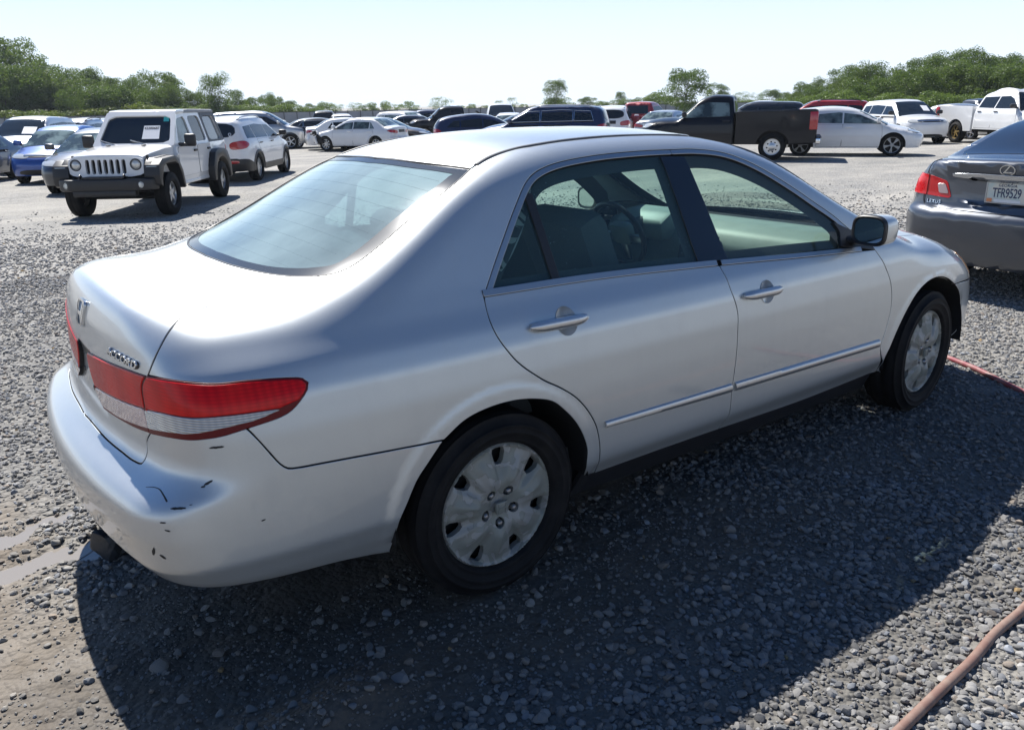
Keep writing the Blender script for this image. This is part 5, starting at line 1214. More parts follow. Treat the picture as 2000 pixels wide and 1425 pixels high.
def end_poly(s, pts, front, off=.005, h=.08, flange=.01, d=None, soft=False, inset=0.):
    """outline in (y, z) on the nose or tail; y > 0 is the left"""
    pts = rounded(pts, .22) if soft else pts
    sx = 1 if front else -1; P = np.array([((s.xf+.5) if front else s.xr-.5, y, z) for y, z in pts]); d0 = np.array((sx, 0., 0)); S, _ = s.B.hit(P, d0, L=2., n=100)
    return panel(s.B, dens(S, .05), d0 if d is None else np.array(d, float), h, inset=inset, off=off, flange=flange)
def corner_poly(s, pts, front, off=.005, h=.06, flange=.012, zt=.15):
    """outline on the right-hand corner, projected at 45 degrees; pts (a, z): a<0 along the side from the corner, a>0 along the end"""
    sx = 1 if front else -1; d = np.array((sx*.72, -.69, zt)); d /= np.linalg.norm(d)
    cx, cy = (s.xf-.12 if front else s.xr+.12), -(s.w/2-.12); u = np.array((sx*.69, .72, 0))
    P = np.array([np.array((cx, cy, z))+u*a+d*.8 for a, z in rounded(pts, .2)]); S, _ = s.B.hit(P, d, L=2., n=100)
    return panel(s.B, dens(S, .05), d, h, inset=0, off=off, flange=flange)
def car(name, label, cat, s, color, pos, head, group=None, glassm='car_glass', rim=('spoke', 5, 'alloy', .66), lod=1, trimc=None, paper=False, hood_up=False, mirrors=True, steer=0, clad=False, rails=False, chrome=False):
    """one parked vehicle: body, windows, lamps, bumpers, mirrors and wheels as parts"""
    x, y = pos; z = gz(x, y); root = thing(name, label, cat, (x, y, z), rad(head), group)
    col = pnt(color); B = s.B; gm = M[glassm]
    V, F, N = shell(s, 15 if lod == 1 else 11, .10 if lod == 1 else .2); link('body', mesh('body', V, F, N), root, col)
    ub = [box(((s.xr+s.xf)/2, 0, s.sill+.10), (s.xf-s.xr-.7, s.w*.78, .18), 0, .03), box(((s.xr+s.xf)/2, 0, s.sill+.35), (s.xf-s.xr-1.0, s.w*.62, .4))]
    part('underbody', join(ub), M['dark'], root)
    h, wb = s.h, s.wb
    def two(nm, vfn, m):
        return put(nm, vfn, m, root, both=True)
    # side windows between the pillars
    b, t_ = s.dlo['b'], s.dlo['t']; zb0, zb1 = s.belt+b[0][1]+.05, s.belt+b[1][1]+.05
    xs_ = [b[0][0]]+s.dlo['pil']+[b[1][0]]
    tops = lambda xx: np.interp(xx, [p[0] for p in t_], [p[1]*h for p in t_])
    bots = lambda xx: np.interp(xx, [b[0][0], b[1][0]], [zb0, zb1])
    def edge(xa, front_end):
        return xa
    for k in range(len(xs_)-1):
        xa, xb = xs_[k]+(.025 if k else 0), xs_[k+1]-(.025 if k < len(xs_)-2 else 0)
        poly = [(xa, bots(xa)), (xb, bots(xb))]
        if k == len(xs_)-2: poly += [(t_[-1][0]+.02, t_[-1][1]*h)]
        hi = [p for p in t_ if xa < p[0] < xb and (p is not t_[0] or k) and (p is not t_[-1] or k < len(xs_)-2)]
        if k < len(xs_)-2: hi = [(xb-.0, tops(xb)/h)]+[p for p in hi[::-1]]
        else: hi = [p for p in hi[::-1]]
        poly += [(p[0], p[1]*h) for p in hi]
        if k > 0: poly += [(xa, tops(xa))]
        elif t_[0][0] < xb: poly += [(t_[0][0], t_[0][1]*h)]
        two('side_window', side_poly(s, poly, .004, .12), gm)
        if chrome:
            q_ = np.array([(x_, -1.2, z_) for x_, z_ in poly]); S_, _ = B.hit(dens(q_, .08), np.array((0, -1., 0))); S_ = S_+B.nrm(S_)*.008
            for sg in (1, -1): part('window_trim', tube(S_*np.array((1, sg, 1)), .011, 5, True), M['chrome'], root, smooth=True)
    # screens
    def top_poly(x0, x1, f0, f1, nm, m, cap=.06):
        P = []
        for f, xx in ((f0, x0), (f1, x1)):
            w2 = [(xx-.0+( .10 if x0 < x1 and False else 0)) for _ in range(2)]
        def wid(xx):
            zt = float(B.top(np.array(xx))); return float(B.side(np.array(zt-.05)))-.045
        L_ = [(x0+(x1-x0)*q, -wid(x0+(x1-x0)*q)*(.97)) for q in np.linspace(0, 1, 7)]
        pts = [(a, c_) for a, c_ in L_]+[(a, -c_) for a, c_ in L_[::-1]]
        P = np.array([(a, c_, 3.) for a, c_ in pts]); sl = (x1-x0)
        d = np.array((np.sign(float(B.top(np.array(x0))-B.top(np.array(x1))))*.75, 0, .66)); P = np.array([(a, c_, float(B.top(np.array(a)))) for a, c_ in pts]); S, _ = B.hit(P+d*.5, d, L=1.5, n=90)
        put(nm, panel(B, dens(S, .07), d, .14, inset=0, off=.004, flange=.008), m, root)
    pk = [p for p in ((wb*.63, wb*.96),)][0]
    if s.kind == 'cab':
        xc = wb*.93; top_poly(xc-.68, xc-.02, 1, 1, 'windscreen', gm); put('rear_window', end_poly(s, [(-.55, .70*h), (.55, .70*h), (.50, .90*h), (-.50, .90*h)], False), gm, root)
    else:
        top_poly(wb*.635, wb*.95, 1, 1, 'windscreen', gm)
        if s.kind == 'sedan': top_poly(s.bl[0]+.02, s.bl[1]+.03, 1, 1, 'rear_window', gm)
        else: put('rear_window', end_poly(s, [(-s.rw+.02, .68*h), (s.rw-.02, .68*h), (s.rw-.06, .895*h), (-s.rw+.06, .895*h)], False, soft=True), gm, root)
    # lamps and bumpers
    zl = {'sedan': .52, 'hatch': .52, 'suv': .54, 'van': .54, 'cab': .55}[s.kind]*h
    hl = two('headlight', corner_poly(s, [(-.30, zl+.04), (-.05, zl-.06), (.34, zl-.05), (.34, zl+.02), (-.02, zl+.09)], True), M['headlamp'])
    if s.kind != 'cab':
        zt = (.60 if s.kind == 'sedan' else .58)*h; hh = .07 if s.kind == 'sedan' else .11
        two('tail_light', corner_poly(s, [(-.26, zt+.03), (-.05, zt-hh), (.30, zt-hh), (.30, zt+hh*.7), (-.05, zt+hh)], False), M['red_far'])
    gw = .34 if s.kind in ('sedan', 'hatch') else .48
    put('grille', end_poly(s, [(-gw, zl-.07), (gw, zl-.07), (gw+.06, zl+.03), (-gw-.06, zl+.03)], True, soft=True), M['black_trim'], root)
    put('air_intake', end_poly(s, [(-.52, .27), (.52, .27), (.44, .40), (-.44, .40)], True, soft=True), M['black_trim'], root)
    if lod == 1:
        put('grille_bar', end_poly(s, [(-gw-.02, zl-.03), (gw+.02, zl-.03), (gw+.03, zl-.005), (-gw-.03, zl-.005)], True, off=.012), M['chrome'], root)
    if s.kind != 'cab': put('number_plate_recess', end_poly(s, [(-.26, .55*h), (.26, .55*h), (.26, .63*h), (-.26, .63*h)], False), M['black_trim'], root)
    # doors: cut lines and handles
    dx = {2: [(s.dlo['pil'][0]-.0 if s.dlo['pil'] else 0)]}
    if lod == 1:
        P_ = s.dlo['pil']; x1 = b[1][0]+.02; seams = []
        xm = P_[-1] if P_ else None; fr = [x1+.0]
        segs = []
        if xm is not None: segs = [(xm+.008, x1), (max(P_[0]-.18 if len(P_) > 1 else b[0][0], s.arch*.45), xm-.008)]
        else: segs = [(b[0][0]-.06, x1)]
        for a_, c_ in segs:
            zlo = s.sill+.08; ra = s.arch+.05
            pol = [(c_-.02, zlo), (c_+.03, .5*s.belt+.2), (c_, s.belt+.03), (a_, s.belt+.03), (a_-.04*(a_ < ra), s.belt-.15)]
            if a_ < ra: pol += [(a_+.02+max(0, .5*(ra-a_)), s.R+s.arch*.85), (ra+.02, zlo+.1), (ra+.04, zlo)]
            else: pol += [(a_, zlo)]
            two('door_gap', side_poly(s, pol, .0012, .12, .002, inset=-.006), M['dark'])
            two('door', side_poly(s, pol, .0032, .12, .002), col)
            hx = a_+.16; hz = s.belt-.10
            for sg in (-1, 1):
                Q, _ = B.hit(np.array([(hx, -1.2, hz)]), np.array((0, -1., 0))); yq = Q[0, 1]-.022
                part('door_handle', box((hx, -sg*yq*-1 if False else (yq if sg < 0 else -yq), hz), (.20, .03, .032), 0, .010), M[trimc] if trimc else col, root, smooth='auto')
    if mirrors:
        for sg in (-1, 1):
            mx = b[1][0]-.08; mz = s.belt+.10; yy = sg*(s.w/2+.06)
            part('mirror', box((mx, yy, mz), (.13, .22, .15), 0, .045), M['black_trim'] if trimc == 'black_trim' else col, root, smooth='auto')
            part('mirror_arm', box((mx+.02, sg*(s.w/2-.06), mz-.06), (.07, .12, .04), 0, .012), M['black_trim'], root)
    if clad:
        xa, xb = s.arch+.02, wb-s.arch-.02
        two('sill_cladding', side_poly(s, [(xa, s.sill+.01), (xb, s.sill+.01), (xb, s.sill+.17), (xa, s.sill+.17)], .008), M['black_trim'])
        for wx in (0, wb):
            arc = [(wx+(s.arch+q)*math.cos(t2), s.R+(s.arch+q)*math.sin(t2)) for q, tt in ((.004, np.linspace(.0, math.pi, 14)), (.065, np.linspace(math.pi, .0, 14))) for t2 in tt]
            two('arch_cladding', side_poly(s, arc, .012), M['black_trim'])
        put('rear_cladding', end_poly(s, [(-.80, .33), (.80, .33), (.82, .56), (.6, .62), (-.6, .62), (-.82, .56)], False, off=.012, d=(-1, 0, 0)), M['black_trim'], root)
        two('corner_cladding', corner_poly(s, [(-.42, .30), (.40, .32), (.40, .60), (-.05, .62), (-.42, .50)], False, off=.010), M['black_trim'])
    if rails:
        for sg in (-1, 1):
            xs2 = np.linspace(s.xr+.5, wb*.52, 12); P = [(q, sg*(s.rw-.06), float(B.top(np.array(q)))-.05+.055*math.sin(math.pi*min(1, max(0, (i+.0)/11)))**.3) for i, q in enumerate(xs2)]
            part('roof_rail', tube(P, .018, 8), M['black_trim'] if rails == 'black' else M['dullchrome'], root, smooth=True)
    if paper:
        q = [(.25, .80), (.52, .80), (.52, .88), (.25, .88)] if paper is True else paper
        xw = wb*.80; P = []
        for yy, f in q:
            P.append((np.interp(f, [.66, .94], [wb*.95, wb*.63]), yy))
        S = np.array([(a, c_, float(B.top(np.array(a)))) for a, c_ in P]); d = np.array((.7, 0, .7)); S, _ = B.hit(S+d*.4, d, L=1.2, n=80)
        put('paper_sheet', panel(B, dens(S, .05), d, .08, off=.010, flange=.002, inset=0), M['paper'], root)
    if hood_up:
        c0 = wb*.97; zc = float(B.top(np.array(c0)))
        Lh = s.xf-c0-.12; a = rad(hood_up)
        V = [(c0+Lh*q*math.cos(a), sg*(.66-.08*q), zc+.02+Lh*q*math.sin(a)+.03*math.sin(math.pi*q)) for q in (0, .5, 1) for sg in (-1, -.5, 0, .5, 1)]
        V = np.array(V); F = [[r*5+k, r*5+k+1, (r+1)*5+k+1, (r+1)*5+k] for r in range(2) for k in range(4)]; n = len(V)
        V2 = V+np.array([-math.sin(a), 0, math.cos(a)])*-.03; F += [[i+n for i in f][::-1] for f in F]
        part('raised_hood', (np.concatenate([V, V2]), F), M['dark'], root)
        put('engine_bay', panel(B, dens(np.array([(c0, -.6, 1), (s.xf-.2, -.5, .8), (s.xf-.2, .5, .8), (c0, .6, 1)]), .1), (0, 0, 1), .15, off=.004, flange=.004), M['dark'], root)
    st, n_, rm, rf = rim
    for wx in ((0, wb)):
        if s.kind == 'cab' and wx == 0: yw = s.w/2-.14
        else: yw = s.w/2-.125
        for sg in (-1, 1): wheel(root, wx, sg*yw, s.R, .215 if s.kind in ('sedan', 'hatch') else .25, rf, n_, st, rm, steer if wx else 0, .2+.7*wx+.4*sg)
    return root
def bed(root, s, color, L0, zt, lamp=True, flare=.0):
    """open load bed behind a cab: two sides with wheel openings, floor, front wall, tailgate, step bumper, lamps"""
    col = pnt(color); x1 = s.cab0-.02; x0 = -L0; hw = s.w/2; ra = s.arch
    arc = [(ra*math.cos(t_), s.R+ra*math.sin(t_)) for t_ in np.linspace(math.asin(max(-1, (.46-s.R)/ra)), math.pi-math.asin(max(-1, (.46-s.R)/ra)), 15)]
    poly = [(x1, .46)]+[(x1, zt)]+[(x0, zt+.03), (x0-.02, zt-.1), (x0, .50)]+[(a, b_) for a, b_ in arc[::-1]]
    for sg in (-1, 1):
        part('bed_side', prism(poly, sg*hw, sg*(hw-.09), 1, .012), col, root)
        if lamp: part('tail_light', box((x0+.075, sg*(hw-.02), zt-.27), (.23, .08, .50), 0, .025), M['red_far'], root, smooth='auto')
    [part('inner_fender', box((0, sg*(hw-.30), s.R+s.arch*.75), (s.arch*2.3, .36, .42), 0, .05), M['dark'], root) for sg in (-1, 1)]
    part('bed_floor', box(((x0+x1)/2, 0, .82), (x1-x0, s.w-.18, .05)), M['dark'], root)
    part('bed_front', box((x1-.02, 0, (zt+.8)/2), (.04, s.w-.18, zt-.80)), col, root)
    tg = part('tailgate', box((x0-.0, 0, (zt+.62)/2+.02), (.06, s.w-.20, zt-.62), 0, .015), col, root, smooth='auto')
    part('tailgate_handle', box((x0-.035, 0, zt-.12), (.02, .22, .05), 0, .006), M['black_trim'], tg)
    part('step_bumper', join([box((x0-.08, 0, .55), (.14, s.w*.96, .18), 0, .03)]), M['chrome'], root, smooth='auto')
    part('bumper_pad', box((x0-.09, 0, .65), (.16, s.w*.98, .03), 0, .01), M['black_trim'], root)
    part('frame_rail', join([box(((x0+s.wb)/2, 0, .50), (s.wb-x0-.2, 1.0, .14))]), M['dark'], root)
ROW = 'vehicles parked in rows across the yard'
def lot():
    S = spec
    c = car('suv_car', 'white crossover with black lower cladding seen from behind, parked beyond the boxy off-roader', 'car', S('suv', 2.70, .95, .95, 1.68, 1.86, .355), 'white', (5.88, 19.87), 53, ROW, rim=('spoke', 10, 'alloy', .70), trimc='black_trim', clad=True, rails=True)
    s = S('suv', 2.70, .95, .95, 1.68, 1.86, .355)
    two = put('reflector', end_poly(s, [(-.66, .50), (-.36, .50), (-.36, .565), (-.66, .565)], False, off=.018, d=(-1, 0, 0), soft=True), M['red_far'], c, both=True)
    S1 = [tube([(-.97, y0, z0) for y0, z0 in p], .008, 6) for p in ([(-.52, .99), (-.46, 1.06), (-.44, 1.11), (-.47, 1.13), (-.50, 1.11), (-.48, 1.06), (-.42, .99)],)]
    P, _ = s.B.hit(np.array([(-1.5, y0, z0+.13) for y0, z0 in [(-.52, .99), (-.46, 1.06), (-.44, 1.11), (-.47, 1.13), (-.50, 1.11), (-.48, 1.06), (-.42, .99)]]), np.array((-1., 0, 0))); part('ribbon_sticker', tube(crm(P+np.array((-.012, 0, 0)), .01), .008, 6), M['paper'], c, smooth=True)
    car('hatchback_car', 'bright blue small hatchback facing the viewer, at the left of the yard', 'car', S('hatch', 2.45, .55, .80, 1.52, 1.68, .295), 'blue', (3.37, 25.62), 239.6, ROW, 'pale_glass', rim=('spoke', 7, 'alloy', .62))
    car('sedan_car', 'dark grey sedan facing the viewer, half hidden by the boxy white off-roader', 'car', S('sedan', 2.776, 1.05, .96, 1.47, 1.80, .325), 'graphite', (3.69, 21.77), 241.5, ROW, 'pale_glass')
    car('suv_car', 'long pale silver van-like vehicle with a white sheet behind its windscreen, leftmost in the yard', 'van', S('van', 3.0, 1.1, .95, 1.80, 1.98, .35), 'silver', at(96, 35), 243, ROW, paper=[(.1, .70), (.5, .70), (.5, .80), (.1, .80)])
    w = car('wrecked_car', 'dark slate wrecked sedan with crumpled front, cut off at the left edge', 'car', S('sedan', 2.7, 1.0, .62, 1.42, 1.78, .32), 'slate', at(-40, 29.5), 236, ROW, 'pale_glass')
    rng = random.Random(3); V = []; n = 9
    V = [(3.05+.10*i+.05*rng.uniform(-1, 1), -.72+1.44*j/(n-1), .98-.05*i+.10*rng.uniform(-1, 1)) for i in range(5) for j in range(n)]
    part('crumpled_hood', (np.array(V), [[i*n+j, i*n+j+1, (i+1)*n+j+1, (i+1)*n+j] for i in range(4) for j in range(n-1)]), pnt('slate'), w); part('bumper_beam', box((3.42, 0, .48), (.10, 1.4, .12), 0, .02), M['steel'], w)
    car('coupe_car', 'cream coloured low car tucked behind the bright blue hatchback', 'car', S('sedan', 2.7, 1.0, .9, 1.36, 1.78, .32), 'cream', at(112, 34), 243, ROW, 'pale_glass', lod=0)
    car('suv_car', 'silver sport utility with roof rails showing above the blue hatchback', 'car', S('suv', 2.75, .95, .9, 1.70, 1.86, .35), 'silver', at(150, 38), 62, ROW, rails='black', lod=0)
    car('suv_car', 'black roofed crossover showing only its roof beside the off-roader windscreen', 'car', S('suv', 2.75, .95, .9, 1.68, 1.86, .35), 'charcoal', at(192, 40), 62, ROW, rails=True, lod=0)
    car('suv_car', 'large silver sport utility standing side on behind the white crossover', 'car', S('suv', 3.0, 1.05, .95, 1.88, 2.0, .38), 'silver', at(456, 45), -30, ROW, lod=1)
    car('sedan_car', 'dark navy black sedan side on with many spoked wheels, left of the crashed white sedan', 'car', S('sedan', 2.85, 1.05, .95, 1.47, 1.83, .335), 'charcoal', at(583, 44.5), -22, ROW, chrome=True, rim=('spoke', 10, 'alloy', .70))
    k = car('sedan_car', 'white sedan with its front left corner torn off, showing the wheel', 'car', S('sedan', 2.6, .95, .80, 1.45, 1.73, .315), 'white', (16.59, 30.78), 122, ROW, 'pale_glass', rim=('spoke', 8, 'alloy', .68))
    ks = S('sedan', 2.6, .95, .80, 1.45, 1.73, .315)
    rng = random.Random(8)
    for i in range(7):
        part('torn_piece', box((3.15+.22*rng.random()-.1, .55+.35*rng.random(), .42+.42*rng.random()), (.28*rng.random()+.1, .05+.1*rng.random(), .20*rng.random()+.08), rng.random()*3, .01, R=Euler((rng.random()*3, rng.random()*3, rng.random())).to_matrix()), M['black_trim'] if i % 3 else pnt('white'), k)
    v = corner_poly(ks, [(-.50, .34), (.45, .34), (.40, .72), (-.10, .80), (-.45, .66)], True, off=.012); put('torn_corner', mirror_vfn(*v), M['dark'], k)
    car('sedan_car', 'second white sedan, its red tail lamp peeping out left of the crashed one', 'car', S('sedan', 2.7, 1.0, .9, 1.46, 1.80, .325), 'white', at(640, 41.5), -22, ROW)
    car('suv_car', 'black sport utility far off by the fence left of centre', 'car', S('suv', 2.8, 1.0, .9, 1.78, 1.88, .36), 'black', at(640, 62), 64, ROW, lod=0)
    car('hatchback_car', 'small white car far off against the fence', 'car', S('hatch', 2.55, .7, .85, 1.55, 1.74, .31), 'white', at(672, 60), 250, ROW, lod=0)
    car('sedan_car', 'bronze grey sedan whose nose emerges right of the crashed white sedan', 'car', S('sedan', 2.75, 1.0, .92, 1.45, 1.80, .325), 'bronze', at(703, 41), -44, ROW, 'pale_glass')
    car('suv_car', 'white sport utility facing right with a white sheet behind the windscreen', 'car', S('suv', 2.7, .9, .9, 1.68, 1.84, .35), 'white', at(772, 52), 285, ROW, 'pale_glass', paper=True, lod=0)
    car('sedan_car', 'blue grey sedan with red tail lamp, seen between white and navy cars', 'car', S('sedan', 2.7, 1.0, .9, 1.44, 1.80, .32), 'slate', at(838, 50), 148, ROW, lod=0)
    car('suv_car', 'navy crossover far off behind the blue grey sedan', 'car', S('suv', 2.7, .95, .9, 1.66, 1.84, .34), 'navy', at(868, 62), 150, ROW, lod=0)
    s = S('cab', 3.5, 1.2, .95, 1.88, 1.98, .39, cab0=1.1, crew=True); p = car('pickup_truck', 'black crew cab pickup far off behind the navy hatchback', 'truck', s, 'black', at(952, 50), 152, ROW, lod=0); bed(p, s, 'black', 1.2, 1.32)
    car('hatchback_car', 'dark navy hatchback seen side on with red tail lamp at its left end', 'car', S('hatch', 2.65, .80, .92, 1.51, 1.80, .32), 'navy', at(890, 33.5), -32, ROW)
    car('van', 'white upright van facing the viewer near the far fence', 'van', S('van', 2.9, 1.0, .9, 1.98, 1.95, .36), 'white', at(985, 52), 236, ROW, lod=0)
    car('sedan_car', 'white sedan facing the viewer in front of the upright white van', 'car', S('sedan', 2.7, 1.0, .9, 1.50, 1.80, .32), 'white', at(1004, 44), 232, ROW, 'pale_glass', lod=0)
    car('sedan_car', 'black sedan with its hood raised behind the navy sport utility', 'car', S('sedan', 2.75, 1.0, .95, 1.46, 1.80, .32), 'black', at(1085, 38), 150, ROW, hood_up=42, lod=0)
    car('suv_car', 'navy blue three-row sport utility just above the silver roof', 'car', S('suv', 2.765, 1.05, .93, 1.69, 1.88, .37), 'navy', at(1143, 29.5), 131, ROW, rails=True, chrome=True)
    car('suv_car', 'white sport utility seen from behind with dark rear window', 'car', S('suv', 2.75, .95, .9, 1.70, 1.86, .35), 'white', at(1204, 38), 42, ROW, rails=True)
    s = S('cab', 3.3, 1.15, .95, 1.86, 1.95, .38, cab0=1.0); p = car('pickup_truck', 'red pickup truck seen from behind', 'truck', s, 'red', at(1240, 40), 26, ROW); bed(p, s, 'red', 1.15, 1.22)
    car('sedan_car', 'silver sedan behind the nose of the black pickup', 'car', S('sedan', 2.7, 1.0, .9, 1.45, 1.80, .32), 'silver', at(1297, 37), 24, ROW, 'pale_glass')
    s = S('cab', 3.02, 1.15, .95, 1.87, 2.03, .385, belt=1.22, cab0=1.08); s.sill = .45
    p = car('pickup_truck', 'black regular cab pickup truck with chrome rear bumper', 'truck', s, 'black', (20.1, 12.79), 124.5, ROW, 'pale_glass', rim=('steel', 8, 'alloy', .62), trimc='black_trim'); bed(p, s, 'black', 1.17, 1.38)
    car('hatchback_car', 'white hatchback with sporty dark wheels nosing out behind the black pickup', 'car', S('hatch', 2.648, .80, .95, 1.48, 1.82, .325), 'white', (22.4, 13.42), 304.8, ROW, 'pale_glass', rim=('split', 5, 'dark_alloy', .74))
    car('suv_car', 'white sport utility facing the viewer with dark twin grille', 'car', S('suv', 2.857, .98, .93, 1.70, 1.85, .36), 'white', (33.0, 16.6), 236, ROW, rim=('spoke', 5, 'alloy', .66), trimc='black_trim', paper=[(.28, .74), (.55, .74), (.55, .84), (.28, .84)])
    car('suv_car', 'red sport utility whose roof shows behind the white hatchback', 'car', S('suv', 2.8, 1.0, .9, 1.74, 1.88, .36), 'red', at(1672, 42), 125, ROW, rails='black')
    car('suv_car', 'dark sport utility partly hidden by the black pickup bed', 'car', S('suv', 2.8, 1.0, .9, 1.74, 1.88, .36), 'charcoal', at(1545, 43), 128, ROW, lod=0)
    s = S('cab', 3.2, 1.15, .9, 1.80, 1.90, .37, cab0=1.0); p = car('pickup_truck', 'small white pickup truck far off above the black pickup bed', 'truck', s, 'white', at(1500, 56), 36, ROW, lod=0); bed(p, s, 'white', 1.1, 1.2)
    car('sedan_car', 'pale blue grey car between white sport utility and white crew cab pickup', 'car', S('sedan', 2.75, 1.0, .9, 1.50, 1.80, .32), 'silver', at(1850, 44), 250, ROW, 'pale_glass', lod=0)
    s = S('cab', 3.3, 1.2, .95, 1.72, 1.9, .37, cab0=1.1); p = car('pickup_truck', 'dark pickup truck behind the bed of the white crew cab pickup', 'truck', s, 'charcoal', at(1885, 50), 240, ROW, lod=0); bed(p, s, 'charcoal', 1.15, 1.25)
    s = S('cab', 3.57, 1.2, .98, 1.96, 2.02, .41, belt=1.30, cab0=.92, crew=True); s.sill = .55
    p = car('pickup_truck', 'white crew cab pickup truck with bronze wheels at the right edge', 'truck', s, 'white', (33.57, 13.03), 242, ROW, rim=('spoke', 6, 'gold', .62), trimc='black_trim', mirrors=True); bed(p, s, 'white', 1.22, 1.38)
lot()
# ---------------------------------------------------------------- the boxy white off-roader
def offroader():
    x, y = 3.70, 16.2; root = thing('offroad_car', 'boxy white four-door off-roader with seven-slot grille and black bumper facing the viewer', 'car', (x, y, gz(x, y)+.0), rad(235), ROW)
    W = pnt('white'); K = M['black_trim']; R = .39
    def pr_(nm, poly, y0, y1, m, par=root, bev=.015, sm='auto'): return part(nm, prism(poly, y0, y1, 1, bev), m, par, smooth=sm)
    def arc(wx, r, a0, a1, n=12, z=R): return [(wx+r*math.cos(t_), z+r*math.sin(t_)) for t_ in np.linspace(rad(a0), rad(a1), n)]
    tub = [(-.74, .58)]+[(-.74, 1.20), (2.28, 1.20), (2.28, .52), (.52, .52)]+arc(0, .50, 16, 164)
    for sg in (-1, 1): pr_('body_side', tub, sg*.80, sg*.70, W)
    part('tub_floor', box((.78, 0, .62), (3.0, 1.42, .12)), M['dark'], root); part('rear_panel', box((-.70, 0, .90), (.08, 1.42, .6), 0, .02), W, root)
    # hood: tapered box with a raised centre
    def hexa(a, b):
        V = a+b; return V, [[0, 1, 2, 3], [7, 6, 5, 4]]+[[k, 4+k, 4+(k+1) % 4, (k+1) % 4] for k in range(4)]
    def sec(x_, hw, z0, z1, cr=.03): return [(x_, -hw, z0), (x_, -hw, z1-cr), (x_, -hw+.07, z1), (x_, -.30, z1+.015), (x_, 0, z1+.02), (x_, .30, z1+.015), (x_, hw-.07, z1), (x_, hw, z1-cr), (x_, hw, z0)]
    secs = [sec(2.27, .735, .70, 1.225), sec(2.6, .715, .70, 1.215), sec(3.2, .66, .70, 1.155), sec(3.49, .625, .78, 1.105), sec(3.505, .61, .80, 1.075)]
    n = 9; V = [p for q in secs for p in q]; F = [[r*n+k, r*n+k+1, (r+1)*n+k+1, (r+1)*n+k] for r in range(4) for k in range(n-1)]+[[4*n+k for k in range(n)], list(range(n))[::-1]]
    part('hood', (V, F), W, root, smooth='auto')
    for yy in (-.33, .33): part('hood_bumper_rest', box((2.62, yy, 1.245), (.09, .06, .02), 0, .005), K, root)
    for sg in (-1, 1):
        part('hood_latch', box((3.36, sg*.66, 1.06), (.06, .03, .10), 0, .008), K, root)
    # grille with seven slots and two round lamps
    out = rounded([(-.64, .74), (.64, .74), (.665, .95), (.63, 1.09), (-.63, 1.09), (-.665, .95)], .2)
    holes = [rounded([(yy-.036, .80), (yy+.036, .80), (yy+.036, 1.045), (yy-.036, 1.045)], .16) for yy in np.arange(-3, 4)*.106]
    lamps = [ring_pts(.098, 28, (sg*.525, .955)) for sg in (-1, 1)]
    V2, T2, L2 = fill2(np.array(out), [np.array(h_) for h_ in holes]+lamps, .05)
    Vf = np.stack([3.60-.05*(V2[:, 1]-.9)-.05*np.abs(V2[:, 0])**2, V2[:, 0], V2[:, 1]], 1); m = len(Vf); Vb = Vf-np.array((.07, 0, 0)); F = T2.tolist()
    for l in L2:
        for k in range(len(l)): a, b = l[k], l[(k+1) % len(l)]; F.append([b, a, a+m, b+m])
    g = part('grille', (np.concatenate([Vf, Vb]), F), W, root, smooth='auto')
    part('grille_backing', box((3.522, 0, .92), (.02, 1.16, .30)), M['dark'], g)
    for sg in (-1, 1):
        V, F = lathe([(.001, .035), (.05, .03), (.085, .01), (.097, -.03)], 28, 'x'); V = V+np.array((3.565, sg*.525, .955)); hl = part('headlight', (V, F), M['headlamp'], g, smooth=True)
        V, F = lathe([(.085, .03), (.097, .035), (.102, .02)], 28, 'x'); part('lamp_ring', (V+np.array((3.562, sg*.525, .955)), F), K, hl, smooth=True)
    # bumper with fog lamps
    P = [(-.86, 3.58), (-.80, 3.72), (-.58, 3.84), (.58, 3.84), (.80, 3.72), (.86, 3.58), (.86, 3.48), (-.86, 3.48)]
    bm = part('front_bumper', prism([(b, a) for a, b in P], .52, .72, 2, .025), K, root, smooth='auto')
    P2 = [(-.55, 3.82), (.55, 3.82), (.50, 3.55), (-.50, 3.55)]; part('bumper_skid', prism([(b, a) for a, b in P2], .42, .53, 2, .02), K, bm, smooth='auto')
    part('bumper_top', prism([(b, a) for a, b in [(-.36, 3.80), (.36, 3.80), (.36, 3.52), (-.36, 3.52)]], .72, .76, 2, .01), K, bm)
    for sg in (-1, 1):
        V, F = lathe([(.001, .02), (.04, .015), (.052, 0), (.06, .012), (.066, 0), (.066, -.03)], 20, 'x'); part('fog_light', (V+np.array((3.80, sg*.63, .62)), F), M['headlamp'], bm, smooth='auto')
        part('tow_hook', tube([(3.72, sg*.38, .74), (3.80, sg*.38, .80), (3.86, sg*.38, .74)], .016, 8), K, bm, smooth=True)
        # flares
        fr = arc(3.008, .52, 4, 40, 6)+[(3.28, .965), (2.78, .975)]+arc(3.008, .52, 140, 178, 6); fr2 = [(2.42, .48), (2.47, .80), (2.66, 1.04), (2.80, 1.06), (3.42, 1.035), (3.60, .93), (3.62, .72), (3.56, .56)]
        pr_('front_fender_flare', [(3.52, .56), (3.50, .70), (3.36, .90), (3.22, .945), (2.80, .945), (2.66, .90), (2.53, .70), (2.46, .44)]+[(2.38, .46), (2.44, .76), (2.62, 1.02), (2.80, 1.06), (3.42, 1.035), (3.60, .94), (3.63, .76), (3.61, .60)], sg*.66, sg*.94, K, bev=.012)
        pr_('fender_top', [(2.62, 1.055), (2.80, 1.075), (3.40, 1.05), (3.58, .95), (3.50, .93), (2.80, .99)], sg*.60, sg*.80, K)
        part('marker_lamp', box((3.535, sg*.80, .90), (.14, .22, .075), 0, .02, R=Matrix.Rotation(rad(0), 3, 'Z')), M['headlamp'], root, smooth='auto')
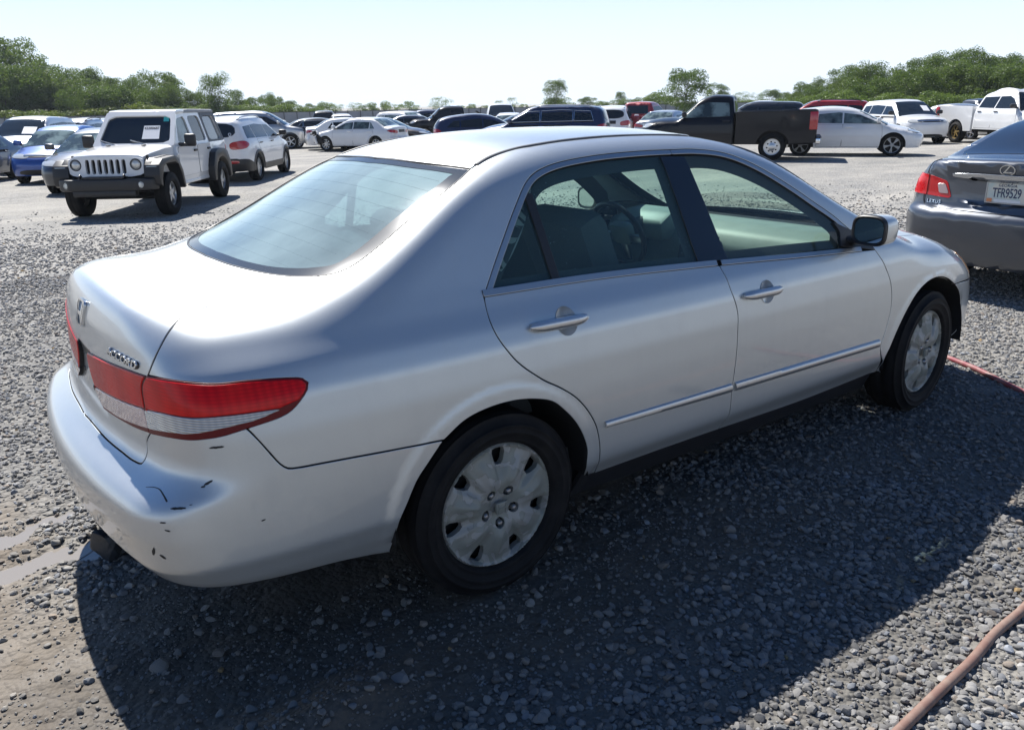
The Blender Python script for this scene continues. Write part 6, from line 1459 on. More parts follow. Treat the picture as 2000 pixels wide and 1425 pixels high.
        rr_ = arc(0, .49, 2, 178, 16)+[(-.60, .52), (-.60, .72), (-.40, .98), (-.2, 1.03), (.22, 1.03), (.42, .96), (.58, .62), (.60, .48)][:0]+[(-.60, .42), (-.62, .70), (-.42, .99), (-.22, 1.05), (.22, 1.05), (.42, .99), (.60, .72), (.61, .42)]
        pr_('rear_fender_flare', rr_, sg*.76, sg*.94, K, bev=.02)
        pr_('side_step', [(.62, .47), (2.42, .47), (2.42, .53), (.62, .53)], sg*.70, sg*.815, W)
        # upper cabin sides with openings
        def up(x_, z_): return (x_, sg*(.775-.165*(z_-1.2)/.62), z_)
        fac = .165/.62
        outl = np.array([(-.73, 1.19), (2.26, 1.19), (1.72, 1.80), (1.60, 1.83), (-.60, 1.83), (-.70, 1.72)])
        wins = [rounded([(1.20, 1.24), (2.04, 1.24), (1.68, 1.70), (1.20, 1.74)], .12), rounded([(.36, 1.24), (1.05, 1.24), (1.05, 1.74), (.36, 1.74)], .12), rounded([(-.62, 1.22), (.18, 1.22), (.18, 1.74), (-.54, 1.74)], .1)]
        V2, T2, L2 = fill2(dens(outl, .15), [np.array(w_) for w_ in wins], .25); V = np.array([up(a, b) for a, b in V2]); m = len(V); Vb = V-np.array((0, sg*.04, 0)); F = T2.tolist()+[[i+m for i in f][::-1] for f in T2.tolist()]
        for l in L2:
            for k in range(len(l)): a, b = l[k], l[(k+1) % len(l)]; F.append([b, a, a+m, b+m])
        part('cabin_side', (np.concatenate([V, Vb]), F), W, root)
        for w_, gm in zip(wins, ('pale_glass', 'car_glass', 'tint_far')):
            V2, T2, L2 = fill2(np.array(w_), (), .3); V = np.array([up(a, b) for a, b in V2])-np.array((0, sg*.025, 0)); part('side_window', (V, T2.tolist()), M[gm], root)
        # grey hardtop quarter and roof edge
        Q = [(-.75, 1.20), (.27, 1.20), (.27, 1.78), (-.72, 1.78)]
        V2, T2, L2 = fill2(dens(np.array([(-.755, 1.20), (.26, 1.20), (.26, 1.80), (-.66, 1.80)]), .2), [rounded([(-.62, 1.24), (.18, 1.24), (.18, 1.73), (-.54, 1.73)], .1)], .25); V = np.array([up(a, b) for a, b in V2])+np.array((0, sg*.012, 0)); part('hardtop_side', (V, T2.tolist()), M['hardtop'], root)
        for a_, c_ in ((1.13, 2.22), (.30, 1.10)):
            pol = [(a_, .62), (c_, .62), (c_, 1.185), (a_, 1.185)] if a_ > 1 else [(.62, .62), (c_, .62), (c_, 1.185), (a_, 1.185), (a_, 1.0), (.52, .86)]
            part('door_gap', prism(rounded(pol, .06), sg*.8005, sg*.804, 1), M['hardtop'], root)
            dr = part('door', prism([(px_*.985+.0153*(a_+c_)/2, pz*.985+.0135) for px_, pz in rounded(pol, .06)], sg*.80, sg*.808, 1), W, root)
            part('door_handle', box((a_+.16, sg*.825, 1.08), (.17, .03, .045), 0, .012), K, dr, smooth='auto')
        for hz in (.75, 1.05): part('hinge', box((2.27, sg*.815, hz), (.12, .03, .05), 0, .008), W, root)
        part('mirror', box((1.98, sg*.98, 1.30), (.10, .22, .24), 0, .04), K, root, smooth='auto'); part('mirror_arm', box((2.02, sg*.85, 1.22), (.07, .18, .07), 0, .015), K, root)
        part('tail_light', box((-.77, sg*.72, .98), (.08, .16, .26), 0, .02), M['red_far'], root, smooth='auto')
        for wx in (0, 3.008): wheel(root, wx, sg*.80, R, .25, .56, 5, 'wide', 'alloy', 0, .3+wx)
        part('wheel_well', prism([(2.40, .55), (3.50, .55), (3.5, 1.0), (2.4, 1.0)], sg*.40, sg*.64, 1), M['dark'], root)
    part('roof', prism([(1.66, 1.80), (1.58, 1.86), (.9, 1.875), (-.62, 1.86), (-.72, 1.80)], -.645, .645, 1, .03), M['hardtop_top'], root, smooth='auto')
    part('front_roof_panel', prism([(1.70, 1.79), (1.62, 1.858), (1.2, 1.876), (1.2, 1.80)], -.655, .655, 1, .02), W, root, smooth='auto')
    # windscreen frame
    def wf(yy, q): return (2.27-.59*q, yy*(1-.15*q), 1.20+.60*q)
    V2, T2, L2 = fill2(dens(rounded(np.array([(-.775, -.02), (.775, -.02), (.775, 1.03), (-.775, 1.03)]), .04), .12), [rounded([(-.68, .07), (.68, .07), (.68, .90), (-.68, .90)], .1)], .2)
    V = np.array([wf(a, b) for a, b in V2]); m = len(V); nb = np.array((.06*.71, 0, .06*.70)); F = T2.tolist()
    for l in L2:
        for k in range(len(l)): a, b = l[k], l[(k+1) % len(l)]; F.append([b, a, a+m, b+m])
    wfm = part('windscreen_frame', (np.concatenate([V+nb*.5, V-nb*.5]), F), W, root, smooth='auto')
    V2, T2, L2 = fill2(rounded([(-.72, .04), (.72, .04), (.72, .93), (-.72, .93)], .08), (), .2); part('windscreen', (np.array([wf(a, b) for a, b in V2]), T2.tolist()), M['car_glass'], root)
    def sheet(nm, y0, y1, q0, q1, m): V = np.array([wf(y0, q0), wf(y1, q0), wf(y1, q1), wf(y0, q1)])+nb*.12; return part(nm, (V, [[0, 1, 2, 3]]), m, root)
    sheet('paper_sheet', .12, .46, .22, .62, M['paper']); sheet('teal_sticker', .52, .64, .74, .88, M['teal'])
    me = text_mesh('42200687', .085, .001, 0, .0022); 
    n_ = len(me.vertices); co = np.empty(n_*3, np.float32); me.vertices.foreach_get('co', co); co = co.reshape(-1, 3)
    V = np.array([wf(.29+a*.92, .54+b/.84) for a, b, _ in co])+nb*.16; me.vertices.foreach_set('co', V.astype(np.float32).ravel()); link('paper_writing', me, root, M['ink'])
    for yy in (-.30, .28): part('wiper', tube([np.array(wf(yy+.02, -.0))+nb*.5, np.array(wf(yy-.36, .16))+nb*.6], .010, 6), M['dullchrome'], root)
    part('cabin_rear', box((-.68, 0, 1.5), (.05, 1.25, .58)), M['car_glass'], root); part('axle', tube([(3.008, -.7, .36), (3.008, .7, .36)], .06, 10), M['dark'], root); part('rear_axle', tube([(0, -.7, .36), (0, .7, .36)], .06, 10), M['dark'], root)
    part('chassis', box((1.5, 0, .52), (4.0, .8, .14)), M['dark'], root)
M['tint_far'] = plain('grey tinted window', (.13, .14, .15), .08, coat=.5); M['hardtop'] = plain('grey hardtop plastic', (.10, .105, .112), .55); M['hardtop_top'] = plain('sun-bleached hardtop', (.30, .31, .32), .6, grain=.5, gscale=8); M['teal'] = plain('teal sticker', (.08, .55, .48), .5)
offroader()
# ---------------------------------------------------------------- the dark grey sedan ahead
def grey_sedan():
    wb = 2.775; s = Spec(); s.kind, s.wb, s.ro, s.fo, s.h, s.w, s.R = 'sedan', wb, 1.10, .96, 1.45, 1.82, .335; s.xr, s.xf = -1.10, wb+.96
    s.belt = .95; s.rw = .58; s.sill = .24; s.arch = .395
    s.B = Body(top=ncub([(-1.3, 1.03), (-1.06, 1.085), (-.85, 1.105), (-.72, 1.115), (-.60, 1.14), (-.2, 1.275), (.2, 1.39), (.5, 1.432), (1.0, 1.45), (1.4, 1.43), (1.7, 1.36), (2.1, 1.19), (2.6, 1.0), (3.0, .93), (3.4, .80), (3.7, .62), (3.9, .5)], s=.02),
        crown=ncub([(-1.3, .06), (-.6, .08), (.3, .13), (1, .12), (2, .13), (3, .14), (3.8, .18)], s=.05),
        side=lin([(.10, .82), (.25, .865), (.40, .898), (.62, .910), (.78, .905), (.90, .880), (.97, .835), (1.03, .79), (1.15, .735), (1.38, .60), (1.6, .47)], s=.022),
        taper=ncub([(-1.3, .12), (-1.0, .055), (-.7, .03), (-.2, .008), (.3, 0), (2.2, 0), (2.9, .02), (3.3, .08), (3.8, .22)], s=.05),
        rear=lin([(.10, -.95), (.24, -1.04), (.34, -1.085), (.42, -1.10), (.44, -1.105), (.50, -1.115), (.62, -1.12), (.66, -1.108), (.69, -1.075), (.71, -1.05), (.80, -1.035), (.93, -1.03), (1.03, -1.045), (1.075, -1.052), (1.12, -.98), (1.5, -.6)], s=.008),
        front=lin([(.1, 3.6), (.4, 3.73), (.6, 3.72), (.8, 3.55), (1.4, 2.9)], s=.03), kst=ncub([(-1.3, .14), (-.8, .14), (-.3, .10), (.5, .11), (1.5, .10), (2.4, .1), (3.2, .2)], s=.06), cr=(.15, .08), cf=(.25, .25), kend=.22, ktop=.022, bottom=.24, wheels=((0, .335), (wb, .335)), arch=.39,
        recess=lambda y, z: .045*(1-sstep(np.abs(y), .27, .295))*sstep(z, .73, .75)*(1-sstep(z, .935, .955)))
    x, y = 6.52, -.06
    root = thing('sedan_car', 'dark grey luxury sedan seen from behind at the right edge with Georgia plate', 'car', (x, y, gz(x, y)+.02), rad(-2.5)); col = pnt('lexgrey'); B = s.B
    V, F, N = shell(s, 40, .05); link('body', mesh('body', V, F, N), root, col)
    part('underbody', join([box((1.3, 0, .33), (3.8, 1.4, .18), 0, .03), box((-.55, 0, .42), (.9, 1.1, .24), 0, .05)]), M['dark'], root)
    def E(nm, pts, m, off=.004, d=(-1, 0, 0), h=.03, soft=False, par=root, flange=.012, both=False, inset=0.):
        P = np.array([(-1.6, y_, z_) for y_, z_ in (rounded(pts, .18) if soft else pts)]); S, _ = B.hit(P, np.array((-1., 0, 0)), L=1.6, n=160)
        return put(nm, panel(B, dens(S, .03), np.array(d, float), h, inset=inset, off=off, flange=flange), m, par, both=both)
    lidp = [(-.70, .70), (.70, .70), (.715, .80), (.70, .97), (.655, 1.055), (-.655, 1.055), (-.70, .97), (-.715, .80)]
    # seam of the lid as a dark gap under the lamps
    for sg in (-1, 1):
        P = np.array([(-1.6, sg*y_, z_) for y_, z_ in [(.60, 1.075), (.655, 1.05), (.685, .97), (.695, .88), (.690, .78), (.67, .715), (.55, .695), (.3, .69), (0, .688)]]); S, _ = B.hit(crm(P, .02), np.array((-1., 0, 0)), L=1.6, n=160); Nn = B.nrm(S); part('lid_gap', tube(S+Nn*.0005, .0035, 6), M['dark'], root, smooth=True)
    lamp = [(.44, .775), (.69, .79), (.86, .80), (.86, .93), (.80, .985), (.69, .975), (.50, .935)]
    d2 = (-.8, .6, 0)
    for sg in (1, -1):
        P = np.array([(-1.6, y_, z_) for y_, z_ in lamp]); S, ok = B.hit(P[:, :], np.array((-1., 0, 0)), L=1.6, n=160)
        P = np.array([(-1.03, .44, .775), (-.985, .66, .785), (-.90, .80, .79), (-.78, .868, .80), (-.72, .872, .83), (-.74, .862, .90), (-.86, .79, .955), (-.97, .66, .945), (-1.02, .50, .905)])
        S, ok = B.hit(rounded(P, .1), np.array(d2, float), L=1.6, n=160); v = panel(B, dens(S, .03), d2, .03, inset=0, off=.004, flange=.015); v = v if sg > 0 else mirror_vfn(*v); tl = put('tail_light', v, M['red_lens2'], root)
        for nm, P, m in (('reversing_lens', [(-1.03, .475, .81), (-1.01, .56, .81), (-1.02, .60, .885), (-1.03, .525, .885)], 'clear_lens2'), ('side_lens', [(-.86, .825, .805), (-.77, .868, .81), (-.745, .87, .85), (-.80, .835, .90), (-.82, .825, .90), (-.80, .84, .86)], 'clear_lens2')):
            S, ok = B.hit(rounded(np.array(P), .12), np.array(d2, float), L=1.6, n=160); v = panel(B, dens(S, .02), d2, .02, inset=0, off=.0075, flange=.004); v = v if sg > 0 else mirror_vfn(*v); put(nm, v, M[m], tl)
        P = np.array([(-.985, .688, .78), (-.985, .69, .88), (-.97, .685, .98)]); S, _ = B.hit(crm(P, .02), np.array(d2, float), L=1.6, n=160); part('lamp_seam', tube(S*np.array((1, sg, 1))+np.array((-.006, 0, 0)), .003, 6), M['gasket'], tl)
    E('chrome_bar', [(-.42, .945), (.42, .945), (.43, .985), (-.43, .985)], M['dullchrome2'], .022, h=.04, soft=True)
    # number plate
    P0, _ = B.hit(np.array([(-1.6, 0, .845)]), np.array((-1., 0, 0))); px_ = P0[0, 0]-.012
    pl = part('number_plate', box((px_, 0, .845), (.006, .310, .155), 0, .003), M['plate'], root)
    part('plate_frame', (lambda q: q)(join([box((px_-.004, 0, .845+sz*.078), (.008, .318, .010), 0, .002) for sz in (-1, 1)]+[box((px_-.004, sy*.155, .845), (.008, .010, .15), 0, .002) for sy in (-1, 1)])), M['steel'], pl)
    def txt(sx, size, zz, bold, m, yy=0, sp=1.0): me = text_mesh(sx, size, .0006, 0, bold, sp); lay(me, (px_-.0045, yy, zz), (-1, 0, 0), (0, 0, 1)); link('plate_writing', me, pl, m)
    me = text_mesh('TFR9529', .088, .0006, 0, .0008, .95); me.transform(Matrix.Diagonal((.70, 1.15, 1, 1))); lay(me, (px_-.0045, 0, .842), (-1, 0, 0), (0, 0, 1)); link('plate_writing', me, pl, M['plate_ink'])
    txt('GEORGIA', .030, .902, .0003, M['plate_ink'], 0, 1.1)
    part('plate_sticker', box((px_-.005, .125, .785), (.002, .04, .03)), M['orange'], pl); part('plate_band', box((px_-.0045, -.01, .784), (.002, .20, .022)), M['paper'], pl)
    # badge: an oval ring with a slanted stroke, and raised lettering
    def ringpts(a, b, n=40): return np.array([(a*math.cos(2*math.pi*k/n), b*math.sin(2*math.pi*k/n)) for k in range(n)])
    V2, T2, L2 = fill2(ringpts(.058, .042), (ringpts(.050, .035),), .012); Lp = np.array([(.012, .036), (.024, .036), (-.012, -.012), (.040, -.012), (.034, -.022), (-.034, -.022)]); V3, T3, L3 = fill2(Lp, (), .012)
    for nm, V2, T2, L2 in (('badge_ring', V2, T2, L2), ('badge_stroke', V3, T3, L3)):
        P = np.stack([np.full(len(V2), -1.6), -V2[:, 0], 1.022+V2[:, 1]], 1); S, _ = B.hit(P, np.array((-1., 0, 0)), L=1.6, n=160); Nn = B.nrm(S); n = len(S); V = np.concatenate([S+Nn*.009, S]); F = T2.tolist()
        for l in L2:
            for k in range(len(l)): a, b = l[k], l[(k+1) % len(l)]; F.append([b, a, a+n, b+n])
        part(nm, (V, F), M['chrome'], root, smooth='auto')
    me = text_mesh('LEXUS', .040, .003, 0, .0006, 1.25, bev=.0006); n = len(me.vertices); co = np.empty(n*3, np.float32); me.vertices.foreach_get('co', co); co = co.reshape(-1, 3).astype(float)
    P = np.stack([np.full(n, -1.6), .575-co[:, 0], .735+co[:, 1]], 1); S, _ = B.hit(P, np.array((-1., 0, 0)), L=1.6, n=160); S = S+B.nrm(S)*(co[:, 2]+.003)[:, None]; me.vertices.foreach_set('co', S.astype(np.float32).ravel()); link('lettering', me, root, M['chrome'])
    # rear window, side glass
    blp = [(-.66, -.56), (-.66, .56), (-.58, .60), (.10, .545), (.22, .50), (.22, -.50), (.10, -.545), (-.58, -.60)]
    P = np.array([(a, b, 2.) for a, b in blp]); S, _ = B.hit(P, np.array((0, 0, 1.)), L=1.6, n=160); put('rear_window', panel(B, dens(S, .04), (-.3, 0, .95), .05, inset=0, off=.003, flange=.006), M['tint_rear'], root)
    for k, pol in enumerate(([(-.02, 1.02), (1.05, 1.0), (1.05, 1.335), (.45, 1.32), (.15, 1.2)], [(1.12, 1.0), (2.2, .97), (1.65, 1.28), (1.12, 1.335)])):
        put('side_window', side_poly(s, pol, .004, .06), M['car_glass'], root, both=True)
    for sg in (-1, 1):
        part('mirror', box((2.05, sg*.98, 1.02), (.13, .2, .14), 0, .04), col, root, smooth='auto')
        part('exhaust_tip', tube([(-1.06, sg*.55, .27), (-.8, sg*.55, .28)], .04, 16), M['steel'], root, smooth='auto')
        for wx in (0, wb): wheel(root, wx, sg*.785, .335, .215, .68, 7, 'spoke', 'alloy', 0, .3)
        put('arch_liner', side_poly(s, [(.395*math.cos(t_), .335+.395*math.sin(t_)) for t_ in np.linspace(.0, math.pi, 16)], -.02), M['dark'], root) if False else None
    E('bumper_crease', [(-.80, .425), (.80, .425), (.80, .432), (-.80, .432)], M['dark'], -.004, h=.05, flange=0)
PAINTS['lexgrey'] = paint('dark grey metallic paint', (.080, .089, .108), .6, .36, 1.0, .05)
t = NT('red sedan lens'); vec = t.coord(); M['red_lens2'] = t.set(color=t.mix(t.noise(vec, 20, 2), (.66, .008, .012), (.45, .004, .008)), rough=.15, coat=.4, spec=.3)
M['dullchrome2'] = plain('garnish chrome', (.55, .57, .60), .22, 1); M['tint_rear'] = plain('dark tinted rear window', (.014, .018, .026), .03, coat=.5)
t = NT('plate print'); vec = t.coord(); z_ = t('SeparateXYZ', i_0=vec).outputs['Z']; M['plate'] = t.set(color=t.mix(t.ramp(t.noise(vec, 14, 3), [(.4, 0), (.6, 1)]), (.55, .62, .58), (.70, .66, .56)), rough=.45); M['plate_ink'] = plain('plate lettering', (.03, .04, .10), .5); M['orange'] = plain('orange peach print', (.75, .28, .12), .5)
grey_sedan()
# ---------------------------------------------------------------- fence, trees, hoses, rock
def fence(name, label, a, b, hf, sp):
    (x0, y0), (x1, y1) = a, b; L_ = math.hypot(x1-x0, y1-y0); n = int(L_/sp); ang = math.atan2(y1-y0, x1-x0)
    root = thing(name, label, 'fence', (x0, y0, 0), 0)
    zz = [gz(x0+(x1-x0)*k/n, y0+(y1-y0)*k/n) for k in range(n+1)]
    V, F = [], []
    for k in range(n+1):
        px_, py_ = (x1-x0)*k/n, (y1-y0)*k/n; V += [(px_, py_, zz[k]+.03), (px_, py_, zz[k]+hf-.10)]
        nx, ny = -math.sin(ang)*.04, math.cos(ang)*.04; V += [(px_+nx, py_+ny, zz[k]+.03), (px_+nx, py_+ny, zz[k]+hf-.10)]
    for k in range(n):
        i = 4*k; F += [[i, i+4, i+5, i+1], [i+2, i+3, i+7, i+6], [i+1, i+5, i+7, i+3]]
    part('screen_panel', (V, F), M['fence'], root, fix=False)
    me = None
    for k in range(n+1):
        if me is None: me = mesh('post', *box((0, 0, (hf+.05)/2), (.07, .07, hf+.05)), smooth=False); me.materials.append(M['post'])
        o = link('post', me, root); o.location = ((x1-x0)*k/n+math.sin(ang)*.06, (y1-y0)*k/n-math.cos(ang)*.06, zz[k]); o.rotation_euler = (0, 0, ang)
    part('top_rail', tube([((x1-x0)*k/n, (y1-y0)*k/n, zz[k]+hf-.06) for k in range(n+1)], .035, 6), M['post'], root)
M['fence'] = plain('grey fence screen', (.30, .31, .33), .8, grain=.3, gscale=1.5); M['post'] = plain('dark fence post', (.06, .06, .065), .7)
fence('screen_fence', 'grey screened fence with dark posts behind the left rows of vehicles', at(-160, 84), at(430, 98), 1.62, 1.32)
fence('screen_fence', 'long grey screened fence with dark posts across the far middle of the yard', at(432, 98.5), at(1560, 118), 1.55, 1.40)
def leafmat(name, a, b, c):
    t = NT(name); at_ = t('Attribute', attribute_name='shade').outputs['Fac']; t.n.remove(t.b)
    oi = t('ObjectInfo'); col = t.mix(at_, a, b); col = t.mix(t.math('MULTIPLY', oi.outputs['Random'], .55), col, c)
    d = t('BsdfDiffuse'); tl = t('BsdfTranslucent'); g = t('BsdfGlossy'); g.inputs['Roughness'].default_value = .45; g.inputs['Color'].default_value = (1, 1, 1, 1)
    t.l(col, d.inputs[0]); t.l(t.mix(.5, col, (.20, .30, .02)), tl.inputs[0]); m = t('MixShader'); m.inputs[0].default_value = .38; t.l(d, m.inputs[1]); t.l(tl, m.inputs[2])
    m2 = t('MixShader'); m2.inputs[0].default_value = .02; t.l(m, m2.inputs[1]); t.l(g, m2.inputs[2]); t.l(m2, t.out.inputs[0]); return t.m
M['leaf'] = leafmat('broad leaves', (.030, .062, .018), (.080, .135, .034), (.095, .125, .045)); M['leaf_pale'] = leafmat('pale leaves', (.07, .12, .03), (.15, .21, .05), (.11, .15, .05)); M['leaf_vine'] = leafmat('yellow green vine leaves', (.10, .14, .02), (.22, .24, .04), (.14, .17, .03))
M['bark'] = plain('bark', (.085, .07, .055), .9, grain=.6, gscale=12)
def crown_mesh(seed, shape, n, leaf, lobes):
    """unit crown (height 1, about z from .1 to 1): leaf clumps on many uneven lobes with gaps between"""
    r = np.random.default_rng(seed); C_, Rr = [], []
    for k in range(lobes):
        z = r.uniform(.22, .93)
        if shape == 'round': w = .42*math.sqrt(max(.05, 1-((z-.56)/.47)**2))
        elif shape == 'tall': w = .25*math.sqrt(max(.05, 1-((z-.52)/.52)**2))
        elif shape == 'bush': z = r.uniform(.1, .8); w = .62*math.sqrt(max(.05, 1-((z-.3)/.62)**2))
        else: w = .40*(1.05-z)**.6
        a = r.uniform(0, 2*math.pi); q = w*math.sqrt(r.uniform(.1, 1)); C_.append((q*math.cos(a), q*math.sin(a), z)); Rr.append(r.uniform(.07, .17)*(1.35 if shape == 'bush' else 1))
    C_, Rr = np.array(C_), np.array(Rr); p = Rr**2/np.sum(Rr**2); i = r.choice(lobes, n, p=p)
    u = r.normal(size=(n, 3)); u /= np.linalg.norm(u, axis=1, keepdims=True); u[:, 2] = np.abs(u[:, 2])*np.where(r.random(n) < .72, 1, -1)
    rad_ = Rr[i]*(.62+.5*r.random(n)**.7); P = C_[i]+u*rad_[:, None]*np.array((1.15, 1.15, .85))
    nn = u+r.normal(0, .55, (n, 3)); nn /= np.linalg.norm(nn, axis=1, keepdims=True); t_ = np.cross(nn, r.normal(size=(n, 3))); t_ /= np.linalg.norm(t_, axis=1, keepdims=True); b = np.cross(nn, t_)
    s = leaf*(.55+.9*r.random(n))[:, None]
    P[:, 2] *= .985/np.percentile(P[:, 2], 99.6)
    V = np.stack([P-t_*s, P+b*s*.55-t_*s*.1, P+t_*s, P-b*s*.6+t_*s*.15], 1).reshape(-1, 3); F = np.arange(4*n).reshape(n, 4)
    me = bpy.data.meshes.new('crown'); me.vertices.add(4*n); me.vertices.foreach_set('co', V.astype(np.float32).ravel()); me.loops.add(4*n); me.loops.foreach_set('vertex_index', F.ravel().astype(np.int32)); me.polygons.add(n); me.polygons.foreach_set('loop_start', np.arange(0, 4*n, 4, dtype=np.int32)); me.polygons.foreach_set('loop_total', np.full(n, 4, np.int32)); me.update()
    a_ = me.attributes.new('shade', 'FLOAT', 'POINT'); lob = r.random(lobes)
    a_.data.foreach_set('value', np.repeat(np.clip(.6*lob[i]+.4*r.random(n), 0, 1), 4).astype(np.float32)); return me, C_
def trunk_mesh(seed, C_, rt=.018):
    r = np.random.default_rng(seed); parts_ = []; top = .62
    main = [(0, 0, -.02), (.01*r.normal(), .01*r.normal(), .2), (.02*r.normal(), .02*r.normal(), .42), (.02*r.normal(), .02*r.normal(), top)]
    main = crm(np.array(main), .06); parts_.append(tube(main, np.linspace(rt, rt*.35, len(main)), 7))
    for c in C_[r.choice(len(C_), min(9, len(C_)), replace=False)]:
        z0 = r.uniform(.16, .5); k = np.argmin(np.abs(main[:, 2]-z0)); p0 = main[k]; L = crm(np.array([p0, p0*.6+c*.4+np.array((0, 0, -.02)), c]), .08); parts_.append(tube(L, np.linspace(rt*.5, rt*.12, len(L)), 5))
    return mesh('trunk', *join(parts_))
def zrow(x, y, row):
    """height above (x, y) that the photograph shows in the given row"""
    def rowof(z): q = Vector((x, y, z))-CAM; return 712.5-1585*q.dot(_u)/q.dot(_f)
    lo, hi = -2., 40.
    for _ in range(30): m = (lo+hi)/2; lo, hi = (m, hi) if rowof(m) > row else (lo, m)
    return lo
KIND = {}
for nm, shape, n, leaf, lobes, mat, cnt in (('round', 'round', 13000, .0125, 52, 'leaf', 5), ('tall', 'tall', 9000, .0115, 40, 'leaf', 3), ('loose', 'round', 4600, .0115, 30, 'leaf_pale', 3), ('bush', 'bush', 5200, .023, 30, 'leaf_pale', 3), ('vine', 'bush', 5000, .024, 26, 'leaf_vine', 2)):
    KIND[nm] = []
    for q in range(cnt):
        cm, C_ = crown_mesh(40+q+len(KIND)*10, shape, n, leaf, lobes); cm.materials.append(M[mat]); tm = trunk_mesh(60+q, C_); tm.materials.append(M['bark']); KIND[nm].append((cm, tm))
trng = random.Random(12)
def tree(kind, px, ytop, d, label, group=None, wide=1.0, cat='tree', name='broadleaf_tree'):
    x, y = at(px, d); zg = gz(x, y); yh = 202.5-.0176*(px-1000)
    ztop = zrow(x, y, ytop); H = ztop-zg
    root = thing(name, label, cat, (x, y, zg-.05), trng.uniform(0, 6.28), group)
    cm, tm = trng.choice(KIND[kind]); w = H*wide*trng.uniform(.92, 1.1)
    for nm, me in (('trunk', tm), ('crown', cm)): o = link(nm, me, root); o.scale = (w, w, H*1.02)
    return root
GL, GR, GM = 'trees of the wood behind the left fence', 'trees of the wood at the right', 'low trees along the far fence'
lab_l = 'green broad-leaved tree in the wood behind the left part of the yard'; lab_r = 'green broad-leaved tree in the wood behind the right part of the yard'; lab_m = 'low green tree in the line behind the far middle fence'
tree('round', 62, 74, 112, 'tallest tree of the left wood, its crown standing above all others', wide=.75)
sky_l = [(-40, 118), (0, 104), (95, 112), (128, 132), (152, 150), (182, 134), (215, 148), (245, 152), (272, 150), (300, 140), (330, 141), (362, 168), (392, 180), (410, 182), (470, 176), (505, 190), (530, 186), (552, 181), (578, 196)]
for px, yt in sky_l: tree(trng.choice(['round', 'round', 'tall']), px, yt, trng.uniform(108, 122), lab_l, GL, trng.uniform(.75, 1.05))
for px in range(-50, 600, 23): tree('round', px+trng.uniform(-6, 6), np.interp(px, [q[0] for q in sky_l], [q[1] for q in sky_l])+trng.uniform(14, 34), trng.uniform(100, 110), lab_l, GL, trng.uniform(.9, 1.3))
tree('tall', 434, 142, 104, 'slim tree rising above its neighbours in the left wood', wide=.85)
for k, px in enumerate(range(-20, 320, 20)): tree('vine' if (k % 3 != 1) else 'bush', px+trng.uniform(-5, 5), np.interp(px, [0, 100, 200, 260, 320], [219, 217, 214, 204, 214])+trng.uniform(-4, 3), 100, 'yellow green vines and bushes growing over the left fence', 'bushes along the left fence', trng.uniform(1.5, 2.2), 'bush', 'climbing_bush')
for k, px in enumerate(range(330, 620, 26)): tree('bush', px, 207+trng.uniform(-6, 4), 104, 'mixed bushes at the foot of the left wood', 'bushes below the left wood', trng.uniform(1.3, 1.9), 'bush', 'leafy_bush')
sky_m = [(612, 202), (640, 199), (668, 203), (700, 200), (726, 204), (748, 198), (775, 203), (800, 198), (824, 205)]
for px, yt in sky_m: tree(trng.choice(['loose', 'round', 'bush']), px, yt, trng.uniform(132, 150), lab_m, GM, trng.uniform(1.0, 1.5))
for px, yt in [(905, 206), (928, 203), (950, 206), (1036, 203), (1060, 205)]: tree('bush', px, yt, 140, lab_m, GM, trng.uniform(1.0, 1.4))
tree('loose', 872, 189, 135, 'broad loose bush-like tree standing above the far fence left of centre', wide=1.5)
tree('loose', 985, 196, 138, 'small open tree left of a taller thin one behind the far fence', wide=.9)
tree('loose', 1010, 190, 138, 'thin open tree behind the far fence, right beside a smaller one', wide=.8)
tree('tall', 1093, 156, 112, 'dark upright tree standing alone behind the navy sport utility', wide=.95)
tree('bush', 1104, 190, 118, 'low bush leaning against the dark upright lone tree', wide=1.2, cat='bush', name='leafy_bush')
tree('round', 1158, 189, 150, 'small round dark tree far off right of the upright lone tree', wide=1.2)
tree('tall', 1221, 179, 130, 'slender young tree far off above the red pickup', wide=.8)
for px, yt in [(1190, 197), (1208, 195), (1240, 192), (1262, 190), (1285, 184), (1305, 180)]: tree('bush', px, yt, 128, lab_m, GM, trng.uniform(1.0, 1.4))
tree('round', 1347, 134, 92, 'bright green dense round-headed tree above the black pickup cab', wide=1.0)
tree('round', 1406, 163, 150, 'hazy spreading tree right behind the black pickup cab', wide=1.1)
sky_r = [(1440, 186), (1462, 179), (1490, 180), (1515, 175), (1540, 180), (1562, 178), (1582, 160), (1606, 150), (1634, 152), (1660, 128), (1684, 132), (1700, 120), (1722, 138), (1748, 122), (1772, 118), (1800, 110), (1826, 106), (1850, 104), (1876, 98), (1902, 95), (1930, 108), (1955, 112), (1985, 106), (2015, 112), (2045, 108)]
for px, yt in sky_r: tree(trng.choice(['round', 'round', 'tall']) if px > 1560 else trng.choice(['round', 'loose']), px, yt, trng.uniform(88, 100) if px > 1560 else trng.uniform(125, 140), lab_r, GR, trng.uniform(.75, 1.0) if px > 1560 else trng.uniform(.9, 1.2))
for px in range(1560, 2060, 21): tree('round', px+trng.uniform(-6, 6), np.interp(px, [q[0] for q in sky_r], [q[1] for q in sky_r])+trng.uniform(16, 36), trng.uniform(78, 86), lab_r, GR, trng.uniform(.95, 1.3))
for px in range(1420, 2060, 24): tree('bush', px+trng.uniform(-6, 6), 190+trng.uniform(-14, 2) if px > 1560 else 196+trng.uniform(-4, 2), 72 if px > 1560 else 120, 'leafy bushes along the foot of the right wood', 'bushes below the right wood', trng.uniform(1.1, 1.6), 'bush', 'leafy_bush')
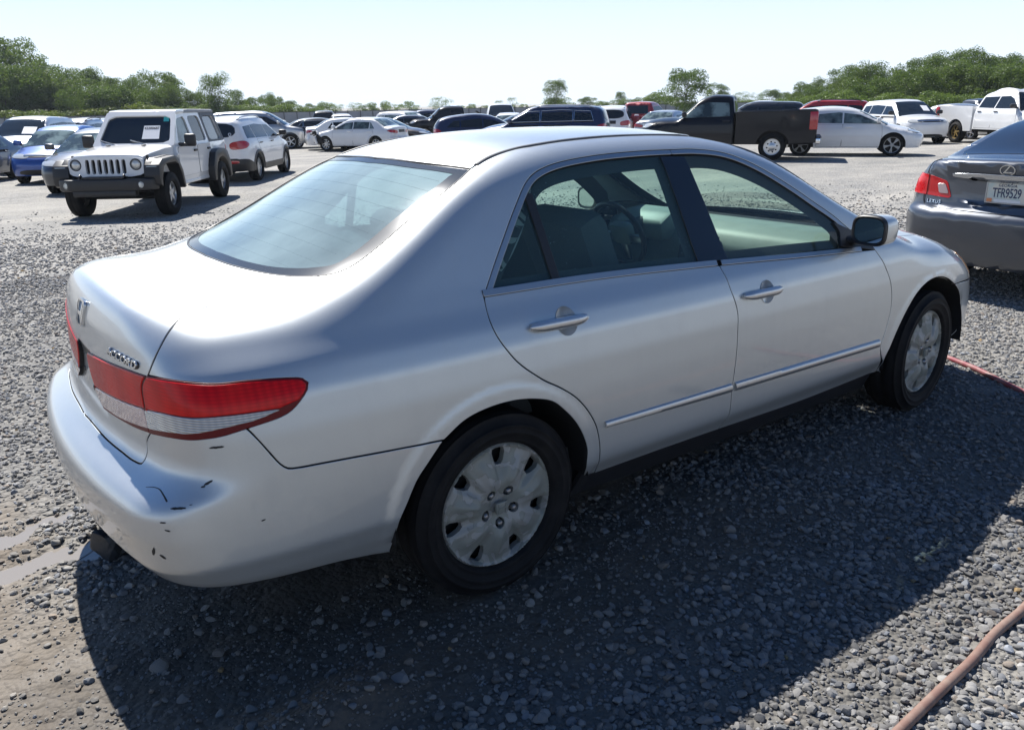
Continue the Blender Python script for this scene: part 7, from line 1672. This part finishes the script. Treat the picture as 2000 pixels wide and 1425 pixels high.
# hoses on the ground, and the rock under the bumper
def hose(name, label, pts, r, mat):
    P = crm(np.array([(x, y, gz(x, y)+r*.8) for x, y in pts]), .02); P[:, 2] += .004*np.sin(np.arange(len(P))*.21); V, F = tube(P, r, 14)
    P2 = [gz(a, b) for a, b in P[:, :2]]; o = link(name, mesh(name, V, F), None, M[mat]); tag(o, label, 'hose')
t = NT('dusty red hose'); vec = t.coord(); M['hose_red'] = t.set(color=t.mix(t.ramp(t.noise(vec, 14, 5), [(.4, 0), (.7, 1)]), (.24, .035, .05), (.30, .17, .15)), rough=.6)
t = NT('faded pinkish hose'); vec = t.coord(); M['hose_tan'] = t.set(color=t.mix(t.ramp(t.noise(vec, 18, 5), [(.4, 0), (.7, 1)]), (.20, .115, .09), (.27, .20, .16)), rough=.7, normal=t.bump(t.noise(vec, 60, 3), .2, .003))
hose('garden_hose', 'dark red hose lying on the gravel beyond the silver car nose', [(4.3, .35), (4.0, .0), (3.80, -.45), (3.71, -.64), (3.61, -.83), (3.44, -1.13), (3.29, -1.35), (3.0, -1.75), (2.9, -2.1)], .016, 'hose_red')
hose('garden_hose', 'faded pinkish brown hose crossing the sunlit pebbles nearest the viewer', [(2.6, -1.95), (2.0, -1.98), (1.56, -2.0), (1.26, -2.03), (1.06, -2.03), (.85, -2.05), (.65, -2.06), (.44, -2.068), (.27, -2.075), (0, -2.09)], .0145, 'hose_tan')
V, F = ico(3); r = np.random.default_rng(77); P = V.copy()
for q in range(9):
    dd = r.normal(size=3); dd /= np.linalg.norm(dd); e = P@dd-r.uniform(.55, .9); P = P-np.maximum(e, 0)[:, None]*dd
P = P*np.array((.085, .065, .085))+np.array((-1.02, .215, .055)); t = NT('dark wet rock'); vec = t.coord(); M['rock'] = t.set(color=t.mix(t.noise(vec, 25, 5), (.012, .014, .017), (.05, .055, .062)), rough=.45, normal=t.bump(t.noise(vec, 50, 4), .4, .006))
o = link('rock', fix_normals(mesh('rock', P, F, smooth=False)), None, M['rock']); tag(o, 'dark wet block of stone in the puddle below the rear bumper', 'rock')
# ---------------------------------------------------------------- thin summer haze over the yard
def haze():
    t = NT('summer haze'); t.n.remove(t.b); v = t('VolumePrincipled'); v.inputs['Color'].default_value = (.80, .90, 1, 1); v.inputs['Density'].default_value = .00025; v.inputs['Anisotropy'].default_value = .3
    t.t.links.new(v.outputs[0], t.out.inputs['Volume'])
    o = link('haze', mesh('haze', *box((0, 0, 8.0), (2400, 2400, 22)), smooth=False), None, t.m); tag(o, kind='stuff'); return o
haze()
